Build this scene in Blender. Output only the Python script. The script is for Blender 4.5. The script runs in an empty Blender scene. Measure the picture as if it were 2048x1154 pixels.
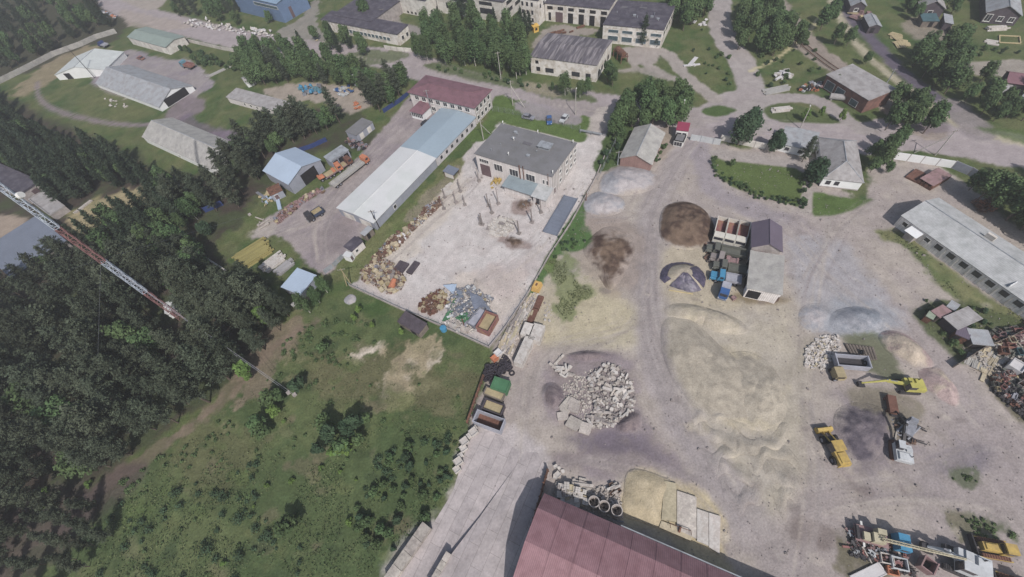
import bpy, math, random
import numpy as np
from mathutils import Vector, Matrix
random.seed(7); RN = np.random.RandomState(11)
C = bpy.context.scene.collection
SC = bpy.context.scene
# ------------------------------------------------------------------ camera
H = 88.0; F = 882.78
RX = (0.983985, 0.178251, 0.0); RY = (-0.144874, 0.799735, -0.582611); RZ = (-0.103851, 0.573280, 0.812751)
cam = bpy.data.cameras.new('camera'); cam.sensor_width = 36; cam.lens = 36*F/2048; cam.clip_start = 1; cam.clip_end = 6000
co = bpy.data.objects.new('camera', cam); C.objects.link(co); SC.camera = co
co.matrix_world = Matrix(((RX[0], RX[1], RX[2], 0), (RY[0], RY[1], RY[2], 0), (RZ[0], RZ[1], RZ[2], H), (0, 0, 0, 1)))
# ------------------------------------------------------------------ light
SUN_AZ = 100.0   # direction the shadows fall, degrees from +X
SUN_EL = 47.0
W = bpy.data.worlds.new('World'); SC.world = W; W.use_nodes = True
wn = W.node_tree.nodes; wl = W.node_tree.links
bg = wn['Background']; sky = wn.new('ShaderNodeTexSky'); sky.sky_type = 'NISHITA'; sky.sun_disc = False
sky.sun_elevation = math.radians(SUN_EL); sky.sun_rotation = math.radians(90-(SUN_AZ+180)); sky.air_density = 1.2; sky.dust_density = 2.5
wl.new(sky.outputs[0], bg.inputs[0]); bg.inputs[1].default_value = 0.085
sl = bpy.data.lights.new('sun', 'SUN'); sl.energy = 3.6; sl.angle = math.radians(0.6); sl.color = (1, .95, .90)
so = bpy.data.objects.new('sun', sl); C.objects.link(so)
az = math.radians(SUN_AZ); el = math.radians(SUN_EL)
dirv = Vector((math.cos(az)*math.cos(el), math.sin(az)*math.cos(el), -math.sin(el)))
so.rotation_euler = dirv.to_track_quat('-Z', 'Y').to_euler(); so.location = (0, -100, 150)
SC.view_settings.view_transform = 'Standard'; SC.view_settings.look = 'None'; SC.view_settings.gamma = 1
SC.view_settings.exposure = 0.19
SC.render.engine = 'CYCLES'
SC.cycles.max_bounces = 4; SC.cycles.diffuse_bounces = 2; SC.cycles.glossy_bounces = 2; SC.cycles.transparent_max_bounces = 6
SC.cycles.volume_bounces = 0; SC.cycles.use_denoising = True
# ------------------------------------------------------------------ helpers
def g(px, py, z=0.0):
    """world point at height z that stands at this place of the survey photograph (metres)"""
    cx, cy, cz = px-1024, -(py-577), -F
    d = Vector((RX[0]*cx+RX[1]*cy, RY[0]*cx+RY[1]*cy+RY[2]*cz, RZ[0]*cx+RZ[1]*cy+RZ[2]*cz))
    t = (z-H)/d.z
    return Vector((d.x*t, d.y*t, z))
def lin(v):
    v /= 255.0
    return v/12.92 if v <= .04045 else ((v+.055)/1.055)**2.4
EXPO, VEIL = 1.10, 0.0
def A(c):
    """surface colour (linear albedo) from a colour measured in sunlight"""
    l = [(lin(v)-VEIL)/EXPO for v in c]; m = sum(l)/3; k = .88 if c[1] > c[0] and c[1] > c[2] else .86; return tuple(min(.8, max(.004, m+(v-m)*k)) for v in l)
MATS = {}
def mat(name, c, rough=.85, n1=3.0, a1=.12, n2=.5, a2=.12, bump=0, wave=None, metal=0, c2=None, attr=None, rnd=0, brick=None, spec=.25, stretch=None):
    if name in MATS: return MATS[name]
    m = bpy.data.materials.new(name); m.use_nodes = True; nt = m.node_tree; N = nt.nodes; L = nt.links
    b = N['Principled BSDF']; b.inputs['Roughness'].default_value = rough; b.inputs['Metallic'].default_value = metal
    b.inputs['Specular IOR Level'].default_value = spec
    tc = N.new('ShaderNodeTexCoord'); vec = tc.outputs['Object']
    if stretch:
        mp = N.new('ShaderNodeMapping'); mp.inputs['Scale'].default_value = stretch; L.new(vec, mp.inputs[0]); vec2 = mp.outputs[0]
    else: vec2 = vec
    if attr:
        at = N.new('ShaderNodeAttribute'); at.attribute_name = attr; col = at.outputs['Color']
    else:
        r = N.new('ShaderNodeRGB'); r.outputs[0].default_value = (*A(c), 1); col = r.outputs[0]
    if c2 is not None:
        nz = N.new('ShaderNodeTexNoise'); nz.inputs['Scale'].default_value = n2*1.7; nz.inputs['Detail'].default_value = 5; L.new(vec2, nz.inputs[0])
        rp = N.new('ShaderNodeMapRange'); rp.inputs[1].default_value = .45; rp.inputs[2].default_value = .62; L.new(nz.outputs[0], rp.inputs[0])
        mx = N.new('ShaderNodeMix'); mx.data_type = 'RGBA'; L.new(rp.outputs[0], mx.inputs[0]); L.new(col, mx.inputs[6]); mx.inputs[7].default_value = (*A(c2), 1)
        col = mx.outputs[2]
    if brick:
        bt = N.new('ShaderNodeTexBrick'); bt.inputs['Scale'].default_value = 1; bt.offset = brick[3] if len(brick) > 3 else .5
        bt.inputs['Brick Width'].default_value = brick[0]; bt.inputs['Row Height'].default_value = brick[1]; bt.inputs['Mortar Size'].default_value = brick[2]
        bt.inputs['Color1'].default_value = (1, 1, 1, 1); bt.inputs['Color2'].default_value = (.86, .86, .87, 1); bt.inputs['Mortar'].default_value = (.52, .52, .5, 1)
        L.new(vec, bt.inputs[0]); mx = N.new('ShaderNodeMix'); mx.data_type = 'RGBA'; mx.blend_type = 'MULTIPLY'; mx.inputs[0].default_value = 1
        L.new(col, mx.inputs[6]); L.new(bt.outputs[0], mx.inputs[7]); col = mx.outputs[2]
    fac = None
    for sc, am, dt in ((n1, a1, 4), (n2, a2, 6)):
        nz = N.new('ShaderNodeTexNoise'); nz.inputs['Scale'].default_value = sc; nz.inputs['Detail'].default_value = dt; nz.inputs['Roughness'].default_value = .65
        L.new(vec2, nz.inputs[0])
        mr = N.new('ShaderNodeMapRange'); mr.inputs[1].default_value = .25; mr.inputs[2].default_value = .75
        mr.inputs[3].default_value = 1-am*1.6; mr.inputs[4].default_value = 1+am*1.6; L.new(nz.outputs[0], mr.inputs[0])
        if fac is None: fac = mr.outputs[0]; nfine = nz.outputs[0]
        else:
            mm = N.new('ShaderNodeMath'); mm.operation = 'MULTIPLY'; L.new(fac, mm.inputs[0]); L.new(mr.outputs[0], mm.inputs[1]); fac = mm.outputs[0]
    if wave:   # (axis, period m, amount): ribs or boards
        w = N.new('ShaderNodeTexWave'); w.wave_type = 'BANDS'; w.bands_direction = wave[0]; w.inputs['Scale'].default_value = .314/wave[1]*1.0
        w.inputs['Distortion'].default_value = wave[3] if len(wave) > 3 else .15; w.inputs['Detail'].default_value = 1; L.new(vec, w.inputs[0])
        mr = N.new('ShaderNodeMapRange'); mr.inputs[3].default_value = 1-wave[2]; mr.inputs[4].default_value = 1+wave[2]*.5; L.new(w.outputs['Fac'], mr.inputs[0])
        mm = N.new('ShaderNodeMath'); mm.operation = 'MULTIPLY'; L.new(fac, mm.inputs[0]); L.new(mr.outputs[0], mm.inputs[1]); fac = mm.outputs[0]
    if rnd:
        oi = N.new('ShaderNodeObjectInfo'); mr = N.new('ShaderNodeMapRange'); mr.inputs[3].default_value = 1-rnd; mr.inputs[4].default_value = 1+rnd
        L.new(oi.outputs['Random'], mr.inputs[0]); mm = N.new('ShaderNodeMath'); mm.operation = 'MULTIPLY'; L.new(fac, mm.inputs[0]); L.new(mr.outputs[0], mm.inputs[1]); fac = mm.outputs[0]
        hs = N.new('ShaderNodeHueSaturation'); m3 = N.new('ShaderNodeMapRange'); m3.inputs[3].default_value = .5-rnd*.07; m3.inputs[4].default_value = .5+rnd*.07
        m4 = N.new('ShaderNodeMath'); m4.operation = 'FRACT'; m5 = N.new('ShaderNodeMath'); m5.operation = 'MULTIPLY'; m5.inputs[1].default_value = 7.3
        L.new(oi.outputs['Random'], m5.inputs[0]); L.new(m5.outputs[0], m4.inputs[0]); L.new(m4.outputs[0], m3.inputs[0]); L.new(m3.outputs[0], hs.inputs['Hue'])
        L.new(col, hs.inputs['Color']); col = hs.outputs[0]
    vm = N.new('ShaderNodeVectorMath'); vm.operation = 'SCALE'; L.new(col, vm.inputs[0]); L.new(fac, vm.inputs['Scale'])
    L.new(vm.outputs[0], b.inputs['Base Color'])
    if bump:
        bp = N.new('ShaderNodeBump'); bp.inputs['Strength'].default_value = bump; bp.inputs['Distance'].default_value = .15
        L.new(nfine, bp.inputs['Height']); L.new(bp.outputs[0], b.inputs['Normal'])
    MATS[name] = m
    return m
def tag(o, label=None, cat=None, group=None, kind=None):
    if label: o['label'] = label
    if cat: o['category'] = cat
    if group: o['group'] = group
    if kind: o['kind'] = kind
    return o
class MB:
    def __init__(s): s.v = []; s.f = []
    def add(s, vs, fs):
        n = len(s.v); s.v += [tuple(q) for q in vs]; s.f += [tuple(n+i for i in q) for q in fs]; return s
    def box(s, c, d, rz=0, ry=0, taper=1.0, rx=0):
        hx, hy, hz = d[0]/2, d[1]/2, d[2]/2; R = Matrix.Rotation(rz, 3, 'Z') @ Matrix.Rotation(ry, 3, 'Y') @ Matrix.Rotation(rx, 3, 'X'); c = Vector(c)
        vs = []
        for z in (-1, 1):
            t = taper if z > 0 else 1
            for x, y in ((-1, -1), (1, -1), (1, 1), (-1, 1)): vs.append(c+R @ Vector((x*hx*t, y*hy*t, z*hz)))
        return s.add(vs, [(3, 2, 1, 0), (4, 5, 6, 7), (0, 1, 5, 4), (1, 2, 6, 5), (2, 3, 7, 6), (3, 0, 4, 7)])
    def bb(s, x0, x1, y0, y1, z0, z1): return s.box(((x0+x1)/2, (y0+y1)/2, (z0+z1)/2), (x1-x0, y1-y0, z1-z0))
    def tube(s, p, q, r0, r1=None, n=8, cap=True):
        p = Vector(p); q = Vector(q); r1 = r0 if r1 is None else r1; d = (q-p)
        if d.length < 1e-6: return s
        d.normalize(); a = d.orthogonal().normalized(); b = d.cross(a); vs = []
        for (c, r) in ((p, r0), (q, r1)):
            for k in range(n):
                t = 2*math.pi*k/n; vs.append(c+(a*math.cos(t)+b*math.sin(t))*r)
        fs = [(k, (k+1) % n, n+(k+1) % n, n+k) for k in range(n)]
        if cap: fs += [tuple(range(n-1, -1, -1)), tuple(range(n, 2*n))]
        return s.add(vs, fs)
    def pipe(s, p, q, r, t, n=16):
        p = Vector(p); q = Vector(q); d = (q-p).normalized(); a = d.orthogonal().normalized(); b = d.cross(a); vs = []
        for (c, rr) in ((p, r), (q, r), (q, r-t), (p, r-t)):
            for k in range(n):
                u = 2*math.pi*k/n; vs.append(c+(a*math.cos(u)+b*math.sin(u))*rr)
        fs = []
        for j in range(4):
            for k in range(n): fs.append((j*n+k, j*n+(k+1) % n, ((j+1) % 4)*n+(k+1) % n, ((j+1) % 4)*n+k))
        return s.add(vs, fs)
    def prism(s, pts, z0, z1):
        n = len(pts); ar = sum(pts[i][0]*pts[(i+1) % n][1]-pts[(i+1) % n][0]*pts[i][1] for i in range(n))
        if ar < 0: pts = pts[::-1]
        vs = [(p[0], p[1], z0) for p in pts]+[(p[0], p[1], z1) for p in pts]
        return s.add(vs, [tuple(range(n-1, -1, -1)), tuple(range(n, 2*n))]+[(i, (i+1) % n, n+(i+1) % n, n+i) for i in range(n)])
    def xprism(s, pts, x0, x1):
        """profile in (y,z) extruded along x"""
        n = len(pts); ar = sum(pts[i][0]*pts[(i+1) % n][1]-pts[(i+1) % n][0]*pts[i][1] for i in range(n))
        if ar < 0: pts = pts[::-1]
        vs = [(x0, p[0], p[1]) for p in pts]+[(x1, p[0], p[1]) for p in pts]
        return s.add(vs, [tuple(range(n-1, -1, -1)), tuple(range(n, 2*n))]+[(i, (i+1) % n, n+(i+1) % n, n+i) for i in range(n)])
    def yprism(s, pts, y0, y1):
        """profile in (x,z) extruded along y"""
        n = len(pts); ar = sum(pts[i][0]*pts[(i+1) % n][1]-pts[(i+1) % n][0]*pts[i][1] for i in range(n))
        if ar > 0: pts = pts[::-1]
        vs = [(p[0], y0, p[1]) for p in pts]+[(p[0], y1, p[1]) for p in pts]
        return s.add(vs, [tuple(range(n-1, -1, -1)), tuple(range(n, 2*n))]+[(i, (i+1) % n, n+(i+1) % n, n+i) for i in range(n)])
    def slab(s, a, b, c, d, t):
        """quad a,b,c,d (counter-clockwise from above) given thickness t downwards"""
        P = [Vector(q) for q in (a, b, c, d)]; n = (P[1]-P[0]).cross(P[3]-P[0]).normalized()
        if n.z < 0: P = P[::-1]; n = -n
        return s.add([q-n*t for q in P]+P, [(3, 2, 1, 0), (4, 5, 6, 7), (0, 1, 5, 4), (1, 2, 6, 5), (2, 3, 7, 6), (3, 0, 4, 7)])
    def blob(s, c, r, jit=.15, n=8, m=5, rs=None):
        rs = rs or random; c = Vector(c); vs = [c+Vector((0, 0, r[2]))]; 
        for j in range(1, m):
            ph = math.pi*j/m
            for k in range(n):
                t = 2*math.pi*(k+.5*(j % 2))/n; q = 1+rs.uniform(-jit, jit)
                vs.append(c+Vector((math.cos(t)*math.sin(ph)*r[0]*q, math.sin(t)*math.sin(ph)*r[1]*q, math.cos(ph)*r[2]*q)))
        vs.append(c-Vector((0, 0, r[2]))); fs = [(0, 1+k, 1+(k+1) % n) for k in range(n)]
        for j in range(m-2):
            for k in range(n): a0 = 1+j*n; fs.append((a0+k, a0+n+k, a0+n+(k+1) % n, a0+(k+1) % n))
        a0 = 1+(m-2)*n; fs += [(a0+k, len(vs)-1, a0+(k+1) % n) for k in range(n)]
        return s.add(vs, fs)
    def mesh(s, name, m=None, smooth=False):
        me = bpy.data.meshes.new(name); me.from_pydata(s.v, [], s.f)
        if m: me.materials.append(m)
        if smooth: me.polygons.foreach_set('use_smooth', [True]*len(me.polygons))
        me.update(); return me
def obj(name, mb, m, parent=None, loc=(0, 0, 0), rz=0, label=None, smooth=False):
    o = bpy.data.objects.new(name, mb.mesh(name, m, smooth) if isinstance(mb, MB) else mb); C.objects.link(o); o.location = loc; o.rotation_euler = (0, 0, rz)
    if parent: o.parent = parent
    if label: o['label'] = label
    return o
def thing(name, label, cat, loc=(0, 0, 0), rz=0, group=None):
    o = bpy.data.objects.new(name, None); C.objects.link(o); o.location = loc; o.rotation_euler = (0, 0, rz); o.empty_display_size = .5
    return tag(o, label, cat, group)
def solo(name, mb, m, label, cat, loc=(0, 0, 0), rz=0, group=None, smooth=False):
    return tag(obj(name, mb, m, None, loc, rz, smooth=smooth), label, cat, group)
def dup(root, loc, rz=0, label=None, group=None, sc=None):
    def cp(o, par):
        c = o.copy(); C.objects.link(c); c.parent = par
        for ch in list(o.children): cp(ch, c)
        return c
    kids = list(root.children); r = root.copy(); C.objects.link(r)
    for k in kids: cp(k, r)
    r.location = loc; r.rotation_euler = (0, 0, rz)
    if sc: r.scale = sc if not isinstance(sc, (int, float)) else (sc, sc, sc)
    if label: r['label'] = label
    if group: r['group'] = group
    return r
def inpoly(x, y, P):
    c = False; n = len(P); j = n-1
    for i in range(n):
        xi, yi = P[i][0], P[i][1]; xj, yj = P[j][0], P[j][1]
        if (yi > y) != (yj > y) and x < (xj-xi)*(y-yi)/(yj-yi)+xi: c = not c
        j = i
    return c
def W2(pts): return [tuple(g(*p)[:2]) for p in pts]
# ------------------------------------------------------------------ ground: one survey grid, coloured by what covers it
def axis(segs):
    out = []
    for a, b, d in segs: out += list(np.arange(a, b, d))
    return np.array(out+[segs[-1][1]])
gx = axis([(-360, -125, 1.5), (-125, 125, .38), (125, 300, 1.3)]); gy = axis([(-60, -12, 1.5), (-12, 130, .38), (130, 450, 1.2)])
NX, NY = len(gx), len(gy); PX, PY = np.meshgrid(gx, gy); PXf, PYf = PX.ravel(), PY.ravel()
def vnoise(x, y, s, seed):
    r = np.random.RandomState(seed).rand(128, 128); u, v = x/s, y/s; i, j = np.floor(u).astype(int), np.floor(v).astype(int); a, b = u-i, v-j
    a = a*a*(3-2*a); b = b*b*(3-2*b); i0, i1, j0, j1 = i % 128, (i+1) % 128, j % 128, (j+1) % 128
    return (r[j0, i0]*(1-a)+r[j0, i1]*a)*(1-b)+(r[j1, i0]*(1-a)+r[j1, i1]*a)*b
def fbm(s, seed, x=None, y=None):
    x = PXf if x is None else x; y = PYf if y is None else y
    return (vnoise(x, y, s, seed)+.5*vnoise(x, y, s/2.1, seed+1)+.25*vnoise(x, y, s/4.3, seed+2)+.13*vnoise(x, y, s/8.7, seed+3))/1.88-.5
NB = fbm(9, 3); NM = fbm(3.2, 20); NF = fbm(1.1, 40)
COL = np.zeros((NX*NY, 3)); CAT = np.zeros(NX*NY, dtype=np.int32)   # 0 ground 1 road 2 yard 3 path
def sdpoly(P, x, y):
    d = np.full(x.shape, 1e9); ins = np.zeros(x.shape, bool); n = len(P)
    for i in range(n):
        ax, ay = P[i]; bx, by = P[(i+1) % n]; ex, ey = bx-ax, by-ay; wx, wy = x-ax, y-ay
        t = np.clip((wx*ex+wy*ey)/(ex*ex+ey*ey+1e-9), 0, 1); d = np.minimum(d, np.hypot(wx-ex*t, wy-ey*t))
        if ay != by: c = ((ay > y) != (by > y)) & (x < (bx-ax)*(y-ay)/(by-ay)+ax); ins ^= c
    return np.where(ins, d, -d)
def sdline(P, x, y):
    d = np.full(x.shape, 1e9)
    for i in range(len(P)-1):
        ax, ay = P[i]; bx, by = P[i+1]; ex, ey = bx-ax, by-ay; wx, wy = x-ax, y-ay
        t = np.clip((wx*ex+wy*ey)/(ex*ex+ey*ey+1e-9), 0, 1); d = np.minimum(d, np.hypot(wx-ex*t, wy-ey*t))
    return -d
def smoothp(P, closed):
    P = [np.array(p) for p in P]; n = len(P); out = []
    for i in range(n if closed else n-1):
        p0 = P[(i-1) % n] if closed or i > 0 else P[0]; p1 = P[i]; p2 = P[(i+1) % n]; p3 = P[(i+2) % n] if closed or i+2 < n else P[-1]
        for t in (0, .25, .5, .75):
            out.append(tuple(.5*((2*p1)+(-p0+p2)*t+(2*p0-5*p1+4*p2-p3)*t*t+(-p0+3*p1-3*p2+p3)*t**3)))
    if not closed: out.append(tuple(P[-1]))
    return out
def paint(pts, c, feather=1.5, rag=2.0, amt=1.0, cat=None, width=None, smooth=True, holes=0, c2=None):
    """pts: outline (or centre line when width is set) of a kind of ground cover"""
    P = W2(pts)
    if smooth: P = smoothp(P, width is None)
    xs = [p[0] for p in P]; ys = [p[1] for p in P]; m = (width or 0)/2+feather+rag+1
    k = np.where((PXf > min(xs)-m) & (PXf < max(xs)+m) & (PYf > min(ys)-m) & (PYf < max(ys)+m))[0]
    if not len(k): return
    x, y = PXf[k], PYf[k]
    d = sdpoly(P, x, y) if width is None else sdline(P, x, y)+width/2
    d = d+rag*(NM[k]*1.6+NF[k]*.7+NB[k]*.9)
    a = np.clip(d/feather+.5, 0, 1); a = a*a*(3-2*a)*amt
    if holes: a = a*np.clip((NM[k]+NB[k]*.6-holes)*7+.5, 0, 1)
    cc = np.array(A(c))
    if c2 is not None:
        w = np.clip(NB[k]*3+NM[k]*2.5+.5, 0, 1)[:, None]; cc = cc[None]*(1-w)+np.array(A(c2))[None]*w
    COL[k] = COL[k]*(1-a[:, None])+cc*a[:, None]
    if cat is not None: CAT[k[d > 0]] = cat
w = np.clip(NB*2.6+.5, 0, 1)[:, None]; w2 = np.clip(NM*3+.5, 0, 1)[:, None]
COL[:] = (np.array(A((92, 103, 62)))*(1-w)+np.array(A((70, 92, 52)))*w)*(1-.45*w2)+np.array(A((110, 106, 76)))*.45*w2
G1, G2, GY = (88, 102, 60), (66, 90, 50), (112, 112, 72)
DIRT, DIRT2, ROAD, ROAD2 = (167, 157, 149), (158, 148, 144), (153, 144, 149), (144, 135, 142)
SAND, SAND2, CONC = (175, 166, 150), (166, 158, 147), (184, 177, 175)
# forest floor
paint([(-300, 150), (0, 190), (90, 235), (235, 290), (335, 345), (470, 330), (560, 240), (700, 215), (760, 300), (640, 300), (520, 390), (480, 450), (430, 500), (560, 600), (500, 735), (380, 830), (200, 960), (0, 1120), (-300, 1300), (-900, 700)], (74, 66, 60), 3, 4, c2=(70, 78, 54))
paint([(-400, -40), (240, -60), (250, 60), (160, 100), (0, 165), (-400, 250)], (72, 72, 58), 3, 4)
# meadow
paint([(640, 600), (780, 640), (965, 705), (960, 870), (880, 1020), (800, 1160), (200, 1200), (80, 1160), (220, 990), (400, 850), (520, 760)], (92, 103, 66), 3, 3, c2=(74, 90, 56))
paint([(600, 930), (880, 860), (900, 1000), (800, 1154), (560, 1154)], (76, 92, 58), 4, 4, .6)
paint([(430, 1000), (560, 900), (640, 960), (560, 1100)], (78, 92, 58), 4, 4, .5)
paint([(620, 720), (800, 700), (960, 740), (930, 820), (760, 800), (640, 800)], (112, 102, 78), 4, 6, .55)
paint([(320, 900), (430, 840), (520, 900), (420, 1000)], (98, 94, 68), 3, 5, .5)
for P, w_ in (([(-60, 1190), (100, 1060), (200, 975), (330, 890), (420, 820), (500, 745), (560, 685), (640, 640)], 2.7),):
    paint(P, (126, 110, 98), 1.4, 2.4, .9, 3, w_, c2=(104, 98, 78))
paint([(170, 975), (250, 930), (290, 935), (240, 1000), (120, 1060)], (84, 70, 72), 3, 2, .7)
paint([(500, 700), (570, 640), (640, 650), (560, 720), (530, 790), (480, 790)], (128, 112, 98), 2, 5, .7)
for P in ([(765, 770), (790, 740), (820, 700), (860, 685), (885, 720), (850, 745), (830, 735), (800, 790), (770, 795)], [(700, 715), (740, 690), (765, 692), (740, 715)]):
    paint(P, (196, 184, 170), 1.2, 4.2, .95, c2=(150, 138, 112))
# purple dry soil near blue barns etc
paint([(130, 440), (200, 395), (300, 370), (320, 400), (230, 440), (150, 480)], (170, 156, 120), 2, 3, .85, c2=(140, 132, 96))
paint([(0, 430), (60, 440), (90, 470), (0, 505), (-60, 540), (-80, 440)], (158, 142, 128), 1.5, 2, .9, 2)
paint([(230, 320), (300, 400), (330, 380), (280, 330)], (120, 104, 88), 2, 4, .5)
# big sand and dirt yard on the right
paint([(760, 1220), (800, 1154), (870, 1050), (935, 900), (945, 830), (975, 740), (995, 680), (1050, 600), (1105, 500), (1150, 420), (1180, 350), (1235, 300), (1330, 262), (1400, 255), (1440, 285), (1500, 296), (1560, 300), (1640, 318), (1700, 400), (1742, 392), (1745, 330), (1850, 322), (1950, 380), (2060, 470), (2200, 560), (2300, 900), (2200, 1400), (760, 1400)], DIRT, 1.6, 2, 1, 2, c2=DIRT2)
paint([(1300, 610), (1400, 592), (1490, 600), (1580, 600), (1600, 700), (1610, 880), (1600, 1000), (1520, 1060), (1440, 950), (1380, 850), (1325, 770), (1300, 690)], SAND, 4, 3, .95, c2=SAND2)
paint([(1110, 480), (1180, 520), (1220, 590), (1290, 610), (1290, 690), (1180, 700), (1090, 690), (1040, 640), (1050, 600)], (175, 166, 143), 4, 3, .9, c2=SAND2)
paint([(1130, 560), (1250, 590), (1270, 660), (1120, 690), (1060, 650)], (180, 169, 140), 5, 3, .6)
paint([(1290, 400), (1330, 500), (1300, 620), (1290, 560), (1260, 420)], SAND2, 5, 3, .5)
paint([(1330, 500), (1430, 500), (1500, 600), (1420, 620), (1320, 590)], (174, 163, 140), 4, 3, .8)
# worn drives
paint([(1392, 262), (1360, 310), (1310, 400), (1292, 480), (1296, 600), (1315, 720), (1370, 850), (1440, 960), (1530, 1080), (1600, 1200)], (152, 144, 145), 4, 1.5, .8, 2, 7)
paint([(1400, 290), (1412, 350), (1450, 395), (1530, 430), (1590, 452), (1620, 500)], (147, 139, 145), 3, 1.5, .85, 2, 6)
paint([(1600, 470), (1700, 560), (1800, 650), (1880, 740), (1940, 820), (2060, 980)], (155, 145, 144), 4, 1.5, .9, 2, 9)
paint([(1950, 820), (2060, 900), (2100, 1160), (1800, 1160), (1850, 960), (1800, 900)], (151, 141, 141), 6, 3, .7)
paint([(1585, 480), (1700, 500), (1810, 640), (1790, 665), (1700, 672), (1605, 660), (1592, 600)], (157, 155, 160), 4, 3, .8)
paint([(1640, 610), (1740, 600), (1790, 640), (1770, 668), (1690, 676), (1645, 655)], (144, 149, 158), 3, 2.5, .75)
paint([(1500, 1080), (1640, 960), (1720, 1000), (1690, 1154), (1560, 1200)], (152, 142, 140), 6, 3, .6)
for P, w_, a_ in (([(1335, 600), (1330, 700), (1375, 830), (1470, 980), (1545, 1090)], 1.2, .35), ([(1280, 480), (1278, 600), (1290, 700), (1350, 850)], 1.0, .3), ([(1310, 480), (1312, 600), (1335, 720)], .8, .35),
    ([(1600, 620), (1602, 800), (1610, 980), (1580, 1060)], 1.4, .3), ([(1100, 700), (1200, 690), (1290, 640)], 1, .3), ([(1060, 900), (1160, 930), (1300, 920), (1400, 960)], 1.2, .4),
    ([(1640, 960), (1800, 990), (1950, 1000)], 1, .3), ([(1650, 1000), (1800, 1020), (1960, 1060)], .8, .3), ([(1080, 950), (1050, 860), (1060, 760), (1110, 700), (1200, 690)], 2.0, .3)):
    paint(P, (131, 123, 123), 1, .8, a_, None, w_)
# dark grit round the rubble
paint([(1085, 770), (1110, 720), (1160, 700), (1230, 705), (1265, 735), (1280, 800), (1300, 850), (1345, 900), (1365, 950), (1300, 950), (1240, 960), (1120, 940), (1100, 900), (1180, 880), (1120, 850)], (133, 122, 124), 2.5, 2.5, .85, c2=(138, 127, 132))
paint([(1120, 870), (1210, 862), (1290, 880), (1340, 930), (1260, 915), (1160, 905)], (104, 95, 108), 3, 2.5, .8)
paint([(1130, 710), (1180, 698), (1230, 708), (1200, 722), (1150, 722)], (112, 100, 110), 2, 1.5, .7)
paint([(1290, 890), (1360, 930), (1400, 1000), (1330, 960)], (131, 121, 127), 3, 3, .6)
paint([(1870, 925), (1900, 895), (1960, 878), (1995, 925), (1940, 945), (1890, 945)], (112, 106, 116), 4, 4, .75)
paint([(1655, 860), (1675, 808), (1760, 795), (1812, 850), (1800, 915), (1745, 965), (1690, 935)], (112, 103, 112), 4, 5, .75, c2=(128, 119, 124))
paint([(1800, 930), (1850, 900), (1920, 905), (1900, 960), (1820, 975)], (134, 126, 130), 4, 4, .5)
paint([(1700, 960), (1800, 945), (1900, 990), (1860, 1020), (1740, 1005)], (140, 131, 132), 5, 5, .5)
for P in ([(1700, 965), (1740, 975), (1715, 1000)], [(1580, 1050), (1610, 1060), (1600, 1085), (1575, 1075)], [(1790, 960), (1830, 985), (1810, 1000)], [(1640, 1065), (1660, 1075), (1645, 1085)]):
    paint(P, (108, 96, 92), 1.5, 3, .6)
# brown spread soil fringe
paint([(1150, 450), (1250, 440), (1290, 500), (1240, 600), (1170, 530)], (140, 124, 110), 5, 4, .5)
# green strips in the yard
TG = (76, 96, 56)
paint([(1052, 608), (1065, 560), (1100, 500), (1122, 450), (1160, 400), (1180, 370), (1168, 430), (1178, 485), (1150, 500), (1130, 500), (1090, 560), (1062, 600)], (72, 104, 54), 1.2, 1.8, .95)
paint([(1095, 520), (1130, 520), (1150, 560), (1190, 590), (1140, 640), (1110, 600)], (104, 118, 70), 2, 4, .75, holes=.0)
paint([(1425, 312), (1450, 322), (1540, 330), (1605, 345), (1618, 400), (1600, 412), (1520, 392), (1465, 372), (1432, 345)], (88, 104, 58), 1, .8, 1, 0)
paint([(1626, 385), (1700, 398), (1740, 398), (1735, 405), (1690, 425), (1640, 432), (1626, 425)], (84, 104, 56), 1, .8, 1, 0)
paint([(1600, 420), (1622, 425), (1625, 375), (1618, 360), (1608, 362)], (160, 152, 146), .6, .3, 1, 3)
paint([(1752, 462), (1800, 462), (1850, 500), (1930, 560), (2000, 605), (2048, 632), (2048, 660), (1960, 622), (1900, 592), (1850, 545), (1800, 490), (1768, 478)], (92, 106, 62), 1.5, 2, .95, c2=(116, 118, 78))
paint([(1828, 625), (1870, 600), (1960, 612), (2060, 660), (2060, 720), (1980, 660), (1960, 690), (1925, 725), (1880, 690), (1850, 660)], (82, 92, 60), 1.5, 2, .95, 0)
paint([(1965, 760), (1990, 740), (2060, 780), (2060, 850), (2010, 810)], (96, 92, 72), 1.5, 2, .9)
paint([(1885, 1030), (1930, 1022), (2030, 1040), (2048, 1070), (2040, 1100), (1960, 1080), (1920, 1075)], (80, 90, 62), 1.5, 4.5, .85, c2=(120, 112, 92))
paint([(1900, 955), (1930, 945), (1975, 960), (1960, 970), (1910, 966)], (84, 94, 66), 1, 3.5, .8)
paint([(1695, 1060), (1790, 1090), (1830, 1154), (1700, 1154)], (96, 92, 70), 1.5, 2.5, .85)
paint([(1680, 670), (1740, 660), (1770, 700), (1820, 760), (1800, 770), (1740, 740), (1700, 700)], (88, 96, 66), 1.5, 2, .8)
paint([(1700, 785), (1800, 780), (1840, 820), (1830, 860), (1790, 870)], (118, 112, 92), 2, 2.5, .7)
paint([(1600, 665), (1660, 690), (1640, 720), (1605, 740)], (120, 116, 100), 2, 3, .5)
paint([(1450, 560), (1485, 470), (1500, 470), (1490, 600), (1480, 560)], (120, 116, 96), 1, 2, .5)
paint([(1480, 585), (1575, 592), (1570, 610), (1480, 602)], (120, 106, 80), 1.5, 1.5, .8)
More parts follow.
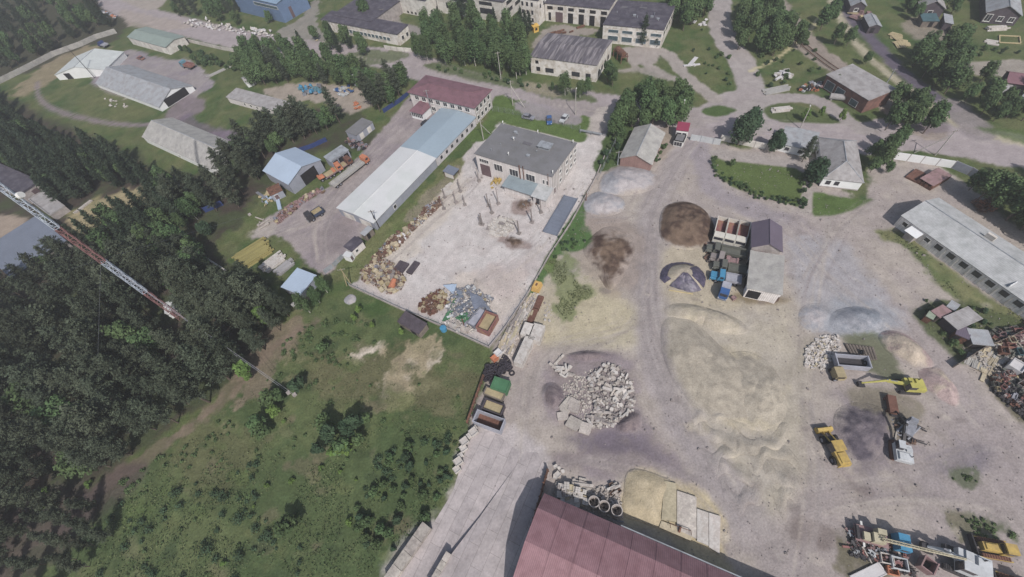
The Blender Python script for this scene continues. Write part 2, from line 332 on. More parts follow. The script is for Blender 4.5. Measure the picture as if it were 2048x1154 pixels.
# concrete yard of the office
paint([(700, 571), (745, 520), (800, 455), (880, 370), (950, 285), (965, 255), (1000, 245), (1160, 285), (1175, 260), (1205, 255), (1215, 270), (1190, 350), (1165, 400), (1120, 465), (1090, 515), (1060, 575), (1030, 630), (978, 692), (900, 655), (800, 615)], (192, 186, 184), .6, .5, 1, 2, smooth=False, c2=(182, 174, 172))
paint([(790, 470), (880, 370), (920, 340), (930, 400), (850, 480), (800, 560), (740, 560)], (188, 178, 164), 3, 3, .6)
paint([(900, 560), (1040, 540), (1040, 610), (960, 640)], (192, 180, 168), 4, 4, .6)
paint([(960, 530), (1060, 520), (1030, 590), (960, 585)], (172, 158, 156), 3, 3, .5)
for P in ([(1005, 470), (1045, 480), (1060, 495), (1010, 500)], [(1030, 402), (1070, 405), (1050, 435), (1028, 425)]): paint(P, (134, 116, 110), 1.2, 2, .8)
# verge between the yards
paint([(690, 548), (730, 490), (760, 455), (800, 432), (860, 370), (915, 318), (925, 330), (905, 365), (860, 400), (820, 450), (760, 515), (705, 568)], (92, 108, 62), 1, 1.5, 1, 0, c2=(108, 112, 74))
paint([(860, 380), (910, 335), (918, 345), (880, 385), (820, 440), (815, 430)], (140, 128, 116), 1.2, 2, .6)
# west works yard
paint([(500, 480), (540, 430), (620, 400), (700, 330), (760, 265), (820, 195), (870, 205), (890, 240), (690, 405), (745, 448), (735, 465), (690, 515), (650, 548), (600, 510), (555, 470)], (155, 145, 144), 1.2, 1.5, 1, 2, c2=(140, 130, 134))
paint([(630, 470), (690, 440), (700, 480), (660, 510)], (131, 121, 121), 3, 3, .6)
paint([(640, 400), (740, 300), (720, 340), (650, 420)], (141, 132, 133), 3, 2, .6)
paint([(500, 475), (520, 450), (560, 440), (540, 470)], (168, 160, 152), 2, 2, .7)
# top-left compound
paint([(185, 150), (215, 125), (262, 98), (300, 112), (330, 118), (385, 122), (425, 165), (400, 190), (370, 215), (350, 205), (250, 195), (200, 175)], (150, 142, 143), 1.2, 2, 1, 2, c2=(136, 128, 136))
paint([(140, 105), (185, 90), (215, 100), (180, 120), (150, 125), (100, 165), (20, 200), (60, 150)], (146, 132, 108), 2, 4, .8)
paint([(350, 200), (400, 195), (410, 215), (370, 240), (320, 270), (480, 262), (470, 300), (410, 305), (330, 270)], (127, 115, 121), 2, 2, .9, 2)
paint([(470, 262), (400, 245), (380, 225), (350, 250), (390, 262), (480, 300), (485, 262)], (116, 102, 122), 1.5, 1.2, .6)
for o_ in (0, 1):
    P = [(75, 170-8*o_), (78, 195), (110, 222-5*o_), (180, 242-5*o_), (260, 252-4*o_), (330, 245-2*o_), (380, 220)]
    paint(P, (133, 121, 125), .8, .6, .9, 3, 1.5)
paint([(160, 175), (250, 240), (300, 225), (230, 190)], (104, 108, 70), 3, 3, .6)
# dirt round the blue scrap yard
paint([(525, 185), (560, 172), (600, 165), (700, 175), (750, 185), (760, 200), (700, 225), (640, 205), (560, 200)], (160, 148, 138), 1.5, 2, .9, 2)
paint([(450, 105), (500, 118), (640, 105), (700, 110), (640, 150), (480, 160), (440, 140)], (86, 96, 60), 3, 3, .8)
# streets
ST = (160, 150, 152)
paint([(150, -50), (235, 8), (330, 42), (430, 68), (560, 92), (700, 108), (790, 118), (850, 140), (950, 168), (1050, 188), (1150, 205), (1260, 222), (1360, 240), (1480, 252), (1600, 262), (1720, 275), (1830, 268), (1940, 285), (2060, 305), (2250, 340)], ST, 1.2, 1.2, 1, 1, 15)
paint([(200, -30), (250, 5), (310, 20), (330, -20)], (160, 150, 142), 1.2, 1.2, 1, 1)
paint([(240, 20), (300, 30), (380, 50), (340, 60), (260, 52)], (162, 150, 142), 2, 2, .8, 1)
paint([(1080, 200), (1180, 208), (1240, 222), (1230, 262), (1170, 268), (1160, 240), (1100, 232)], (151, 142, 142), 1, 1, 1, 1)
paint([(1030, 205), (1100, 215), (1150, 240), (1140, 262), (1080, 245), (1040, 232)], (145, 137, 143), 1.5, 1.5, .9, 1)
paint([(1255, 228), (1420, 225), (1450, 255), (1395, 275), (1330, 262), (1262, 250)], (155, 145, 145), 1.2, 1, .0, 1)
paint([(1452, -40), (1440, 10), (1438, 45), (1455, 85), (1480, 120), (1497, 160), (1500, 200), (1508, 250)], (159, 151, 149), 1.2, 1.2, 1, 1, 8.5)
paint([(1500, 190), (1460, 200), (1420, 225), (1385, 242)], (157, 148, 147), 1.2, 1, 1, 1, 8)
paint([(1258, 100), (1300, 98), (1340, 112), (1365, 145), (1400, 175), (1430, 198)], (158, 149, 144), 1, 1, .95, 1, 4.5)
paint([(1250, 100), (1285, 97), (1320, 108), (1300, 130), (1262, 125)], (158, 149, 144), 1, 1, .95, 1)
paint([(1240, 142), (1290, 140), (1340, 158), (1280, 140), (1262, 120)], (156, 147, 142), 1, 1, .8, 1, 2)
paint([(1275, 112), (1300, 135), (1350, 157)], (156, 147, 142), 1, 1, .9, 1, 3)
paint([(1500, 212), (1560, 196), (1620, 198), (1660, 215), (1700, 245), (1740, 262)], (155, 147, 145), 1, 1, 1, 1, 5)
paint([(1530, 220), (1560, 208), (1610, 215), (1680, 245), (1560, 243)], (84, 96, 60), 1, 1, 1, 0)
paint([(1405, 218), (1440, 210), (1470, 220), (1450, 232), (1412, 230)], (78, 98, 56), 1, 1, 1, 0)
paint([(1425, 300), (1500, 303), (1600, 318), (1640, 325), (1640, 336), (1540, 330), (1430, 312)], (159, 151, 147), .8, .6, 1, 3)
paint([(1300, 265), (1335, 250), (1350, 270), (1340, 300), (1320, 320)], (150, 136, 120), 1.5, 2, .7)
paint([(850, 135), (950, 162), (1040, 180), (1100, 195), (1180, 205), (1190, 195), (1100, 170), (1000, 145), (880, 125)], (84, 98, 60), 1.2, 2, .9, 0)
paint([(1045, 165), (1080, 165), (1120, 190), (1060, 185)], (160, 148, 130), 1.5, 2, .6)
paint([(1000, 190), (1050, 205), (1080, 215), (1150, 235), (1170, 232), (1185, 250), (1165, 285), (1100, 268), (1000, 245), (975, 240), (985, 205)], (88, 108, 58), 1, 1, 1, 0)
paint([(1030, 205), (1060, 208), (1140, 228), (1165, 240), (1150, 250), (1100, 245), (1040, 225)], (147, 139, 143), 1, 1, .9, 1)
paint([(925, 268), (960, 255), (975, 240), (1000, 248), (960, 285)], (84, 104, 56), 1, 1.5, 1, 0)
paint([(1215, 262), (1260, 240), (1270, 300), (1235, 330), (1200, 345), (1190, 330)], (74, 92, 54), 1, 1.5, 1, 0)
paint([(1180, 275), (1205, 262), (1222, 240), (1240, 215), (1200, 215), (1172, 262)], (180, 171, 164), 1, 1, .8, 2)
paint([(600, 120), (690, 108), (760, 100), (820, 110), (760, 128), (680, 130)], (84, 98, 56), 1.2, 2, .8, 0)
paint([(640, 55), (630, 0), (600, 40), (560, 60), (560, 90), (640, 85), (700, 100), (660, 70)], (150, 142, 140), 1.2, 3, .7, 1)
paint([(770, 10), (800, 60), (840, 70), (850, 60), (800, 40), (790, 0)], (147, 139, 139), 1.5, 1.5, .8, 1)
paint([(1068, 78), (1110, 52), (1160, 55), (1200, 60), (1180, 70), (1120, 80), (1070, 95)], (153, 143, 137), 1.2, 2, .85, 1)
# railway beds, ditch road, footpaths
paint([(1515, -40), (1560, 20), (1600, 75), (1640, 110), (1700, 150), (1790, 215), (1860, 260)], (148, 136, 128), 1.5, 2, .95, 3, 9)
paint([(1655, -10), (1690, 45), (1715, 90), (1750, 125), (1800, 165), (1880, 225), (1930, 255), (2060, 290)], (168, 160, 138), 1.0, 1.2, .95, 3, 2.6)
paint([(1690, -30), (1700, 30), (1745, 80), (1800, 140), (1850, 180), (1905, 215)], (98, 90, 106), 1.2, .8, .95, 3, 4.2)
paint([(1905, 212), (1940, 245), (1955, 262)], (137, 129, 131), 1.2, .8, .9, 3, 8)
paint([(1955, 255), (2010, 275), (2060, 288), (2060, 262), (1990, 258)], (82, 102, 56), 1.2, 1, .8, 0)
paint([(1500, 142), (1545, 122), (1590, 88), (1620, 60), (1636, 38)], (186, 176, 138), .7, .2, .95, 3, 1.1)
paint([(1910, 130), (1960, 122), (2060, 122), (2060, 155), (1960, 150)], (150, 142, 134), 1.2, 1.5, .95, 3)
paint([(1800, 45), (1850, 35), (1900, 55), (1896, 90), (1880, 80), (1830, 78)], (140, 130, 118), 1.5, 1.5, .9)
paint([(1830, 235), (1880, 235), (1900, 262), (1850, 268)], (116, 106, 116), 2, 2, .7)
# west: foreground brown scrub ground
paint([(-60, 1080), (60, 1000), (180, 970), (150, 1060), (60, 1160), (-100, 1200)], (84, 74, 74), 3, 4, .7)

# hard standing by the hall, sand under the slabs
paint([(930, 880), (1000, 850), (1080, 880), (1100, 925), (1060, 1060), (1000, 1180), (760, 1180), (860, 1040), (905, 985)], (176, 168, 168), 3, 2.5, .9, 2)
paint([(1245, 1000), (1255, 940), (1290, 932), (1345, 955), (1400, 985), (1440, 1020), (1450, 1110), (1470, 1150), (1400, 1130), (1320, 1080), (1245, 1040)], (180, 166, 132), 2, 1.5, .9)
paint([(1560, 560), (1600, 600), (1640, 700), (1640, 800), (1620, 900), (1600, 960), (1560, 800), (1580, 700)], (166, 157, 142), 5, 3, .5)
# tipped sand rows: randomly placed paler and duller patches in the ground colour
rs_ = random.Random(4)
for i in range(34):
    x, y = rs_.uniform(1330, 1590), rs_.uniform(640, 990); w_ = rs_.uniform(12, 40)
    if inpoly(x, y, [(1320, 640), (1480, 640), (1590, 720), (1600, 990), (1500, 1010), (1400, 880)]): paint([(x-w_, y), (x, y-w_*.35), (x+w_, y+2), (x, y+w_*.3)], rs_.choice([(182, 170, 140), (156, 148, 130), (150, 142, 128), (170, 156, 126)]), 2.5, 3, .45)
# tyre tracks and stains over the dirt yard
flow = [[(1395, 270), (1300, 440), (1290, 620), (1340, 780), (1450, 960), (1560, 1120)], [(1400, 290), (1440, 390), (1560, 440), (1640, 530), (1800, 670), (1960, 860)], [(1640, 440), (1620, 600), (1610, 800), (1630, 960), (1600, 1150)], [(1750, 400), (1680, 460), (1620, 560), (1600, 700)],
        [(1040, 900), (1060, 760), (1120, 690), (1240, 660), (1300, 560)], [(1050, 950), (1200, 920), (1350, 960), (1480, 1100)], [(1640, 980), (1800, 960), (1950, 900), (2060, 940)], [(1660, 1020), (1800, 1000), (1960, 1010), (2060, 1060)], [(1180, 430), (1270, 420), (1320, 330), (1390, 270)],
        [(760, 530), (860, 440), (960, 360), (960, 290)], [(900, 600), (1000, 540), (1080, 480), (1160, 360)], [(640, 520), (640, 430), (760, 290), (840, 220)], [(560, 470), (640, 440), (700, 380)], [(250, 190), (300, 150), (400, 170)], [(500, 90), (800, 125), (1100, 200), (1450, 248), (1800, 275), (2060, 300)]]
for i in range(220):
    P = flow[i % len(flow)]; o = rs_.gauss(0, 14); q = rs_.gauss(0, 9); a_ = rs_.randrange(0, max(1, len(P)-2)); b_ = rs_.randrange(a_+2, len(P)+1)
    paint([(x+o+rs_.gauss(0, 3), y+q+rs_.gauss(0, 3)) for x, y in P[a_:b_]], rs_.choice([(132, 123, 124), (142, 133, 132), (176, 166, 156), (168, 160, 154)]), .45, .35, rs_.uniform(.15, .42), None, rs_.uniform(.2, .7))
for i in range(170):
    x, y = rs_.uniform(1100, 2040), rs_.uniform(300, 1150); k_ = CAT[np.argmin((PXf-g(x, y).x)**2+(PYf-g(x, y).y)**2)]
    if k_ == 2: w_ = rs_.uniform(1.5, 10); paint([(x-w_, y), (x, y-w_*.5), (x+w_*1.2, y+1), (x, y+w_*.6)], rs_.choice([(120, 110, 108), (140, 130, 126), (182, 172, 160)]), .8, 1.6, rs_.uniform(.25, .55))
# patches in the meadow
for i in range(260):
    x, y = rs_.uniform(150, 980), rs_.uniform(600, 1154)
    if inpoly(x, y, [(640, 610), (960, 710), (950, 870), (800, 1154), (150, 1190), (240, 990), (540, 750)]): w_ = rs_.uniform(4, 26); paint([(x-w_, y), (x-w_*.2, y-w_*.7), (x+w_, y-2), (x+w_*.1, y+w_*.6)], rs_.choice([(122, 118, 88), (106, 112, 72), (70, 84, 54), (114, 104, 84), (88, 104, 60), (60, 74, 50)]), 1.0, 2.2, rs_.uniform(.3, .65))
COL *= (1+NF*.34+NM*.16)[:, None]; COL = np.clip(COL, .004, .8)
def ground_colour(x, y):
    i = np.clip(np.searchsorted(gx, x), 0, NX-1); j = np.clip(np.searchsorted(gy, y), 0, NY-1); return COL[j*NX+i]
ZG = (NM*.10+NF*.05)*np.where(CAT == 0, 1.0, .15)
def ground_part(name, cats, m, kind='structure', label=None):
    face_cat = CAT.reshape(NY, NX)[:-1, :-1]; sel = np.isin(face_cat, cats); jj, ii = np.where(sel)
    q = np.stack([jj*NX+ii, jj*NX+ii+1, (jj+1)*NX+ii+1, (jj+1)*NX+ii], 1); used, inv = np.unique(q, return_inverse=True); q = inv.reshape(-1, 4)
    me = bpy.data.meshes.new(name); me.vertices.add(len(used)); me.vertices.foreach_set('co', np.stack([PXf[used], PYf[used], ZG[used]], 1).ravel())
    me.loops.add(q.size); me.loops.foreach_set('vertex_index', q.ravel().astype(np.int32)); me.polygons.add(len(q))
    me.polygons.foreach_set('loop_start', np.arange(0, q.size, 4, dtype=np.int32)); me.polygons.foreach_set('loop_total', np.full(len(q), 4, dtype=np.int32))
    me.update(calc_edges=True); ca = me.color_attributes.new('Cover', 'FLOAT_COLOR', 'POINT')
    ca.data.foreach_set('color', np.concatenate([COL[used], np.ones((len(used), 1))], 1).ravel()); me.materials.append(m)
    me.polygons.foreach_set('use_smooth', np.ones(len(q), bool))
    o = bpy.data.objects.new(name, me); C.objects.link(o); o['kind'] = kind; return o
ground_part('ground', [0], mat('soil_and_grass', None, .95, 2.2, .22, .35, .12, bump=.6, attr='Cover', spec=.05))
ground_part('road', [1], mat('worn_asphalt', None, .92, 2.2, .11, .22, .08, bump=.15, attr='Cover', spec=.1))
ground_part('yard', [2], mat('packed_dirt', None, .93, 2.6, .15, .3, .09, bump=.5, attr='Cover', spec=.08))
ground_part('path', [3], mat('trodden_soil', None, .93, 1.8, .14, .3, .10, bump=.4, attr='Cover', spec=.08))
mb = MB()
for x0, x1, y0, y1 in ((-2500, -359.9, -2000, 3000), (299.9, 2500, -2000, 3000), (-359.9, 299.9, -2000, -59.9), (-359.9, 299.9, 449.9, 3000)):
    mb.add([(x0, y0, -.02), (x1, y0, -.02), (x1, y1, -.02), (x0, y1, -.02)], [(0, 1, 2, 3)])
tag(obj('terrain', mb, mat('far_grass', (80, 92, 58), .95, .1, .2, .01, .2)), kind='structure')
# ------------------------------------------------------------------ materials
def M(n): return MATS[n]
mat('white_panel', (212, 208, 202), .8, 2, .08, .3, .12, c2=(192, 186, 180)); mat('grey_concrete', (168, 160, 158), .9, 2.5, .12, .4, .12, c2=(150, 142, 140))
mat('old_white_wall', (218, 213, 208), .85, 1.5, .08, .3, .12, c2=(192, 183, 172)); mat('white_brick', (216, 209, 207), .85, 2, .06, .3, .08, brick=(.9, .45, .02))
mat('pink_brick', (158, 126, 120), .9, 3, .12, .4, .12, brick=(.6, .3, .03)); mat('red_brick', (132, 96, 88), .9, 3, .12, .4, .14, c2=(112, 84, 78))
mat('white_paint', (226, 228, 230), .7, 2, .03, .3, .05); mat('white_frame', (212, 212, 210), .6, 2, .03, .5, .03)
mat('glass', (58, 58, 66), .18, 2, .2, .5, .2, spec=.6); mat('dark_opening', (40, 38, 42), .9, 2, .2, .5, .2); mat('green_glass', (80, 98, 108), .3, 2, .2, .5, .2, spec=.5)
mat('brown_door', (108, 88, 92), .7, 3, .1, .4, .1, wave=('X', .5, .15)); mat('slate', (160, 157, 158), .9, 2.2, .10, .35, .12, wave=('X', .28, .10), c2=(146, 142, 142))
mat('slate_blue', (156, 160, 166), .85, 2.2, .08, .35, .10, wave=('X', .28, .10), c2=(146, 146, 150)); mat('slate_light', (168, 166, 162), .9, 2, .12, .3, .12, wave=('X', .3, .12), c2=(154, 152, 150))
mat('bitumen', (76, 72, 84), .85, 2, .16, .3, .16, c2=(92, 88, 98)); mat('bitumen_streaked', (92, 88, 96), .88, 1.2, .2, .4, .25, c2=(140, 134, 138), stretch=(1.6, .12, 1)); mat('roof_felt', (118, 118, 122), .9, 2, .05, .2, .08, c2=(112, 112, 114))
mat('red_metal_roof', (128, 92, 102), .6, 2, .08, .3, .07, c2=(118, 86, 94), wave=('X', .35, .10), spec=.3); mat('hall_roof', (150, 112, 119), .55, 2.2, .07, .35, .07, wave=('X', .3, .16, 0), spec=.25, c2=(140, 102, 109))
mat('pale_slate', (178, 180, 182), .85, 2.2, .10, .3, .10, wave=('X', .3, .12), c2=(164, 167, 168)); mat('canopy_tin', (132, 146, 154), .6, 2, .06, .4, .1); mat('purple_roof', (104, 94, 110), .55, 3, .04, .3, .06, wave=('X', .35, .10)); mat('crimson_roof', (142, 52, 80), .5, 3, .04, .3, .06, wave=('X', .3, .12))
mat('white_metal_roof', (202, 204, 206), .55, 1.5, .02, .1, .04, c2=(194, 198, 198)); mat('blue_metal_roof', (146, 164, 178), .5, 1.5, .03, .1, .05, wave=('X', .4, .03)); mat('pale_blue_roof', (164, 182, 204), .5, 2, .03, .2, .05, wave=('X', .4, .05))
mat('green_roof', (138, 152, 146), .7, 2, .06, .3, .08, wave=('X', .4, .08)); mat('white_slate', (190, 196, 196), .8, 2, .06, .3, .08, wave=('X', .3, .06)); mat('grey_blue_roof', (112, 120, 136), .7, 2, .06, .25, .08, wave=('X', .5, .03))
mat('blue_cladding', (100, 124, 160), .6, 2, .05, .25, .08, wave=('X', .5, .08)); mat('light_blue_cladding', (130, 156, 182), .55, 2, .05, .25, .08); mat('blue_grey_wall', (146, 150, 164), .75, 2, .06, .3, .1)
mat('galvanised', (150, 156, 164), .5, 2.5, .08, .5, .1, c2=(132, 136, 142)); mat('dark_steel', (64, 62, 66), .6, 3, .15, .6, .15); mat('rust', (118, 82, 66), .9, 4, .25, 1, .25, c2=(92, 66, 58)); mat('wood', (150, 130, 104), .9, 5, .2, .8, .2)
mat('old_wood', (122, 112, 104), .9, 5, .2, .8, .2, wave=('X', .2, .2)); mat('dark_boards', (84, 76, 84), .9, 5, .2, .8, .2, wave=('X', .25, .25)); mat('slag_wall', (230, 224, 222), .9, 2, .1, .4, .12, brick=(.8, .4, .03))
mat('white_brick_wall', (200, 196, 200), .88, 2, .08, .5, .12, brick=(1.2, .6, .02)); mat('precast', (192, 186, 176), .85, 1.5, .08, .4, .12, brick=(5.8, 1.2, .03, 0))
# ------------------------------------------------------------------ buildings
def frame3(a, b, c, z):
    """rectangle through roof corners a (near), b (along the front), c (along the end): local origin, angle, length, width, flipped"""
    A0, B0, C0 = g(*a, z).xy, g(*b, z).xy, g(*c, z).xy; u = (B0-A0); L = u.length; u.normalize(); s = (C0-A0); cr = u.x*s.y-u.y*s.x; Wd = abs(cr)
    if cr > 0: return A0, math.atan2(u.y, u.x), L, Wd, False
    return B0, math.atan2(-u.y, -u.x), L, Wd, True
def bld(name, label, cat, a, b, c, z, wall, roof, kind='gable', rise=1.5, over=.4, wins=(), wname='wall', group=None, L=None, Wd=None, parapet=0, thick=.16, base=0, ridge_off=.5, open_end=None):
    O, ang, L0, W0, fl = frame3(a, b, c, z); L1 = L or L0; W1 = Wd or W0
    if fl and L: O = O+Vector((math.cos(ang), math.sin(ang)))*(L0-L1)
    t = thing(name, label, cat, (O.x, O.y, 0), ang, group); x0, x1, y0, y1 = over, L1-over, over, W1-over
    mb = MB()
    if kind == 'gable':
        ym = W1*ridge_off; hz = lambda y: z+rise*(1-abs(y-ym)/(ym if y < ym else W1-ym))
        mb.xprism([(y0, base), (y1, base), (y1, hz(y1)-.12), (ym, z+rise-.12), (y0, hz(y0)-.12)], x0, x1)
    elif kind == 'mono': mb.xprism([(y0, base), (y1, base), (y1, z+rise*(y1/W1)-.12), (y0, z+rise*(y0/W1)-.12)], x0, x1)
    else: mb.bb(x0, x1, y0, y1, base, z-.05)
    wl_ = obj(wname, mb, M(wall), t); rb = MB()
    if kind == 'gable':
        rb.slab((0, 0, z), (L1, 0, z), (L1, ym, z+rise), (0, ym, z+rise), thick); rb.slab((0, W1, z), (0, ym, z+rise+.003), (L1, ym, z+rise+.003), (L1, W1, z), thick)
        cp = MB(); cp.tube((0, ym, z+rise), (L1, ym, z+rise), .12, n=6)
    elif kind == 'mono': rb.slab((0, 0, z), (L1, 0, z), (L1, W1, z+rise), (0, W1, z+rise), thick)
    elif kind == 'hip':
        h = min(W1/2, L1/2)*.98; p = [(0, 0, z), (L1, 0, z), (L1, W1, z), (0, W1, z), (h, W1/2, z+rise), (L1-h, W1/2, z+rise)]
        q = [(v[0], v[1], v[2]-thick) for v in p[:4]]
        rb.add(p+q, [(0, 1, 5, 4), (1, 2, 5), (2, 3, 4, 5), (3, 0, 4), (9, 8, 7, 6), (0, 6, 7, 1), (1, 7, 8, 2), (2, 8, 9, 3), (3, 9, 6, 0)])
        cp = MB(); cp.tube(p[4], p[5], .12, n=6)
        for i, j in ((0, 4), (3, 4), (1, 5), (2, 5)): cp.tube(p[i], p[j], .1, n=6)
    else:
        rb.bb(0, L1, 0, W1, z-.05, z+.12)
        if parapet:
            for q in ((0, L1, 0, .3), (0, L1, W1-.3, W1), (0, .3, .3, W1-.3), (L1-.3, L1, .3, W1-.3)): rb.bb(*q, z+.12, z+parapet)
    ro = obj('roof', rb, M(roof), t)
    if kind in ('gable', 'hip'): obj('ridge_cap', cp, M('galvanised' if 'slate' in roof else roof), ro)
    def place(side, s, zc, w, h, d=.07):
        if side == 'f': x = (L1-s) if fl else s; return (x, y0-d/2, zc), (w, d, h), 0
        if side == 'b': x = (L1-s) if fl else s; return (x, y1+d/2, zc), (w, d, h), 0
        xx = (x1+d/2) if (side == 'e') == fl else (x0-d/2); return (xx, s, zc), (d, w, h), 1
    for wsp in wins:
        side, s, zc, w, h, k = wsp[:6]
        if s-w/2 < over or s+w/2 > (L1 if side in 'fb' else W1)-over: continue
        nm = {'w': 'window', 'g': 'window', 'n': 'window', 'o': 'opening', 'd': 'door', 'b': 'gate', 'v': 'window', 'p': 'wall_panel', 'c': 'window'}[k]
        m_ = {'w': 'glass', 'g': 'green_glass', 'n': 'glass', 'o': 'dark_opening', 'd': 'brown_door', 'b': 'brown_door', 'v': 'glass', 'p': 'white_panel', 'c': 'dark_opening'}[k]
        c_, d_, ax = place(side, s, zc, w, h); wb = MB().box(c_, d_); wo = obj(nm, wb, M(m_), t)
        if k in 'wvgd':
            fb = MB(); fw = .09 if k != 'v' else .14; c2, d2, _ = place(side, s, zc, w, h, .12)
            def bar(ds, dz, ww, hh):
                cc = list(c2); cc[ax] += ds; cc[2] += dz; dd = list(d2); dd[ax] = ww; dd[2] = hh; fb.box(cc, dd)
            bar(-w/2, 0, fw, h+fw); bar(w/2, 0, fw, h+fw); bar(0, h/2, w-fw, fw); bar(0, -h/2, w-fw, fw)
            if k in 'wv' and w > 1: 
                for q in range(1, int(w/.75)): bar(-w/2+q*w/int(w/.75), 0, .07, h-fw)
            obj('frame', fb, M('white_frame'), wo)
            if k == 'v':
                sb = MB(); cc = list(c2); cc[2] -= h/2+.12; dd = list(d2); dd[ax] = w+.3; dd[1-ax] = .3; dd[2] = .08; sb.box(cc, dd); obj('sill', sb, M('white_frame'), wo)
    t['_L'] = L1; t['_W'] = W1; t['_f'] = int(fl)
    return t
def ply(t, s): return (t['_L']-s) if t['_f'] else s
def row(side, s0, ds, n, z, w, h, k): return [(side, s0+i*ds, z, w, h, k) for i in range(n)]
# the office with its flat roof
of = bld('office_building', 'pale two storey office with grey flat roof standing in the fenced concrete yard', 'building', (1104.3, 354.4), (947.8, 307.6), (1152, 285.7), 7.4, 'white_brick', 'roof_felt', 'flat', over=.25, parapet=0,
    wins=[('f', 22.4, 2.1, 3.4, 4.1, 'b'), ('f', 22.4, 5.6, 3.2, 1.2, 'w'), ('f', 17.6, 4.7, 2.8, 2.3, 'w'), ('f', 12.4, 4.6, 2.8, 2.3, 'w'), ('f', 7.0, 4.6, 2.8, 2.3, 'w'), ('f', 1.7, 4.6, .6, 1.5, 'v'), ('f', 2.8, 4.6, .6, 1.5, 'v')] +
    [('e', s, z, 1.3, 1.2, 'v') for s in (5.2, 9.3, 12.0, 14.6) for z in (2.2, 5.4)] + [('e', 1.6, 1.2, 1, 2.2, 'd')] + row('b', 3, 3.4, 7, 4.6, 1.6, 1.5, 'v'))
L_ = of['_L']; W_ = of['_W']
b = MB(); xa = ply(of, 14.2); xb = ply(of, 4.6); b.slab((min(xa, xb), -4.2, 2.7), (max(xa, xb), -4.2, 2.7), (max(xa, xb), .25, 3.3), (min(xa, xb), .25, 3.3), .12); obj('lean_to_roof', b, M('canopy_tin'), of)
b = MB(); b.bb(min(ply(of, 13.9), ply(of, 5)), max(ply(of, 13.9), ply(of, 5)), -3.4, .2, 0, 2.6); obj('lean_to_wall', b, M('white_brick'), of)
b = MB(); xa, xb = sorted((ply(of, 4.5), ply(of, -.3))); b.slab((xa, -4.6, 2.8), (xb, -4.6, 2.8), (xb, .25, 3.5), (xa, .25, 3.5), .12); obj('porch_roof', b, M('pale_slate'), of)
b = MB(); b.bb(xa+.4, xb-.3, -4.0, .2, 0, 2.7); pw = obj('porch_wall', b, M('white_brick'), of); b = MB(); b.bb((xa+xb)/2-1.0, (xa+xb)/2, -4.1, -4.0, 0, 2.1); obj('door', b, M('glass'), pw)
b = MB(); px_, py_ = ply(of, 7.5), W_*.66; b.bb(px_-1.7, px_+1.7, py_-1.1, py_+1.1, 7.5, 8.0); ve = obj('roof_vent', b, M('galvanised'), of)
b = MB(); b.bb(px_-2, px_+2, py_-1.4, py_+1.4, 8.35, 8.5)
for q in (-1.6, 1.6):
    for r in (-1, 1): b.bb(px_+q-.08, px_+q+.08, py_+r-.08, py_+r+.08, 8.0, 8.35)
obj('vent_cover', b, M('galvanised'), ve)
b = MB(); b.tube((ply(of, 1.4), .2, .4), (ply(of, 1.4), .2, 7.9), .09); obj('downpipe', b, M('rust'), of); b = MB(); b.tube((ply(of, 10.3), .05, 2.9), (ply(of, 10.3), .05, 8), .16); obj('downpipe', b, M('rust'), of); b = MB(); b.tube((ply(of, 9.1), .05, 2.9), (ply(of, 9.1), .05, 8.1), .13); obj('downpipe', b, M('rust'), of)
for (xx, yy) in ((1, W_-.6), (12.5, W_-.3), (24.6, W_-.3), (17.5, W_*.62), (15.5, 3.2), (.4, 1.2)):
    b = MB(); q = ply(of, xx); b.tube((q, yy, 7.5), (q, yy, 8.3), .07); b.box((q, yy-.12, 8.45), (.3, .7, .22), .4, .3); obj('flood_lamp', b, M('white_frame'), of)
# red roofed administration block with porch
rb_ = bld('office_building', 'white two storey block under a maroon metal roof beside the street', 'building', (948.7, 216.7), (813.4, 184.3), (984.9, 178.6), 6.4, 'white_brick', 'red_metal_roof', 'hip', 1.0, .55,
    wins=row('f', 3.4, 3.0, 8, 4.8, 1.7, 1.5, 'v')+row('f', 9, 3.0, 5, 1.9, 1.7, 1.5, 'v')+row('e', 2.0, 2.4, 4, 4.8, 1.3, 1.5, 'v')+row('e', 2.0, 2.4, 4, 1.8, 1.3, 1.5, 'v')+row('b', 4, 4, 8, 4.8, 1.7, 1.5, 'v'))
xp = ply(rb_, rb_['_L']-6.2); b = MB(); b.bb(xp-2.6, xp+2.6, -4.4, .5, 0, 2.8); pw = obj('porch', b, M('white_paint'), rb_)
b = MB(); p = [(xp-3, -4.9, 2.8), (xp+3, -4.9, 2.8), (xp+3, .5, 2.8), (xp-3, .5, 2.8), (xp-1.6, -2.4, 3.9), (xp+1.6, -2.4, 3.9), (xp+1.6, .5, 3.9), (xp-1.6, .5, 3.9)]
b.add(p, [(3, 2, 1, 0), (4, 5, 6, 7), (0, 1, 5, 4), (1, 2, 6, 5), (2, 3, 7, 6), (3, 0, 4, 7)]); obj('porch_roof', b, M('red_metal_roof'), pw)
for i in range(6): b = MB(); b.bb(xp-2.3+i*.8, xp-1.75+i*.8, -4.46, -4.4, .9, 2.3); obj('porch_window', b, M('glass'), pw)
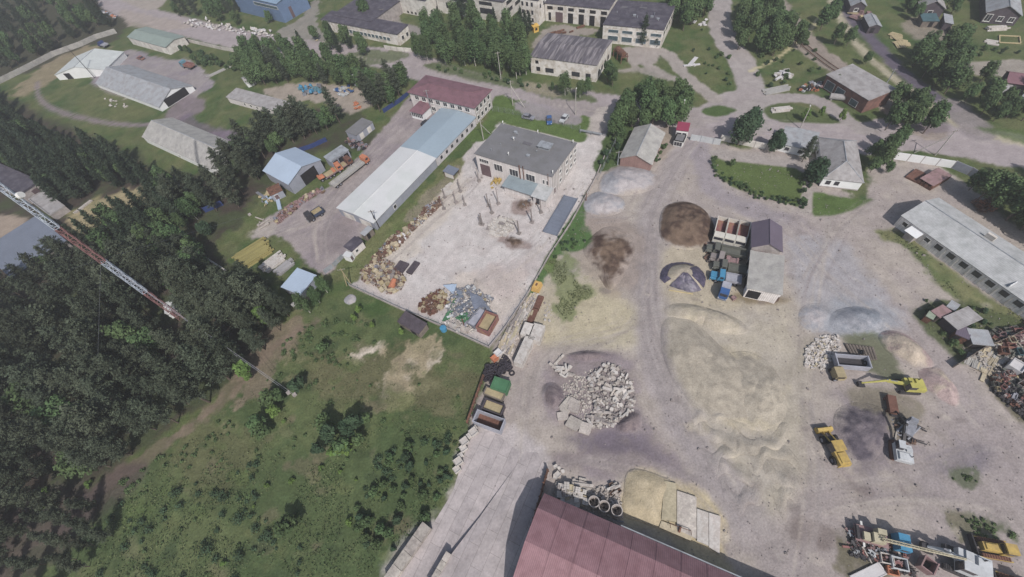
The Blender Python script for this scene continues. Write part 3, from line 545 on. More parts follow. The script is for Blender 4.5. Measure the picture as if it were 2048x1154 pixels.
# the long store: white and blue halves of one roof
ws = bld('warehouse', 'long low store with white metal roof, its far half roofed pale blue', 'building', (746.7, 446.7), (952.5, 233.9), (675.3, 412.4), 3.2, 'blue_grey_wall', 'white_metal_roof', 'gable', .7, .3, L=30,
    wins=[('f', 9, 1.4, 1.1, 1.4, 'w')]+[('e', 4, 1.2, 4.2, 2.2, 'p'), ('e', 10.5, 1.2, 4.2, 2.2, 'p')])
xs = [-22.6, 0.0] if ws['_f'] else [30, 52.6]
W_ = ws['_W']; b = MB(); b.slab((xs[0], 0, 3.2), (xs[1], 0, 3.2), (xs[1], W_/2, 3.9), (xs[0], W_/2, 3.9), .16); b.slab((xs[0], W_, 3.2), (xs[0], W_/2, 3.903), (xs[1], W_/2, 3.903), (xs[1], W_, 3.2), .16); obj('blue_roof', b, M('blue_metal_roof'), ws)
b = MB(); b.xprism([(.3, 0), (W_-.3, 0), (W_-.3, 3.1), (W_/2, 3.7), (.3, 3.1)], xs[0]+.01, xs[1]-.3); ww = obj('wall', b, M('white_brick_wall'), ws)
for i in range(7): b = MB(); b.bb(xs[0]+2+i*2.9, xs[0]+2.9+i*2.9, .18, .3, 1.2, 2.2); obj('window', b, M('glass'), ws)
# red arched hall at the bottom of the picture
O, ang, L0, _, fl = frame3((1464.5, 1149), (1088.4, 986.2), (1100, 1500), 4.2)
u = (g(1464.5, 1149, 4.2).xy-g(1088.4, 986.2, 4.2).xy).normalized(); O2 = g(1088.4, 986.2, 4.2).xy; hang = math.atan2(u.y, u.x); t = thing('storage_hall', 'big storage hall with ribbed dull red faceted roof at the bottom edge', 'building', (O2.x, O2.y, 0), hang)
prof = [(0, 4.2), (-2.9, 6.6), (-8.2, 7.9), (-13.5, 6.6), (-16.4, 4.2)]; LH = 46
b = MB()
for i in range(4): p, q = prof[i], prof[i+1]; b.slab((0, q[0], q[1]), (LH, q[0], q[1]), (LH, p[0], p[1]), (0, p[0], p[1]), .12)
ro = obj('roof', b, M('hall_roof'), t); b = MB()
for k in range(1, 12):
    x = k*LH/12+.3
    for i in range(4): p, q = prof[i], prof[i+1]; b.tube((x, p[0], p[1]+.02), (x, q[0], q[1]+.02), .035, n=4)
obj('roof_seam', b, M('red_metal_roof'), ro)
b = MB(); b.xprism([(-.25, 0), (-16.15, 0)]+[(p[0]*.985-.2, p[1]-.16) for p in prof[::-1]], .25, LH-.25); obj('wall', b, M('precast'), t)
b = MB(); b.bb(13.5, 33, .05, .25, 3.95, 4.1); obj('gutter', b, M('galvanised'), t)
b = MB(); b.bb(18, 24, -.2, -.05, 0, 3.4); obj('gate', b, M('brown_door'), t)
# truck shed: purple ridge roof, long grey slab roof, one building line
bld('truck_shed', 'garage with dark purple ridged metal roof next to the parked dump trucks', 'shed', (1502, 494.6), (1503, 444.8), (1566, 502.6), 4.2, 'grey_concrete', 'purple_roof', 'gable', 2.0, .35, wins=[('e', 2.5, 1.6, 3, 2.8, 'b')])
t = bld('truck_shed', 'low shed with pale grey weathered flat slate roof, joined to the purple garage', 'shed', (1493, 576.3), (1501, 500), (1565, 579.3), 3.8, 'slag_wall', 'slate_light', 'mono', .3, .35, wins=[('f', 4, 1.6, 3, 2.6, 'o'), ('f', 8.6, 1.6, 3, 2.6, 'o'), ('e', 2, 1.6, 2.6, 2.6, 'o'), ('e', 6, 1.6, 2.2, 2.4, 'o')])
# west hangar and sheds
bld('hangar', 'hangar with bright pale blue metal gable roof in the west works yard', 'hangar', (576, 369.6), (524.6, 341.5), (645, 320.4), 4.2, 'blue_grey_wall', 'pale_blue_roof', 'gable', 2.2, .3, wins=[('e', 7.5, 2.0, 5.5, 4, 'o')])
bld('shed', 'small garage with grey roof and two white doors beside the west yard', 'garage', (711.8, 271.3), (745.7, 243.2), (689.6, 264.2), 2.8, 'blue_grey_wall', 'roof_felt', 'mono', .2, .15, wins=[('f', 2.3, 1.2, 1.7, 2, 'p'), ('f', 6, 1.2, 1.7, 2, 'p')])
bld('shed', 'open lean-to with narrow blue grey sheet roof behind the orange machines', 'shed', (661.5, 324), (697.8, 299.4), (646, 315.7), 3, 'blue_grey_wall', 'galvanised', 'mono', .3, .2, wins=row('f', 1.5, 2.1, 3, 1.3, 1.7, 2.2, 'o'))
bld('hut', 'small white hut with black felt roof by the grass verge', 'hut', (702.9, 503.5), (726.7, 482), (684.8, 495.3), 2.6, 'white_brick', 'bitumen', 'mono', .25, .2, wins=[('f', 1.5, 1.4, .8, .9, 'w')])
bld('shed', 'grey slatted tin shed against the end of the long store', 'shed', (729, 472), (746, 456), (713.4, 473.4), 2.4, 'old_wood', 'slate_blue', 'mono', .2, .15, wins=[('f', 1.2, 1.1, 1, 1.8, 'o')])
bld('hut', 'white boxed porch hut in front of the black roofed hut', 'hut', (698, 516), (706, 506), (686, 510), 2.0, 'white_paint', 'white_metal_roof', 'flat', 0, .1, wins=[('f', .8, 1, .8, 1.7, 'd')])
bld('shed', 'shed with plain pale blue roof under the trees south of the timber', 'shed', (600.5, 590), (633.4, 550.2), (571, 565.8), 3.0, 'blue_grey_wall', 'pale_blue_roof', 'mono', .4, .25, wins=[('f', 3, 1.3, 1.5, 2, 'o')])
bld('shed', 'long narrow white topped kennel below the blue roofed shed', 'shed', (586, 614), (618, 588), (580, 610), 1.6, 'old_wood', 'slate_light', 'mono', .1, .05, wins=[('f', 1.5, .7, 1, 1, 'o')])
bld('shed', 'little rusty roofed shed left of the pale blue hangar', 'shed', (540, 392), (565, 380), (528, 381), 2.6, 'blue_grey_wall', 'rust', 'mono', .3, .15, wins=[('f', 1.5, 1.1, 1.2, 1.8, 'd')])
bld('shed', 'grey shed half hidden in the trees on the top left slope', 'shed', (490, 165), (508, 157), (476, 158), 2.4, 'white_paint', 'slate', 'gable', .7, .2, wins=[('f', 2, 1.2, 1, 1, 'w')])
# north-west compound
bld('store_building', 'store with faded green roof and white buttressed walls', 'building', (330, 95), (253, 74), (368, 72), 3.6, 'white_panel', 'green_roof', 'gable', 1.0, .3, wins=row('f', 1.5, 1.6, 12, 1.7, .5, 2.8, 'p')+row('e', 2, 2, 7, 1.7, .7, 2.9, 'p'))
bld('hangar', 'hangar with white near slope at the left end of the asphalt yard', 'hangar', (108, 150), (150.3, 113), (165, 183), 2.6, 'white_paint', 'white_slate', 'gable', 2.6, .2, wins=[('e', 6, 1.4, 3, 2.6, 'o')])
bld('hangar', 'long grey hangar with open gable lined with white steps', 'hangar', (317, 215), (190, 167), (347, 188), 2.0, 'white_paint', 'slate_blue', 'gable', 3.2, .25, Wd=16.4, wins=[('e', 8.2, 1.7, 10, 3.0, 'o'), ('E', 8.2, 1.7, 10, 3.0, 'o')])
t = thing('ramp', 'stepped white concrete loading ramp outside the open hangar gable', 'ramp', g(352, 196), math.radians(-60)); b = MB()
for i in range(3): b.bb(-3.6, 3.6, -1.6-i*1.6, -i*1.6-.1, 0, 1.5-.45*i)
obj('step', b, M('slate_light'), t)
bld('hangar', 'grey slate barn with white gable near the bare purple ground', 'hangar', (421, 338), (283, 274), (447, 303), 2.6, 'white_paint', 'slate_light', 'gable', 2.9, .25, Wd=13, wins=[('f', 8, 1.2, 1, 1, 'w'), ('f', 20, 1.2, 1, 1, 'w'), ('e', 6.5, 1.4, 2.6, 2.4, 'p')])
bld('shed', 'long low grey roofed shed with cream walls right of the grass', 'shed', (560, 224), (451, 194), (575, 204), 2.6, 'white_brick', 'slate', 'mono', .5, .25, wins=row('f', 3, 3.5, 6, 1.4, 1, 1, 'w'))
bld('workshop', 'flat black roofed workshop cut by the left edge of the picture', 'building', (40, 391), (-60, 344), (84, 364), 4.0, 'grey_concrete', 'bitumen', 'flat', 0, .1, parapet=.5, wins=[('e', 4, 2, 2, 2.5, 'b')])
bld('shed', 'roofless grey concrete annex beside the black roofed workshop', 'shed', (100, 432), (58, 400), (128, 410), 2.2, 'grey_concrete', 'slate', 'flat', 0, .1, parapet=.4, wins=[('f', 3, 1, 1.4, 1.8, 'o')])
bld('warehouse', 'warehouse with plain blue grey roof at the left edge under the mast', 'building', (21, 557), (133, 481), (-60, 520), 4.6, 'grey_concrete', 'grey_blue_roof', 'mono', .6, .3, wins=row('f', 3, 4, 4, 2.2, 1.5, 1.4, 'w'))
bld('hut', 'white equipment hut at the foot of the mast', 'hut', (330, 628), (350, 618), (318, 612), 2.6, 'white_paint', 'white_metal_roof', 'flat', 0, .1, wins=[('f', 1.2, 1.2, .9, 2, 'd')])
# blue hall, red patched dark roof, factory blocks on the northern edge
bld('industrial_hall', 'tall hall in blue cladding cut by the top edge of the picture', 'building', (552, 8), (455, -14), (612, -22), 8.5, 'blue_cladding', 'light_blue_cladding', 'gable', 1.2, .3, wins=[('f', 10, 6.4, 18, 1.4, 'g'), ('e', 6, 2.6, 1.6, 4.8, 'b')])
t = bld('workshop', 'long workshop with black felt roof and a pinkish wall of windows', 'building', (794, 69), (640, 39), (818, 51), 4.8, 'old_white_wall', 'bitumen', 'mono', .5, .3, wins=[('f', 6+i*2.2, 2.0, 1.8, 1.4, 'g') for i in range(12)]+row('e', 3, 3, 2, 2.2, 1.4, 1.5, 'w'))
bld('workshop', 'black roofed rear wing with an orange patch of rust on its roof', 'building', (742, 44), (664, 30), (765, -20), 5.2, 'grey_concrete', 'bitumen', 'flat', 0, .3, wins=[('e', 5, 2, 2, 2, 'o')])
t = bld('factory_building', 'grey panel factory block with a row of tiny windows near the ground', 'factory', (850, 2), (785, -9), (880, -30), 7.0, 'white_panel', 'bitumen', 'gable', 1.2, .2, wins=row('f', 3, 2.3, 5, .9, 1.0, .9, 'c')+row('e', 3, 4, 4, 1.5, 1.2, 1.4, 'c'))
bld('factory_building', 'wide white panel factory behind the tall trees with bands of broken windows', 'factory', (1006, 5), (868, -14), (1040, -30), 8.0, 'white_panel', 'bitumen', 'flat', 0, .2, parapet=.3, wins=[('f', s, z, 6.4, 1.3 if z > 5 else 2.2, 'n') for s in (9, 18, 27) for z in (6.6, 3.6)]+[('e', s, z, 4.5, 1.4, 'n') for s in (5, 12) for z in (6.4, 3.4)])
bld('factory_building', 'white three storey stair tower with nine small dark windows', 'tower', (1076, 2), (1039, -3), (1092, -18), 9.6, 'old_white_wall', 'bitumen', 'flat', 0, .15, parapet=.4, wins=[('f', s, z, .9, 1.5, 'n') for s in (3, 5.2, 7.4) for z in (2.0, 4.9, 7.9)]+row('e', 2, 3, 3, 7, 1, 1.4, 'n'))
bld('factory_building', 'long white workshop hall with five tall dark gateways under a black roof', 'factory', (1219, 19), (1088, 6), (1245, -22), 6.9, 'old_white_wall', 'bitumen', 'mono', 1.2, .25, wins=[('f', 2.2+i*4.6, 5.3, 2.4, 1.2, 'c') for i in range(6)]+[('f', 2.4+i*4.6, 2.0, 2.2, 3.8, 'c') for i in range(4)]+[('f', 21.2, 2.0, 3.2, 3.8, 'b'), ('f', 25.4, 2, 1.1, 3, 'c')])
bld('factory_building', 'white factory with broad black flat roof and green glazed window bands', 'factory', (1328, 60.7), (1205, 49.4), (1356.7, 8.7), 6.6, 'old_white_wall', 'bitumen', 'flat', 0, .2, parapet=0, wins=[('f', 18.4-i*5.3, 4.6, 3.9, 1.1, 'g') for i in range(4)]+[('f', 18.4-i*5.3, 2.0, 3.9, 1.8, 'g') for i in range(4)]+row('e', 3, 4, 5, 4.4, 2, 1.2, 'n'))
bld('factory_building', 'white brick workshop with collapsing streaked black roof', 'factory', (1194.6, 130.8), (1058.6, 112.7), (1232, 80.6), 6.2, 'old_white_wall', 'bitumen_streaked', 'gable', .9, .25, wins=[('f', 22.6, 4.4, 1.2, 1.1, 'c'), ('f', 22.2, 1.9, 1.5, 1.5, 'c'), ('f', 17.8, 1.9, 3.2, 1.6, 'n'), ('f', 7.8, 1.9, 3.0, 1.6, 'n'), ('f', 3.2, 1.9, 1.8, 1.6, 'n')]+row('e', 3, 3.5, 4, 2, 1.6, 1.6, 'c'))
b = MB()
for i in range(9): b.box((random.uniform(-8, 8), random.uniform(-1.6, 1.6), random.uniform(.2, .8)), (random.uniform(1.5, 5), random.uniform(.3, .8), random.uniform(.3, .8)), random.uniform(-.3, .3))
solo('scrap_heap', b, M('rust'), 'rusty scrap girders heaped behind the streaked black roof', 'scrap', g(1140, 62), .1)
t = thing('tank', 'rusty brown ribbed tank frame standing right of the streaked black roof', 'tank', g(1240, 118), .2); b = MB(); b.tube((0, -2.6, 2.6), (0, 2.6, 2.6), 1.1, n=10); obj('drum', b, M('rust'), t); b = MB()
for x in (-1.3, 1.3):
    for y in (-3, 0, 3): b.tube((x, y, 0), (x*.8, y, 3.2), .16); 
b.bb(-1.5, 1.5, -3.2, -2.8, 1.9, 2.1); b.bb(-1.5, 1.5, 2.8, 3.2, 1.9, 2.1); obj('stand', b, M('rust'), t)
t = thing('booth', 'small yellow kiosk by the stair tower', 'kiosk', g(1071, 63), .3); b = MB(); b.bb(-1.1, 1.1, -.9, .9, 0, 2.2); obj('wall', b, mat('yellow_paint', (214, 172, 70), .6), t); b = MB(); b.slab((-1.4, -1.2, 2.3), (1.4, -1.2, 2.3), (1.4, 1.2, 2.6), (-1.4, 1.2, 2.6), .1); obj('roof', b, M('yellow_paint'), t); b = MB(); b.bb(-.5, .5, -.95, -.9, .8, 1.7); obj('window', b, M('dark_opening'), t)
# gable shed, gatehouse
bld('shed', 'pale slate gable shed with a pink brick gable facing the gravel', 'shed', (1303.9, 329.6), (1331.5, 265.7), (1239, 314.3), 2.9, 'pink_brick', 'slate_light', 'gable', 2.2, .35, wins=row('f', 3, 4, 3, 1.4, 1, 1, 'w'))
t = bld('gatehouse', 'gatehouse with dark red roof and white framed glass front at the yard gate', 'gatehouse', (1377, 263), (1352, 260), (1381, 251), 3.3, 'white_frame', 'crimson_roof', 'mono', .9, .15, wins=[('f', 2.5, 1.6, 1.4, 2.0, 'w'), ('f', .95, 1.6, 1.2, 2.0, 'w'), ('e', 1.5, 1.5, 1.4, 1.6, 'w')])
t = bld('porch', 'low glazed entrance box with white roof in front of the gatehouse', 'porch', (1367, 285), (1347, 281), (1374, 267), 1.9, 'white_frame', 'roof_felt', 'flat', 0, .1, parapet=.12, wins=[('f', 1.45, 1, 2.3, 1.4, 'w'), ('e', 2.2, 1, 3.4, 1.4, 'w')])
# white house with hipped slate roof and its low wing
hs = bld('house', 'white single storey house with grey hipped slate roof beside the lawn', 'house', (1728.7, 365.8), (1713.4, 281), (1645.7, 355.3), 2.9, 'white_paint', 'slate', 'hip', 2.6, .22, wins=[('e', 7.6, 1.6, 1.1, 1.2, 'n'), ('e', 5.6, 1.6, 1.1, 1.2, 'n')]+row('b', 3, 3.2, 4, 1.4, 1.1, 1.2, 'w')+row('f', 3, 3.2, 4, 1.4, 1.1, 1.2, 'w'))
b = MB(); b.bb(.2, hs['_L']-.2, .2, hs['_W']-.2, 0, .35); obj('plinth', b, M('grey_concrete'), hs)
b = MB(); b.tube((4.5, 4.4, 4.0), (4.5, 4.4, 5.6), .06); b.tube((4.5, 4.4, 5.4), (4.5, 5.6, 5.2), .05); b.tube((4.5, 5.6, 4.2), (4.5, 5.6, 5.3), .05); obj('aerial', b, M('dark_steel'), hs)
bld('house', 'low white wing with grey roof tucked behind the two round trees', 'house', (1628, 302), (1558, 287), (1650, 272), 2.6, 'white_paint', 'slate_blue', 'mono', .8, .3, wins=row('f', 3, 3.4, 3, 1.3, 1.2, 1.2, 'w'))
# long barrack on the right
lb = bld('warehouse', 'very long pale slate roofed barrack with a row of square windows, right edge', 'building', (1801.6, 431), (2048, 603), (1873, 392), 3.4, 'slag_wall', 'pale_slate', 'gable', 1.9, .14, L=62, wins=[('f', 1.9, 2.1, 1.2, 1.1, 'w'), ('f', 7.5, 2.1, 1.2, 1.1, 'w')]+row('f', 10.2, 2.87, 18, 2.2, 1.5, 1.2, 'n')+row('f', 11.6, 2.87, 17, 1.5, .25, 2.9, 'p'))
s0 = ply(lb, 3.2); s1 = ply(lb, 6.2); xa, xb = sorted((s0, s1)); b = MB(); b.slab((xa, -1.8, 2.3), (xb, -1.8, 2.3), (xb, .35, 2.9), (xa, .35, 2.9), .1); obj('canopy', b, M('white_paint'), lb)
b = MB(); b.bb(xa+.5, xb-.5, -1.4, .34, 0, 2.2); obj('vestibule', b, M('grey_concrete'), lb)
x = ply(lb, 14); b = MB(); b.bb(x-.9, x+.9, 7.2, 7.8, 4.6, 6.0); obj('chimney', b, M('old_white_wall'), lb)
x = ply(lb, 24); b = MB(); b.bb(x-.06, x+.06, .4, 2.4, 3.7, 4.3); obj('flue', b, M('white_paint'), lb)
# brick railway house
bk = bld('house', 'red brick depot with plain grey lean-to roof beside the railway', 'depot', (1738, 201), (1652, 148.6), (1782, 175.7), 4.4, 'red_brick', 'slate', 'mono', .6, .3, wins=[('f', 13.6, 1.8, 3.2, 2.6, 'g'), ('f', 9.5, 1.8, 3, 2.4, 'g'), ('f', 4, 1.4, 2.6, 1.8, 'g')])
# village plots
v = dict(cat='house')
bld('house', 'timber house with blue grey gabled roof and white patterned windows, top right corner', 'house', (2046, 32), (2040, -14), (1972, 28), 3.4, 'dark_boards', 'slate_blue', 'gable', 2.6, .4, wins=[('e', 2.0, 1.8, 1.5, 1.4, 'v'), ('e', 5.0, 1.8, 1.5, 1.4, 'v'), ('e', 8.2, 1.8, 1.7, 2.2, 'v')])
bld('house', 'grey gabled cottage with dark gable at the top edge, left of the corner house', 'house', (1893, 18), (1882, -20), (1838, 12), 3.0, 'dark_boards', 'slate', 'gable', 2.4, .4, wins=[('e', 4, 1.5, 1.4, 1.2, 'v')])
bld('shed', 'garden shed with pale grey roof right of the cottage', 'shed', (1908, 48), (1905, 30), (1888, 45), 2.4, 'dark_boards', 'slate_blue', 'mono', .4, .2, wins=[('f', 2, 1.2, 1, 1.8, 'o')])
bld('shed', 'teal tin roofed shed at the head of the garden plot', 'shed', (1880, 42), (1846, 42), (1884, 28), 2.2, 'old_wood', mat('teal_roof', (70, 100, 108), .7, 2, .1, .4, .15).name, 'mono', .3, .2, wins=[('f', 2, 1, 1.2, 1.6, 'o')])
bld('house', 'pale blue roofed cottage beside the dark ditch road at the top', 'house', (1735, 12), (1722, -18), (1702, 14), 2.8, 'dark_boards', 'slate_blue', 'gable', 1.6, .3, wins=[('e', 3, 1.4, 1.2, 1.1, 'v')])
bld('shed', 'small shed with grey slate roof beside the dark ditch road', 'shed', (1765, 53), (1752, 30), (1742, 60), 2.4, 'dark_boards', 'slate_blue', 'gable', .8, .2, wins=[('e', 2.5, 1.1, 1.2, 1.7, 'o')])
bld('house', 'maroon roofed cottage on the right edge above the hedge', 'house', (2060, 172), (2012, 165), (2075, 150), 3.2, 'dark_boards', 'red_metal_roof', 'gable', 1.4, .3, wins=[('f', 3, 1.4, 1.2, 1.1, 'v')])
bld('shed', 'grey roofed woodshed left of the maroon roofed cottage', 'shed', (2032, 192), (2002, 189), (2036, 170), 2.4, 'old_wood', 'slate', 'mono', .3, .2, wins=[('f', 2, 1.1, 1.2, 1.7, 'o')])
bld('hut', 'turquoise hut on the right edge below the woodshed', 'hut', (2062, 205), (2038, 196), (2070, 190), 2.2, mat('turquoise', (92, 138, 156), .7, 2, .1, .4, .1).name, 'slate_blue', 'gable', .8, .2, wins=[('f', 2, 1.1, 1, 1.2, 'w')])
# shacks by the lower right road
bld('shack', 'shack with faded pink tin roof, leftmost of the weedy plot', 'shack', (1880, 637), (1861, 622), (1902, 622), 2.0, 'old_wood', mat('pink_tin', (150, 120, 122), .8, 2, .1, .4, .15, c2=(132, 108, 106)).name, 'flat', 0, .15, wins=[('f', 1, 1, 1, 1.4, 'o')])
bld('shack', 'little shack with green and cream patched lid beside the pink roofed one', 'shack', (1866, 640), (1851, 632), (1876, 630), 1.8, 'rust', mat('green_tin', (146, 158, 140), .8, 2, .1, .6, .2).name, 'flat', 0, .1, wins=[('f', 1, .9, .8, 1.3, 'o')])
bld('shack', 'grey planked shelter with two dark holes in its big flat roof', 'shack', (1916, 660), (1886, 634), (1966, 640), 2.4, 'dark_boards', 'slate', 'mono', .3, .2, wins=[('f', 2.5, 1.2, 1.4, 1.8, 'o')])
bld('shack', 'low dark grey shack behind the pink and grey roofed shacks', 'shack', (1910, 623), (1892, 613), (1926, 613), 2.0, 'dark_boards', 'slate_blue', 'flat', 0, .15, wins=[('f', .85, 1, .9, 1.3, 'o')])
bld('shack', 'maroon box shack below the planked shelter with a white lid on top', 'shack', (1938, 680), (1910, 668), (1956, 664), 2.0, 'rust', 'purple_roof', 'flat', 0, .1, wins=[('f', 1.6, 1, 1, 1.4, 'o')])
bld('shed', 'collapsing tar roofed shed in the rubbish at the lower right edge', 'shed', (1990, 692), (1946, 688), (2012, 664), 2.0, 'old_wood', 'slate_blue', 'mono', .2, .2, wins=[('f', 2.5, 1, 1.6, 1.5, 'o')])
bld('shed', 'open dark plank roofed shelter standing outside the fence in the meadow', 'shelter', (837, 669), (793.6, 643), (850, 645), 2.2, 'old_wood', 'dark_boards', 'mono', .3, .15, L=None, wins=[('f', 2, 1, 1.6, 1.4, 'o')])

# small things that break up the roofs
def bits(t, n, z, seed, kinds=('pipe', 'box', 'patch')):
    rs = random.Random(seed)
    for i in range(n):
        x, y = rs.uniform(.1, .9)*t['_L'], rs.uniform(.15, .85)*t['_W']; k = rs.choice(kinds); b = MB()
        if k == 'pipe': b.tube((x, y, z-.3), (x, y, z+.7), .1, n=7); b.tube((x, y, z+.7), (x, y, z+.8), .18, .08, 7); obj('vent_pipe', b, M('galvanised'), t)
        elif k == 'box': b.box((x, y, z+.2), (rs.uniform(.6, 1.2), rs.uniform(.5, .9), .5), 0, 0, .85); b.box((x, y, z+.5), (1.1, .8, .08)); obj('roof_hatch', b, M('galvanised'), t)
        else: w_, h_ = rs.uniform(1, 3.2), rs.uniform(.7, 2); b.box((x, y, z+.015*(i+1)+.05), (w_, h_, .03)); obj('roof_patch', b, M('patch_felt'), t)
mat('patch_felt', (104, 102, 108), .9, 2, .1, .4, .15)
for o_ in list(C.objects):
    if o_.type == 'EMPTY' and o_.get('_L') and o_['label'].startswith(('wide white panel factory', 'white factory with broad', 'pale two storey office', 'long white workshop hall')):
        zz = {'wid': 8.0, 'whi': 6.65, 'pal': 7.5, 'lon': 7.5}[o_['label'][:3]]; bits(o_, 9, zz, len(o_['label']), ('pipe', 'box', 'patch') if o_['label'][:3] != 'lon' else ('pipe',))
# ------------------------------------------------------------------ vegetation
mat('pine_needles', (74, 83, 67), .8, .9, .34, .25, .26, rnd=.25, spec=.1); mat('spruce_needles', (60, 74, 58), .8, .9, .30, .25, .2, rnd=.18, spec=.1)
mat('leaves', (78, 100, 62), .75, .9, .28, .3, .2, rnd=.2, spec=.15); mat('young_leaves', (96, 122, 58), .75, .9, .22, .3, .15, rnd=.12, spec=.15); mat('dark_leaves', (60, 82, 58), .75, .9, .28, .3, .2, rnd=.18, spec=.15)
mat('bark', (104, 92, 84), .9, 4, .2, 1, .2); mat('pine_bark', (98, 86, 78), .9, 4, .2, 1, .2); mat('birch_bark', (176, 172, 166), .8, 4, .25, 1.5, .3)
def leafmesh(name, cen, nrm, size, m, asp=1.0, rs=RN, tri=False):
    n = len(cen); nr = nrm/np.linalg.norm(nrm, axis=1)[:, None]; up = rs.normal(size=(n, 3)); a = np.cross(nr, up); a /= np.linalg.norm(a, axis=1)[:, None]+1e-9; b = np.cross(nr, a)
    s = size[:, None]; V = np.stack([cen-a*s*asp-b*s*.6, cen+a*s*asp-b*s*.5, cen+a*s*asp*.7+b*s*.6, cen-a*s*asp*.6+b*s*.55], 1).reshape(-1, 3)
    me = bpy.data.meshes.new(name); me.vertices.add(4*n); me.vertices.foreach_set('co', V.ravel()); me.loops.add(4*n); me.loops.foreach_set('vertex_index', np.arange(4*n, dtype=np.int32))
    me.polygons.add(n); me.polygons.foreach_set('loop_start', np.arange(0, 4*n, 4, dtype=np.int32)); me.polygons.foreach_set('loop_total', np.full(n, 4, dtype=np.int32)); me.update(calc_edges=True); me.materials.append(m); return me
def pine_crown(seed, h=13, r=2.6, base=.38, m='pine_needles', dens=1.0, conic=.38):
    rs = np.random.RandomState(seed); cen, nr, sz = [], [], []; zs = h*base
    nb = int(46*dens)
    for i in range(nb):
        f = (i+rs.rand())/nb; z = zs+(h-zs)*f; R = r*(1-f)**conic*(.4+.8*rs.rand())*(min(1, .5+f*2.2)) + .25; th = i*2.4+rs.rand()*.8
        k = max(3, int(R*7))
        for j in range(k):
            t = (j+1)/k; rad = R*t; p = np.array([math.cos(th)*rad, math.sin(th)*rad, z-.25*rad+.28*rad*t]); w = .18+.34*t*(1.2-t)*R*.8
            for q in range(10):
                cen.append(p+rs.normal(size=3)*[w, w, w*.55]); nr.append([rs.normal()*.9, rs.normal()*.9, 1.0]); sz.append(rs.uniform(.07, .17))
    for q in range(26): cen.append(np.array([0, 0, h-.5])+rs.normal(size=3)*[.22, .22, .55]); nr.append(rs.normal(size=3)); sz.append(rs.uniform(.15, .3))
    return leafmesh('pine_crown', np.array(cen), np.array(nr), np.array(sz), M(m), 1.5, rs)
def trunk(h, r, seed, m='bark', limbs=6, lean=.02, base=.3, spread=.35):
    rs = random.Random(seed); b = MB(); p = Vector((0, 0, -.1)); n = 5; pts = [p]
    for i in range(n): p = p+Vector((rs.uniform(-lean, lean)*h, rs.uniform(-lean, lean)*h, h*.92/n)); pts.append(p)
    for i in range(n): b.tube(pts[i], pts[i+1], r*(1-i/n*.85), r*(1-(i+1)/n*.85), 7, cap=False)
    for i in range(limbs):
        f = base+(1-base)*.85*i/max(1, limbs); k = min(n-1, int(f*n)); q = pts[k].lerp(pts[k+1], f*n-k); th = i*2.4+rs.random(); l = h*spread*(1-f*.6)
        b.tube(q, q+Vector((math.cos(th)*l, math.sin(th)*l, l*.75)), r*.4*(1-f*.6), r*.1, 5, cap=False)
    return b
def lobed_crown(seed, h, r, z0, m, n=1500, lobes=9, size=(.16, .34), flat=.85):
    rs = np.random.RandomState(seed); L = []
    for i in range(lobes):
        th = i*2.4+rs.rand(); f = (i+.5)/lobes; rr = r*.62*math.sqrt(rs.rand()*.8+.2)*(1-.45*f)
        L.append((np.array([math.cos(th)*rr, math.sin(th)*rr, z0+(h-z0)*(.22+.62*f)]), r*rs.uniform(.34, .58)*(1-.25*f)))
    cen, nr, sz = [], [], []
    for i in range(n):
        c, R = L[rs.randint(lobes)]; d = rs.normal(size=3); d /= np.linalg.norm(d); rad = R*(rs.rand()**.35)*rs.uniform(.8, 1.12)
        p = c+d*rad*np.array([1, 1, flat*(h-z0)/(2*r)+.25]); 
        if p[2] < z0*.8: continue
        cen.append(p); nr.append(d+rs.normal(size=3)*.5+[0, 0, .4]); sz.append(rs.uniform(*size))
    return leafmesh('leafy_crown', np.array(cen), np.array(nr), np.array(sz), M(m), 1.1, rs)
KINDS = {}
def kind(key, tname, crowns, trunks, cat):
    KINDS[key] = (tname, crowns, trunks, cat)
tm = lambda b, m: b.mesh('trunk', M(m))
kind('pine', 'pine_tree', [pine_crown(s, 13, r_, b_) for s, r_, b_ in ((1, 2.8, .2), (2, 2.4, .25), (3, 3.1, .18), (4, 2.6, .15), (5, 2.3, .28))], [tm(trunk(13, .2, s, limbs=8, spread=.16, base=.35), 'pine_bark') for s in range(5)], 'pine tree')
kind('spruce', 'spruce_tree', [pine_crown(s, 12, r_, .1, 'spruce_needles', 1.4, .72) for s, r_ in ((11, 2.5), (12, 2.2), (13, 2.8))], [tm(trunk(12, .18, s, limbs=4, spread=.1), 'bark') for s in range(3)], 'spruce tree')
kind('broad', 'leafy_tree', [lobed_crown(s, 10, r_, 1.8, 'leaves', 2600, 11) for s, r_ in ((21, 3.6), (22, 3.1), (23, 4.0), (24, 3.3))], [tm(trunk(8.5, .2, s+5, limbs=9, spread=.3), 'bark') for s in range(4)], 'tree')
kind('birch', 'birch_tree', [lobed_crown(s, 11.5, r_, 1.2, 'leaves', 3000, 15, (.12, .26)) for s, r_ in ((31, 3.5), (32, 3.0), (33, 3.8))], [tm(trunk(10.5, .16, s+9, limbs=9, spread=.2), 'birch_bark') for s in range(3)], 'birch tree')
kind('young', 'young_tree', [lobed_crown(s, 6, r_, .6, 'young_leaves', 1500, 8, (.13, .28)) for s, r_ in ((41, 2.2), (42, 1.8))], [tm(trunk(5, .1, s+19, limbs=6), 'bark') for s in range(2)], 'tree')
kind('round', 'round_tree', [lobed_crown(s, 6.5, r_, 1.0, 'dark_leaves', 3600, 16, (.12, .26), 1.0) for s, r_ in ((51, 2.9), (52, 2.5))], [tm(trunk(5, .15, s+29, limbs=7), 'bark') for s in range(2)], 'tree')
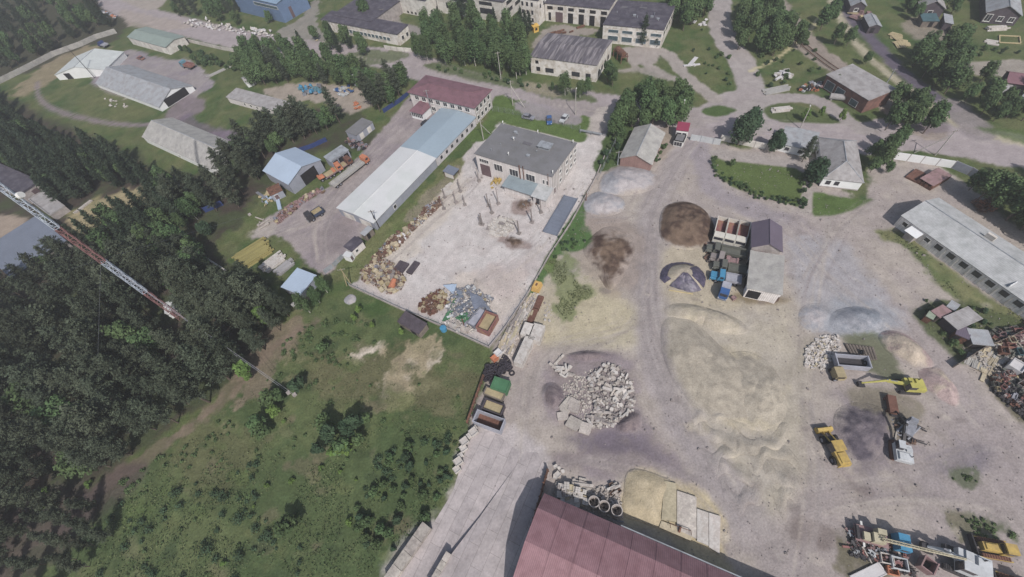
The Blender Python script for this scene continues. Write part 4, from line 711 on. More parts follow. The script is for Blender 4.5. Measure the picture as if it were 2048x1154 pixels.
kind('bush', 'bush', [lobed_crown(s, 2.2, r_, .1, m_, 620, 7, (.1, .24)) for s, r_, m_ in ((61, 1.5, 'leaves'), (62, 1.2, 'dark_leaves'), (63, 1.7, 'leaves'))], [tm(trunk(1.4, .05, s+39, limbs=6, spread=.5), 'bark') for s in range(3)], 'bush')
kind('ybush', 'bush', [lobed_crown(s, 2.0, r_, .1, 'young_leaves', 560, 6, (.1, .22)) for s, r_ in ((71, 1.4), (72, 1.1))], [tm(trunk(1.3, .05, s+49, limbs=6, spread=.5), 'bark') for s in range(2)], 'bush')
TREES = []
def tree(k, p, sc=1.0, label=None, group=None, world=False):
    nm, cr, tr, cat = KINDS[k]; i = random.randrange(len(cr)); q = Vector((p[0], p[1], 0)) if world else g(*p)
    t = thing(nm, label or 'tree', cat, q, random.uniform(0, 6.28), group); s = sc*random.uniform(.9, 1.1); t.scale = (s*random.uniform(.92, 1.08), s*random.uniform(.92, 1.08), s)
    for n_, me in (('crown', cr[i]), ('trunk', tr[i % len(tr)])): o = bpy.data.objects.new(n_, me); C.objects.link(o); o.parent = t
    TREES.append((q.x, q.y)); return t
KEEP = []     # places kept free of trees (world polygons)
def keep(*polys):
    for P in polys: KEEP.append(W2(P))
keep([(-80, 340), (45, 350), (100, 365), (150, 440), (140, 480), (20, 560), (-80, 640)], [(90, 440), (300, 370), (330, 405), (150, 490)], [(440, 200), (480, 175), (590, 205), (570, 245)], [(330, 585), (400, 640), (440, 700), (400, 715), (350, 680), (300, 620)],
     [(270, 270), (300, 245), (470, 300), (450, 365), (400, 365)], [(360, 480), (445, 420), (520, 450), (480, 500), (500, 560), (440, 540)], [(530, 320), (700, 240), (760, 250), (760, 320), (600, 430), (520, 400)])
def grove(k, poly, n, dmin, sc, label, group, mix=None, seed=0):
    P = W2(poly); xs = [p[0] for p in P]; ys = [p[1] for p in P]; rs = random.Random(seed+n); m = 0; tries = 0; loc = []
    while m < n and tries < n*60:
        tries += 1; x = rs.uniform(min(xs), max(xs)); y = rs.uniform(min(ys), max(ys))
        if not inpoly(x, y, P) or any(inpoly(x, y, K) for K in KEEP): continue
        if any((x-a)**2+(y-b)**2 < dmin*dmin for a, b in loc): continue
        loc.append((x, y)); kk = k if not mix or rs.random() > mix[1] else mix[0]
        if kk == k: tree(kk, (x, y), rs.uniform(*sc), label, group, True)
        else: tree(kk, (x, y), rs.uniform(*sc)*mix[3] if len(mix) > 3 else rs.uniform(*sc), mix[2], group+', mixed in', True)
        m += 1
    return m
def at(k, pts, sc, label, group, jit=.1):
    for p in pts: tree(k, p, (p[2] if len(p) > 2 else sc), label, group)
# the big wood on the left
grove('pine', [(-40, 640), (140, 515), (330, 520), (470, 575), (585, 635), (505, 738), (398, 830), (250, 925), (160, 990), (60, 1065), (-100, 1160), (-240, 1100), (-240, 900)], 215, 3.7, (.6, 1.2), 'dark pine of the dense wood on the lower left, one of many alike', 'pines of the lower left wood', mix=('broad', .06, 'leafy tree standing among the pines of the lower left wood', .9), seed=1)
grove('spruce', [(-80, 130), (0, 210), (80, 265), (190, 305), (290, 345), (370, 385), (420, 430), (350, 470), (330, 520), (150, 500), (330, 400), (230, 340), (60, 350), (-120, 330)], 150, 3.4, (.75, 1.05), 'conifer of the wood between the grey barns and the left workshops, one of many alike', 'conifers of the upper left wood', mix=('broad', .2, 'leafy tree among the pines of the upper left wood', .9), seed=2)
grove('pine', [(330, 420), (460, 350), (520, 330), (530, 380), (470, 440), (420, 470), (440, 540), (560, 590), (600, 620), (560, 650), (470, 580), (340, 520)], 34, 3.8, (.7, .95), 'pine of the wood around the hidden blue fence, one of many alike', 'pines beside the timber stacks', mix=('birch', .2, 'slim birch among the pines beside the timber stacks', .8), seed=3)
grove('pine', [(455, 330), (520, 290), (590, 262), (700, 240), (690, 260), (640, 290), (560, 300), (530, 335), (490, 350)], 46, 3.0, (.75, 1.0), 'pine in the belt behind the pale blue hangar, one of many alike', 'pines behind the pale blue hangar', mix=('broad', .25, 'leafy tree in the belt behind the pale blue hangar', .85), seed=4)
grove('broad', [(500, 175), (560, 150), (640, 150), (760, 165), (820, 170), (790, 210), (740, 215), (740, 185), (600, 165)], 28, 3.6, (.75, 1.1), 'leafy tree of the belt above the blue scrap yard, one of many alike', 'trees above the blue scrap yard', mix=('pine', .35, 'pine in the belt above the blue scrap yard', .85), seed=5)
grove('broad', [(480, 150), (500, 105), (570, 105), (660, 130), (720, 150), (700, 160), (560, 155)], 30, 3.6, (.7, 1.0), 'leafy tree between the top street and the scrap yard, one of many alike', 'trees below the top street', mix=('pine', .35, 'pine among the leafy trees below the top street', .8), seed=6)
grove('broad', [(-60, -40), (170, -40), (225, 55), (150, 88), (60, 125), (-40, 165), (-110, 130)], 150, 3.4, (.8, 1.1), 'tree of the hazy wood in the top left corner, one of many alike', 'trees in the top left corner', mix=('spruce', .5, 'spruce of the hazy wood in the top left corner, one of many alike', .85), seed=7)
grove('pine', [(-60, 90), (60, 110), (140, 85), (120, 105), (0, 155), (-100, 190)], 12, 4, (.7, .9), 'pine just outside the long concrete wall', 'pines outside the long concrete wall', seed=8)
grove('birch', [(835, 120), (850, 80), (900, 60), (960, 60), (1040, 70), (1060, 110), (1060, 150), (1030, 168), (940, 145), (880, 140)], 40, 3.6, (.8, 1.15), 'tall leafy tree of the park before the white factory, one of many alike', 'trees before the white factory', mix=('broad', .45, 'bushy tree of the park before the white factory, one of many alike', 1.0), seed=9)
grove('broad', [(360, 35), (330, 0), (430, -10), (540, 20), (555, 45), (480, 55), (420, 40)], 26, 3.8, (.6, .9), 'leafy tree by the tall blue hall at the top edge', 'leafy trees by the blue hall', mix=('pine', .4, 'pine by the tall blue hall at the top edge', .85), seed=10)
grove('broad', [(600, 110), (640, 70), (720, 90), (790, 100), (760, 110), (680, 120)], 11, 4.2, (.6, .85), 'tree in the front garden of the pinkish workshop', 'trees before the pinkish workshop', mix=('spruce', .4, 'spruce in the front garden of the pinkish workshop', .8), seed=11)
grove('broad', [(1335, 60), (1350, 10), (1390, 0), (1420, 20), (1410, 45), (1370, 75)], 12, 4, (.8, 1.1), 'tree right of the broad black roofed factory', 'trees right of the black roofed factory', seed=12)
grove('broad', [(1475, 110), (1462, 60), (1480, 20), (1545, 10), (1560, 60), (1600, 100), (1545, 115)], 22, 4.2, (.75, 1.05), 'tree between the branch street and the railway, one of many alike', 'trees between the street and the railway', seed=13)
grove('broad', [(1255, 225), (1300, 205), (1372, 215), (1362, 250), (1325, 262), (1270, 262), (1235, 262), (1218, 300), (1240, 245)], 20, 3.4, (.75, 1.05), 'tree of the clump behind the pink gabled shed, one of many alike', 'trees behind the pink gabled shed', seed=14)
grove('broad', [(1815, 120), (1900, 105), (1905, 150), (1900, 200), (1880, 185), (1830, 150)], 12, 4, (.7, 1.0), 'tree at the bend of the dark ditch road', 'trees at the ditch road bend', seed=15)
grove('broad', [(1905, 180), (1960, 165), (2048, 175), (2060, 250), (2000, 250), (1940, 232)], 24, 3.4, (.55, .8), 'bushy tree of the thicket below the gravel lane, right edge', 'thicket below the gravel lane', mix=('bush', .3, 'bush in the thicket below the gravel lane'), seed=16)
grove('broad', [(1790, 40), (1830, -10), (1960, -10), (1970, 20), (1920, 30), (1830, 50)], 12, 4, (.5, .8), 'tree in the village gardens at the top right', 'village garden trees', seed=17)
grove('pine', [(1990, 430), (2048, 380), (2120, 380), (2100, 520), (2030, 470)], 11, 4, (.8, 1.1), 'pine at the right edge above the long barrack', 'pines at the right edge', mix=('broad', .4, 'leafy tree at the right edge above the long barrack', 1.1), seed=18)
grove('broad', [(1780, 215), (1820, 235), (1880, 255), (1840, 270), (1790, 250)], 7, 4, (.75, 1.0), 'tree right of the brick depot', 'trees right of the brick depot', seed=19)
at('broad', [(1752, 335, .75), (1768, 312, .8), (1742, 318, .55), (1785, 296, .7), (1772, 345, .4)], 1, 'dark airy tree between the hipped house and the street, one of a cluster', 'dark trees beside the hipped house')
at('broad', [(1740, 345, .5), (1812, 262, .9), (1770, 260, .9), (1820, 245, .8)], 1, 'leafy tree between the brick depot and the street', 'trees below the brick depot')
tree('round', (1475, 290), 1.5, 'large round leafy tree by the street, left of the small round tree')
tree('round', (1492, 268), 1.5, 'leafy tree just behind the large round tree')
tree('round', (1547, 303), 1.15, 'small round tree between the large round tree and the white wing')
tree('pine', (1604, 324), .62, 'dark pine in front of the low white wing')
tree('round', (1620, 366), 1.35, 'round leafy tree at the left wall of the hipped white house')
tree('young', (1607, 242), .7, 'bright yellow green tree on the roadside island')
at('young', [(1640, 232, .6), (1680, 240, .6)], .6, 'small dark tree on the roadside island', 'small trees on the roadside island')
tree('round', (420, 468), 1.05, 'bright green ball shaped tree standing alone in the clearing').scale.z *= .8
tree('young', (545, 648), 1.5, 'yellow green leafy tree at the edge of the left wood, below the timber')
at('birch', [(620, 625, .75), (640, 605, .6), (655, 585, .55)], .7, 'leafy tree beside the pale blue roofed shed', 'trees beside the pale blue shed')
tree('spruce', (1285, 92), .95, 'single tall conifer in front of the green glazed factory'); tree('spruce', (1312, 95), .45, 'short conifer beside the single tall conifer')
at('broad', [(1225, 172, .7), (1215, 165, .75)], .7, 'bushy tree at the corner of the streaked roof workshop', 'bushes at the corner of the streaked roof workshop')
at('birch', [(1130, 190, .75), (1160, 195, .6), (1175, 190, .6), (1105, 182, .3), (1048, 140, .9), (1040, 150, .9)], .7, 'tree along the wall of the streaked roof workshop', 'trees along the streaked roof workshop')
at('broad', [(1272, 200, .6), (1300, 190, .55)], .6, 'small tree on the grass below the curved lane', 'small trees below the curved lane')
at('pine', [(760, 222, .9), (745, 212, .9), (775, 205, .9), (800, 195, .8)], .9, 'dark pine at the blue fence above the west yard', 'pines at the blue fence')
at('broad', [(1540, 262, .1)], .3, 'tiny shrub by the street', None)
at('broad', [(1600, 95, .6), (1640, 60, .9), (1655, 48, .9), (1668, 88, .7), (1692, 92, .7), (1730, 128, .4), (1670, 175, .4)], .7, 'tree on the green strip between railway and ditch road', 'trees between railway and ditch road')
at('broad', [(735, 40, .9)], .9, 'tree growing beside the black roofed rear wing', None)
at('spruce', [(915, 20, 1.1), (925, 36, 1.0), (990, 48, .5), (1012, 50, .5), (1043, 60, .7), (1053, 75, .9), (1060, 60, .6)], 1, 'dark conifer against the wide white factory', 'conifers against the wide white factory')
grove('spruce', [(60, 345), (150, 335), (235, 335), (340, 405), (300, 372), (200, 385), (130, 408), (80, 365)], 34, 3.2, (.7, .95), 'conifer between the black roofed workshop and the grey barns, one of many alike', 'conifers above the sandy clearing', mix=('broad', .3, 'leafy tree above the sandy clearing', .9), seed=50)
grove('broad', [(300, 470), (400, 470), (440, 560), (360, 570), (300, 520)], 14, 3.2, (.7, .95), 'leafy tree between the clearing and the mast', 'leafy trees above the mast', seed=51)
grove('pine', [(-60, 1170), (-20, 1080), (190, 1010), (235, 1080), (120, 1190)], 24, 3.2, (.35, .6), 'small greyish pine in the bottom left corner', 'small pines in the bottom left corner', seed=52)
at('broad', [(1955, 400, 1.0), (1985, 420, 1.1), (2012, 440, 1.1), (2030, 430, 1.2), (1938, 380, .7), (2045, 455, 1.1)], 1, 'leafy tree of the big clump behind the long barrack', 'tree clump behind the long barrack')
# meadow shrubs
at('bush', [(700, 862, 1.7), (665, 872, 1.9), (715, 850, 2.0), (690, 895, 1.5), (640, 900, 1.3), (720, 880, 1.2), (735, 838, 1.1), (655, 850, 1.4)], 1, 'shrub of the dark clump in the middle of the meadow', 'dark shrub clump in the meadow')
at('ybush', [(690, 902, 1.3), (665, 908, 1.0), (550, 825, 1.3), (495, 742, 1.9), (500, 755, 1.2)], 1, 'bright yellow green shrub in the meadow', 'bright shrubs in the meadow')
at('bush', [(520, 850, 1.6), (530, 865, 1.3), (545, 800, 1.6), (560, 795, 1.2), (595, 775, 1.4), (605, 765, 1.2), (650, 700, 1.2), (575, 1060, 1.5), (590, 1045, 1.2)], 1, 'dark shrub scattered on the left part of the meadow', 'scattered meadow shrubs')
at('young', [(805, 668, .42), (748, 655, .4), (712, 640, .5), (720, 625, .45)], .5, 'bright young tree just outside the concrete yard fence', 'young trees outside the yard fence')
def scatter(k, poly, n, sc, label, group, seed=0, dmin=1.0):
    grove(k, poly, n, dmin, sc, label, group, seed=seed)
scatter('bush', [(760, 930), (800, 890), (880, 880), (915, 930), (900, 960), (860, 1030), (800, 1100), (740, 1100), (700, 1040), (740, 980)], 36, (.4, 1.0), 'low leafy shrub of the thicket beside the concrete ramp', 'shrub thicket beside the ramp', 30, 1.3)
scatter('bush', [(1425, 330), (1440, 345), (1520, 385), (1600, 405), (1608, 418), (1600, 420), (1500, 396), (1430, 352)], 44, (.32, .5), 'clipped shrub of the curved hedge along the lawn', 'curved hedge along the lawn', 35, .8)
at('bush', [(1464, 328, .75)], .7, 'single dark round bush on the lawn', None); at('bush', [(1426, 325, .6), (1430, 318, .5)], .6, 'bush at the tip of the lawn', 'bushes at the lawn tip')
scatter('bush', [(1605, 345), (1622, 350), (1620, 410), (1603, 412)], 9, (.5, .9), 'bush under the round tree at the white house', 'bushes under the round tree', 36, .9)
scatter('bush', [(1195, 330), (1235, 265), (1262, 262), (1240, 300), (1215, 335)], 16, (.6, 1.1), 'bush left of the pink gabled shed', 'bushes left of the pink gabled shed', 37, 1.3)
scatter('bush', [(1305, 322), (1325, 290), (1335, 290), (1318, 335)], 7, (.4, .7), 'bush right of the pink gabled shed', 'bushes right of the pink gabled shed', 38, 1)
scatter('bush', [(1840, 600), (1960, 615), (1985, 655), (1930, 715), (1850, 660)], 24, (.3, .7), 'weedy bush between the shacks', 'weeds between the shacks', 39, 1.2)
scatter('bush', [(450, 330), (475, 300), (520, 280), (560, 270), (520, 310), (480, 345)], 12, (.6, 1.2), 'bush at the foot of the pine belt', 'bushes at the foot of the pine belt', 40, 1.4)
scatter('bush', [(350, 95), (440, 118), (500, 112), (470, 145), (400, 132)], 22, (.8, 1.5), 'green bush by the white wall right of the green roofed store', 'bushes by the white wall', 41, 1.6)
scatter('bush', [(850, 138), (1000, 170), (1100, 192), (1100, 180), (1000, 150), (880, 128)], 18, (.4, .9), 'bush on the verge of the main street', 'bushes on the street verge', 42, 1.4)
scatter('bush', [(1520, 100), (1600, 60), (1640, 100), (1650, 140), (1560, 190), (1510, 180)], 22, (.4, .9), 'bush on the rough grass beside the railway', 'bushes beside the railway', 43, 1.4)
scatter('bush', [(1350, 60), (1430, 60), (1480, 120), (1470, 180), (1400, 170)], 14, (.3, .7), 'bush on the grass inside the curved lane', 'bushes inside the curved lane', 44, 1.4)
scatter('bush', [(1910, 100), (2048, 90), (2048, 118), (1930, 120)], 10, (.4, .8), 'bush on the village green', 'bushes on the village green', 45, 1.4)
scatter('bush', [(1060, 560), (1100, 500), (1125, 450), (1170, 400), (1175, 390), (1150, 460), (1130, 500), (1080, 580)], 10, (.25, .5), 'low weed bush along the outside of the concrete yard', 'weeds along the concrete yard', 46, 1)
scatter('bush', [(1120, 480), (1170, 480), (1175, 498), (1125, 505)], 9, (.3, .55), 'low green weed bush at the foot of the gravel heap', 'weeds at the foot of the gravel heap', 47, .8)
scatter('ybush', [(0, 1000), (450, 900), (700, 640), (760, 1154), (300, 1180)], 14, (.3, .7), 'small light green shrub in the long grass', 'light green shrubs in the grass', 48, 3)
def scrub(name, label, specs, m, seed):
    rs = np.random.RandomState(seed); cen, nr, sz = [], [], []
    for poly, n, r0, r1 in specs:
        P = W2(poly); xs = [p[0] for p in P]; ys = [p[1] for p in P]; k = 0
        while k < n:
            x, y = rs.uniform(min(xs), max(xs)), rs.uniform(min(ys), max(ys))
            if not inpoly(x, y, P) or fbm(9, 61, np.array([x+400]), np.array([y+400]))[0] < -.12+.2*rs.rand() or ground_colour(np.array([x]), np.array([y])).mean() > .19: continue
            k += 1; r = rs.uniform(r0, r1)*(1+.5*(rs.rand() < .15)); q = int(130*r*r)+40; d = rs.normal(size=(q, 3)); d /= np.linalg.norm(d, axis=1)[:, None]; c = np.array([x, y, r*.45])+d*r*np.array([1, 1, .75])*(rs.rand(q, 1)**.4)*rs.uniform(.7, 1.2, (q, 1))
            c[:, 2] = np.abs(c[:, 2]); cen.append(c); nr.append(d+rs.normal(size=(q, 3))*.5+[0, 0, .5]); sz.append(rs.uniform(.07, .17, q))
    o = bpy.data.objects.new(name, leafmesh(name, np.concatenate(cen), np.concatenate(nr), np.concatenate(sz), M(m), 1.1, rs)); C.objects.link(o); tag(o, label, 'scrub', kind='stuff')
MW = [(640, 610), (960, 710), (950, 870), (800, 1154), (150, 1190), (240, 990), (420, 850), (540, 750)]
scrub('scrub', 'low dark scrub spread over the lower meadow', [([(250, 1000), (420, 960), (520, 900), (560, 1000), (520, 1154), (150, 1200), (180, 1060)], 42, .4, 1.1), ([(500, 980), (700, 1030), (780, 1100), (700, 1170), (500, 1180)], 18, .3, .8), ([(760, 900), (900, 870), (910, 960), (800, 1110), (730, 1100), (700, 1000)], 34, .4, .9)], 'dark_leaves', 3)
scrub('scrub', 'low mixed scrub beside the path and over the upper meadow', [([(570, 680), (640, 640), (740, 640), (700, 720), (600, 790), (540, 800)], 60, .3, .8), ([(230, 975), (330, 900), (430, 840), (480, 850), (360, 950), (260, 1010)], 50, .25, .55), (MW, 80, .2, .5), ([(1900, 1032), (1950, 1030), (2030, 1048), (2040, 1080), (1960, 1075)], 26, .15, .45), ([(1905, 958), (1930, 950), (1972, 962), (1955, 968)], 8, .15, .35)], 'leaves', 4)
# long grass and weeds: one mass of blades and leaves
def tufts(name, label, polys, n, size, m, cat='grass', seed=5):
    rs = np.random.RandomState(seed); cen = []
    for poly in polys:
        P = W2(poly); xs = [p[0] for p in P]; ys = [p[1] for p in P]; k = 0; X = rs.uniform(min(xs), max(xs), n*2); Y = rs.uniform(min(ys), max(ys), n*2); d = sdpoly(P, X, Y); nz = fbm(7, 77, X+400, Y+400)+fbm(2, 90, X+400, Y+400)*.7
        ok = (d > 0) & (nz > -.06) & (ground_colour(X, Y).mean(1) < .19); cen.append(np.stack([X[ok][:n], Y[ok][:n], np.full(min(n, ok.sum()), .12)], 1))
    cen = np.concatenate(cen); cen[:, 2] += rs.rand(len(cen))*.25; nr = rs.normal(size=cen.shape)*.7+[0, 0, .8]
    o = bpy.data.objects.new(name, leafmesh(name, cen, nr, rs.uniform(size[0], size[1], len(cen)), M(m), 1.0, rs)); C.objects.link(o); tag(o, label, cat, kind='stuff')
mat('grass_blades', (100, 108, 72), .85, .2, .25, .06, .25, spec=.1); mat('dark_weeds', (68, 86, 52), .85, .3, .3, .1, .25, spec=.1)
tufts('meadow_grass', 'long uneven grass over the meadow', [[(640, 610), (960, 710), (950, 870), (880, 1000), (780, 1160), (150, 1200), (240, 990), (420, 850), (540, 750)]], 9000, (.06, .16), 'grass_blades')
tufts('meadow_weeds', 'dark weeds growing through the meadow grass', [[(720, 860), (900, 850), (900, 980), (790, 1140), (560, 1160), (600, 960)], [(150, 1160), (260, 1000), (450, 900), (520, 1000), (480, 1170)]], 1800, (.07, .2), 'dark_weeds', seed=6)
tufts('verge_weeds', 'tall weeds along walls and verges', [[(1755, 465), (1800, 470), (1900, 540), (2048, 625), (2048, 655), (1900, 590), (1800, 495)], [(1095, 520), (1130, 520), (1190, 590), (1130, 640), (1100, 600)], [(690, 548), (760, 455), (860, 370), (915, 322), (905, 365), (820, 450), (705, 568)], [(1055, 600), (1100, 505), (1160, 405), (1178, 375), (1172, 485), (1130, 500)], [(1850, 610), (1960, 615), (2048, 660), (1950, 715), (1860, 670)]], 1500, (.07, .2), 'grass_blades', seed=8)
# ------------------------------------------------------------------ heaps
def heap(name, label, cat, outline, h, m, rough=.25, p=1.0, group=None, rings=26, seg=90, scale=1.6, top=None, z0=0, flat=0, soft=.13, paintit=1.0):
    P = smoothp(W2(outline), True); cx = sum(q[0] for q in P)/len(P); cy = sum(q[1] for q in P)/len(P)
    if top: t_ = g(*top); cx, cy = t_.x, t_.y
    ang = np.array([math.atan2(q[1]-cy, q[0]-cx) for q in P]); rad = np.array([math.hypot(q[0]-cx, q[1]-cy) for q in P]); o = np.argsort(ang); ang, rad = ang[o], rad[o]
    th = np.linspace(-math.pi, math.pi, seg, endpoint=False); R = np.interp(th, np.concatenate([ang-2*math.pi, ang, ang+2*math.pi]), np.tile(rad, 3))
    vs = [(0, 0, h)]; T, RR = np.meshgrid(np.arange(seg), np.arange(1, rings+1)); f = RR/rings
    X = np.cos(th[T])*R[T]*f; Y = np.sin(th[T])*R[T]*f; seed = int(abs(cx*7+cy*3)) % 50; nz = fbm(scale*2, seed, X+500, Y+500)*1.2+fbm(scale*.6, seed+5, X+500, Y+500)*.5
    e = np.clip((1-f)*4, 0, 1); q_ = np.clip((1-f)*(1+flat), 0, 1); prof = (.4*q_+.6*q_*q_*(3-2*q_))**(p*.95); Z = h*prof+nz*rough*e-(f > .97)*.08
    vs += list(zip(X.ravel(), Y.ravel(), Z.ravel())); fs = [(0, 1+k, 1+(k+1) % seg) for k in range(seg)]
    for j in range(rings-1):
        a0 = 1+j*seg
        for k in range(seg): fs.append((a0+k, a0+seg+k, a0+seg+(k+1) % seg, a0+(k+1) % seg))
    V = np.array(vs); c1, c2 = HC[m]; wx, wy = V[:, 0]+cx, V[:, 1]+cy; n1 = fbm(scale*2.5, seed+9, wx+500, wy+500); n2 = fbm(.9, seed+12, wx+500, wy+500)
    w_ = np.clip(n1*4+n2*2+.5, 0, 1)[:, None]; col = np.array(A(c1))*(1-w_)+np.array(A(c2))*w_; col *= (1+n2*.5)[:, None]
    fr = np.concatenate([[0], f.ravel()]); a = np.clip(((1-fr)-soft*(.5+n1*2.2+n2*1.2))/(soft*.8+1e-6)+.35, 0, 1)[:, None]; a = a*paintit; col = ground_colour(wx, wy)*(1-a)+col*a
    mb_ = MB().add(vs, fs); me = mb_.mesh(name, M('heap_cover'), True); ca = me.color_attributes.new('Cover', 'FLOAT_COLOR', 'POINT'); ca.data.foreach_set('color', np.concatenate([np.clip(col, .004, .8), np.ones((len(V), 1))], 1).ravel())
    return tag(obj(name, me, None, None, (cx, cy, z0)), label, cat, group)
mat('heap_cover', None, .95, 4, .16, .6, .10, bump=.9, attr='Cover', spec=.04)
HC = {'brown_soil': ((86, 70, 63), (114, 96, 82)), 'grey_gravel': ((158, 158, 164), (168, 162, 164)), 'blue_gravel': ((134, 140, 150), (146, 148, 156)), 'sand': ((180, 170, 150), (170, 160, 144)), 'pink_gravel': ((168, 148, 146), (180, 166, 150)), 'asphalt_millings': ((92, 86, 96), (112, 104, 110)),
      'dark_sand': ((158, 150, 137), (167, 158, 143)), 'yellow_sand': ((188, 173, 142), (180, 166, 138)), 'black_grit': ((98, 88, 96), (124, 112, 114))}
mat('brown_soil', (112, 94, 84), .95, 3, .25, .5, .18, bump=.8, c2=(132, 116, 96), spec=.05); mat('grey_gravel', (164, 166, 172), .95, 5, .12, .4, .06, bump=.5, c2=(172, 166, 168), spec=.05); mat('blue_gravel', (132, 142, 154), .95, 5, .08, .3, .06, bump=.5, spec=.05)
mat('sand', (176, 165, 138), .95, 3, .08, .25, .07, bump=.5, c2=(162, 150, 130), spec=.05); mat('pink_gravel', (172, 152, 150), .95, 3, .1, .25, .08, bump=.6, c2=(180, 168, 152), spec=.05); mat('asphalt_millings', (92, 84, 100), .95, 3, .18, .4, .14, bump=.8, spec=.05, c2=(106, 98, 108)); mat('dark_sand', (150, 142, 128), .95, 3, .08, .25, .1, bump=.5, spec=.05)
mat('yellow_sand', (186, 170, 132), .95, 3, .06, .3, .06, bump=.4, spec=.05); mat('black_grit', (84, 76, 84), .95, 3, .2, .5, .15, bump=.8, spec=.05, c2=(104, 90, 92))
heap('soil_heap', 'big round heap of dark brown soil left of the parked dump trucks', 'soil heap', [(1318, 440), (1330, 412), (1365, 402), (1400, 412), (1425, 440), (1428, 475), (1400, 498), (1350, 497), (1322, 478)], 2.2, 'brown_soil', .7, .7, flat=.5, soft=.08)
heap('soil_heap', 'flattened spread of dark brown soil torn by tracks, left of the round heap', 'soil heap', [(1165, 500), (1185, 470), (1215, 452), (1255, 462), (1272, 490), (1258, 530), (1232, 572), (1215, 580), (1195, 550)], .8, 'brown_soil', .7, .7, flat=.6, soft=.4)
heap('gravel_heap', 'wide low heap of pale grey gravel in front of the pink gabled shed', 'gravel heap', [(1195, 372), (1215, 340), (1260, 330), (1310, 342), (1318, 368), (1290, 385), (1240, 392), (1205, 390)], 1.8, 'grey_gravel', .3, .9, flat=.4, soft=.2)
heap('gravel_heap', 'pale grey gravel heap nearest the concrete yard gate, left of the wide one', 'gravel heap', [(1168, 420), (1172, 395), (1200, 382), (1240, 392), (1252, 412), (1235, 428), (1195, 434)], 1.4, 'grey_gravel', .3, .9, flat=.4, soft=.2)
heap('gravel_heap', 'low heap of blue grey gravel in the middle of the right yard', 'gravel heap', [(1652, 645), (1672, 620), (1715, 612), (1760, 622), (1782, 645), (1765, 662), (1715, 674), (1680, 662)], 1.3, 'blue_gravel', .25, 1, flat=.3, soft=.3)
heap('gravel_heap', 'faint spread of grey gravel left of the blue grey heap', 'gravel heap', [(1596, 640), (1605, 612), (1640, 606), (1662, 625), (1652, 660), (1620, 665)], .6, 'grey_gravel', .25, 1, flat=.3, soft=.5)
heap('gravel_heap', 'long ridge of pinkish gravel along the right road, far part', 'gravel heap', [(1755, 672), (1775, 660), (1812, 668), (1850, 700), (1872, 735), (1835, 742), (1800, 722), (1770, 700)], 1.7, 'pink_gravel', .6, .9, flat=.3, soft=.2)
heap('gravel_heap', 'long ridge of pinkish yellow gravel along the right road, near part', 'gravel heap', [(1835, 738), (1872, 730), (1900, 755), (1920, 790), (1915, 815), (1880, 800), (1850, 775)], 1.3, 'pink_gravel', .5, .9, flat=.3, soft=.25)
heap('asphalt_heap', 'round dark purple heap of asphalt millings beside the yellow loader', 'asphalt heap', [(1665, 850), (1672, 818), (1710, 803), (1760, 812), (1795, 840), (1800, 880), (1770, 900), (1740, 925), (1700, 915), (1678, 885)], 1.3, 'asphalt_millings', .6, 1, flat=.3, soft=.4)
heap('sand_heap', 'broad grey sand ridge with a rounded left shoulder in the middle yard', 'sand heap', [(1322, 650), (1340, 632), (1385, 640), (1440, 690), (1490, 730), (1530, 800), (1510, 850), (1440, 850), (1390, 820), (1345, 760), (1322, 700)], 1.3, 'dark_sand', .6, .8, flat=.6, scale=3, soft=.2)
heap('sand_heap', 'yellow sand bank at the head of the middle yard, below the tarpaulin', 'sand heap', [(1330, 612), (1370, 606), (1430, 620), (1480, 640), (1500, 665), (1450, 668), (1390, 645), (1335, 632)], 1.1, 'sand', .7, .9, flat=.4, scale=2, soft=.3)
heap('sand_heap', 'sand bank with dark hollow on the right of the middle yard', 'sand heap', [(1440, 720), (1490, 700), (1545, 730), (1575, 800), (1560, 850), (1500, 860), (1450, 800)], 1.0, 'dark_sand', .6, .9, flat=.4, scale=2, soft=.35)
for i, (x0, x1, y, w_, h_) in enumerate(((1385, 1500, 838, 9, .45), (1400, 1480, 868, 10, .5), (1470, 1585, 878, 9, .55), (1410, 1500, 905, 10, .5), (1500, 1600, 912, 9, .5), (1425, 1520, 942, 10, .45), (1530, 1600, 948, 12, .45), (1445, 1530, 985, 11, .4), (1545, 1600, 985, 14, .35))):
    p_, q_ = g(x0, y), g(x1, y+random.uniform(-4, 8)); d_ = q_-p_; nrm = Vector((-d_.y, d_.x, 0)).normalized(); n_ = int(d_.length/.45); wd = w_*.17; vs = []
    for k in range(n_+1):
        t_ = k/n_; wob = 1.3*math.sin(t_*5.1+i*1.3)+.5*math.sin(t_*13+i); end = min(1, t_*5, (1-t_)*5); hh = h_*end*(.75+.35*math.sin(t_*17+i*2)+random.uniform(-.12, .12))
        for j_ in range(9):
            f_ = j_/4-1; c_ = p_+d_*t_+nrm*(wob+f_*wd*(1+.25*math.sin(t_*9+j_))); vs.append((c_.x-p_.x, c_.y-p_.y, hh*max(0, 1-abs(f_+.25)**1.2/1.1)-.05*(abs(f_) > .9)+.012))
    me = MB().add(vs, [(k*9+j_, (k+1)*9+j_, (k+1)*9+j_+1, k*9+j_+1) for k in range(n_) for j_ in range(8)]).mesh('sand_ridge', M('heap_cover'), True); V_ = np.array(vs); ca = me.color_attributes.new('Cover', 'FLOAT_COLOR', 'POINT')
    ca.data.foreach_set('color', np.concatenate([ground_colour(V_[:, 0]+p_.x, V_[:, 1]+p_.y), np.ones((len(V_), 1))], 1).ravel()); tag(obj('sand_ridge', me, None, None, p_), 'low sand ridge in the ploughed rows at the foot of the middle yard', 'sand ridge', 'low sand ridges')
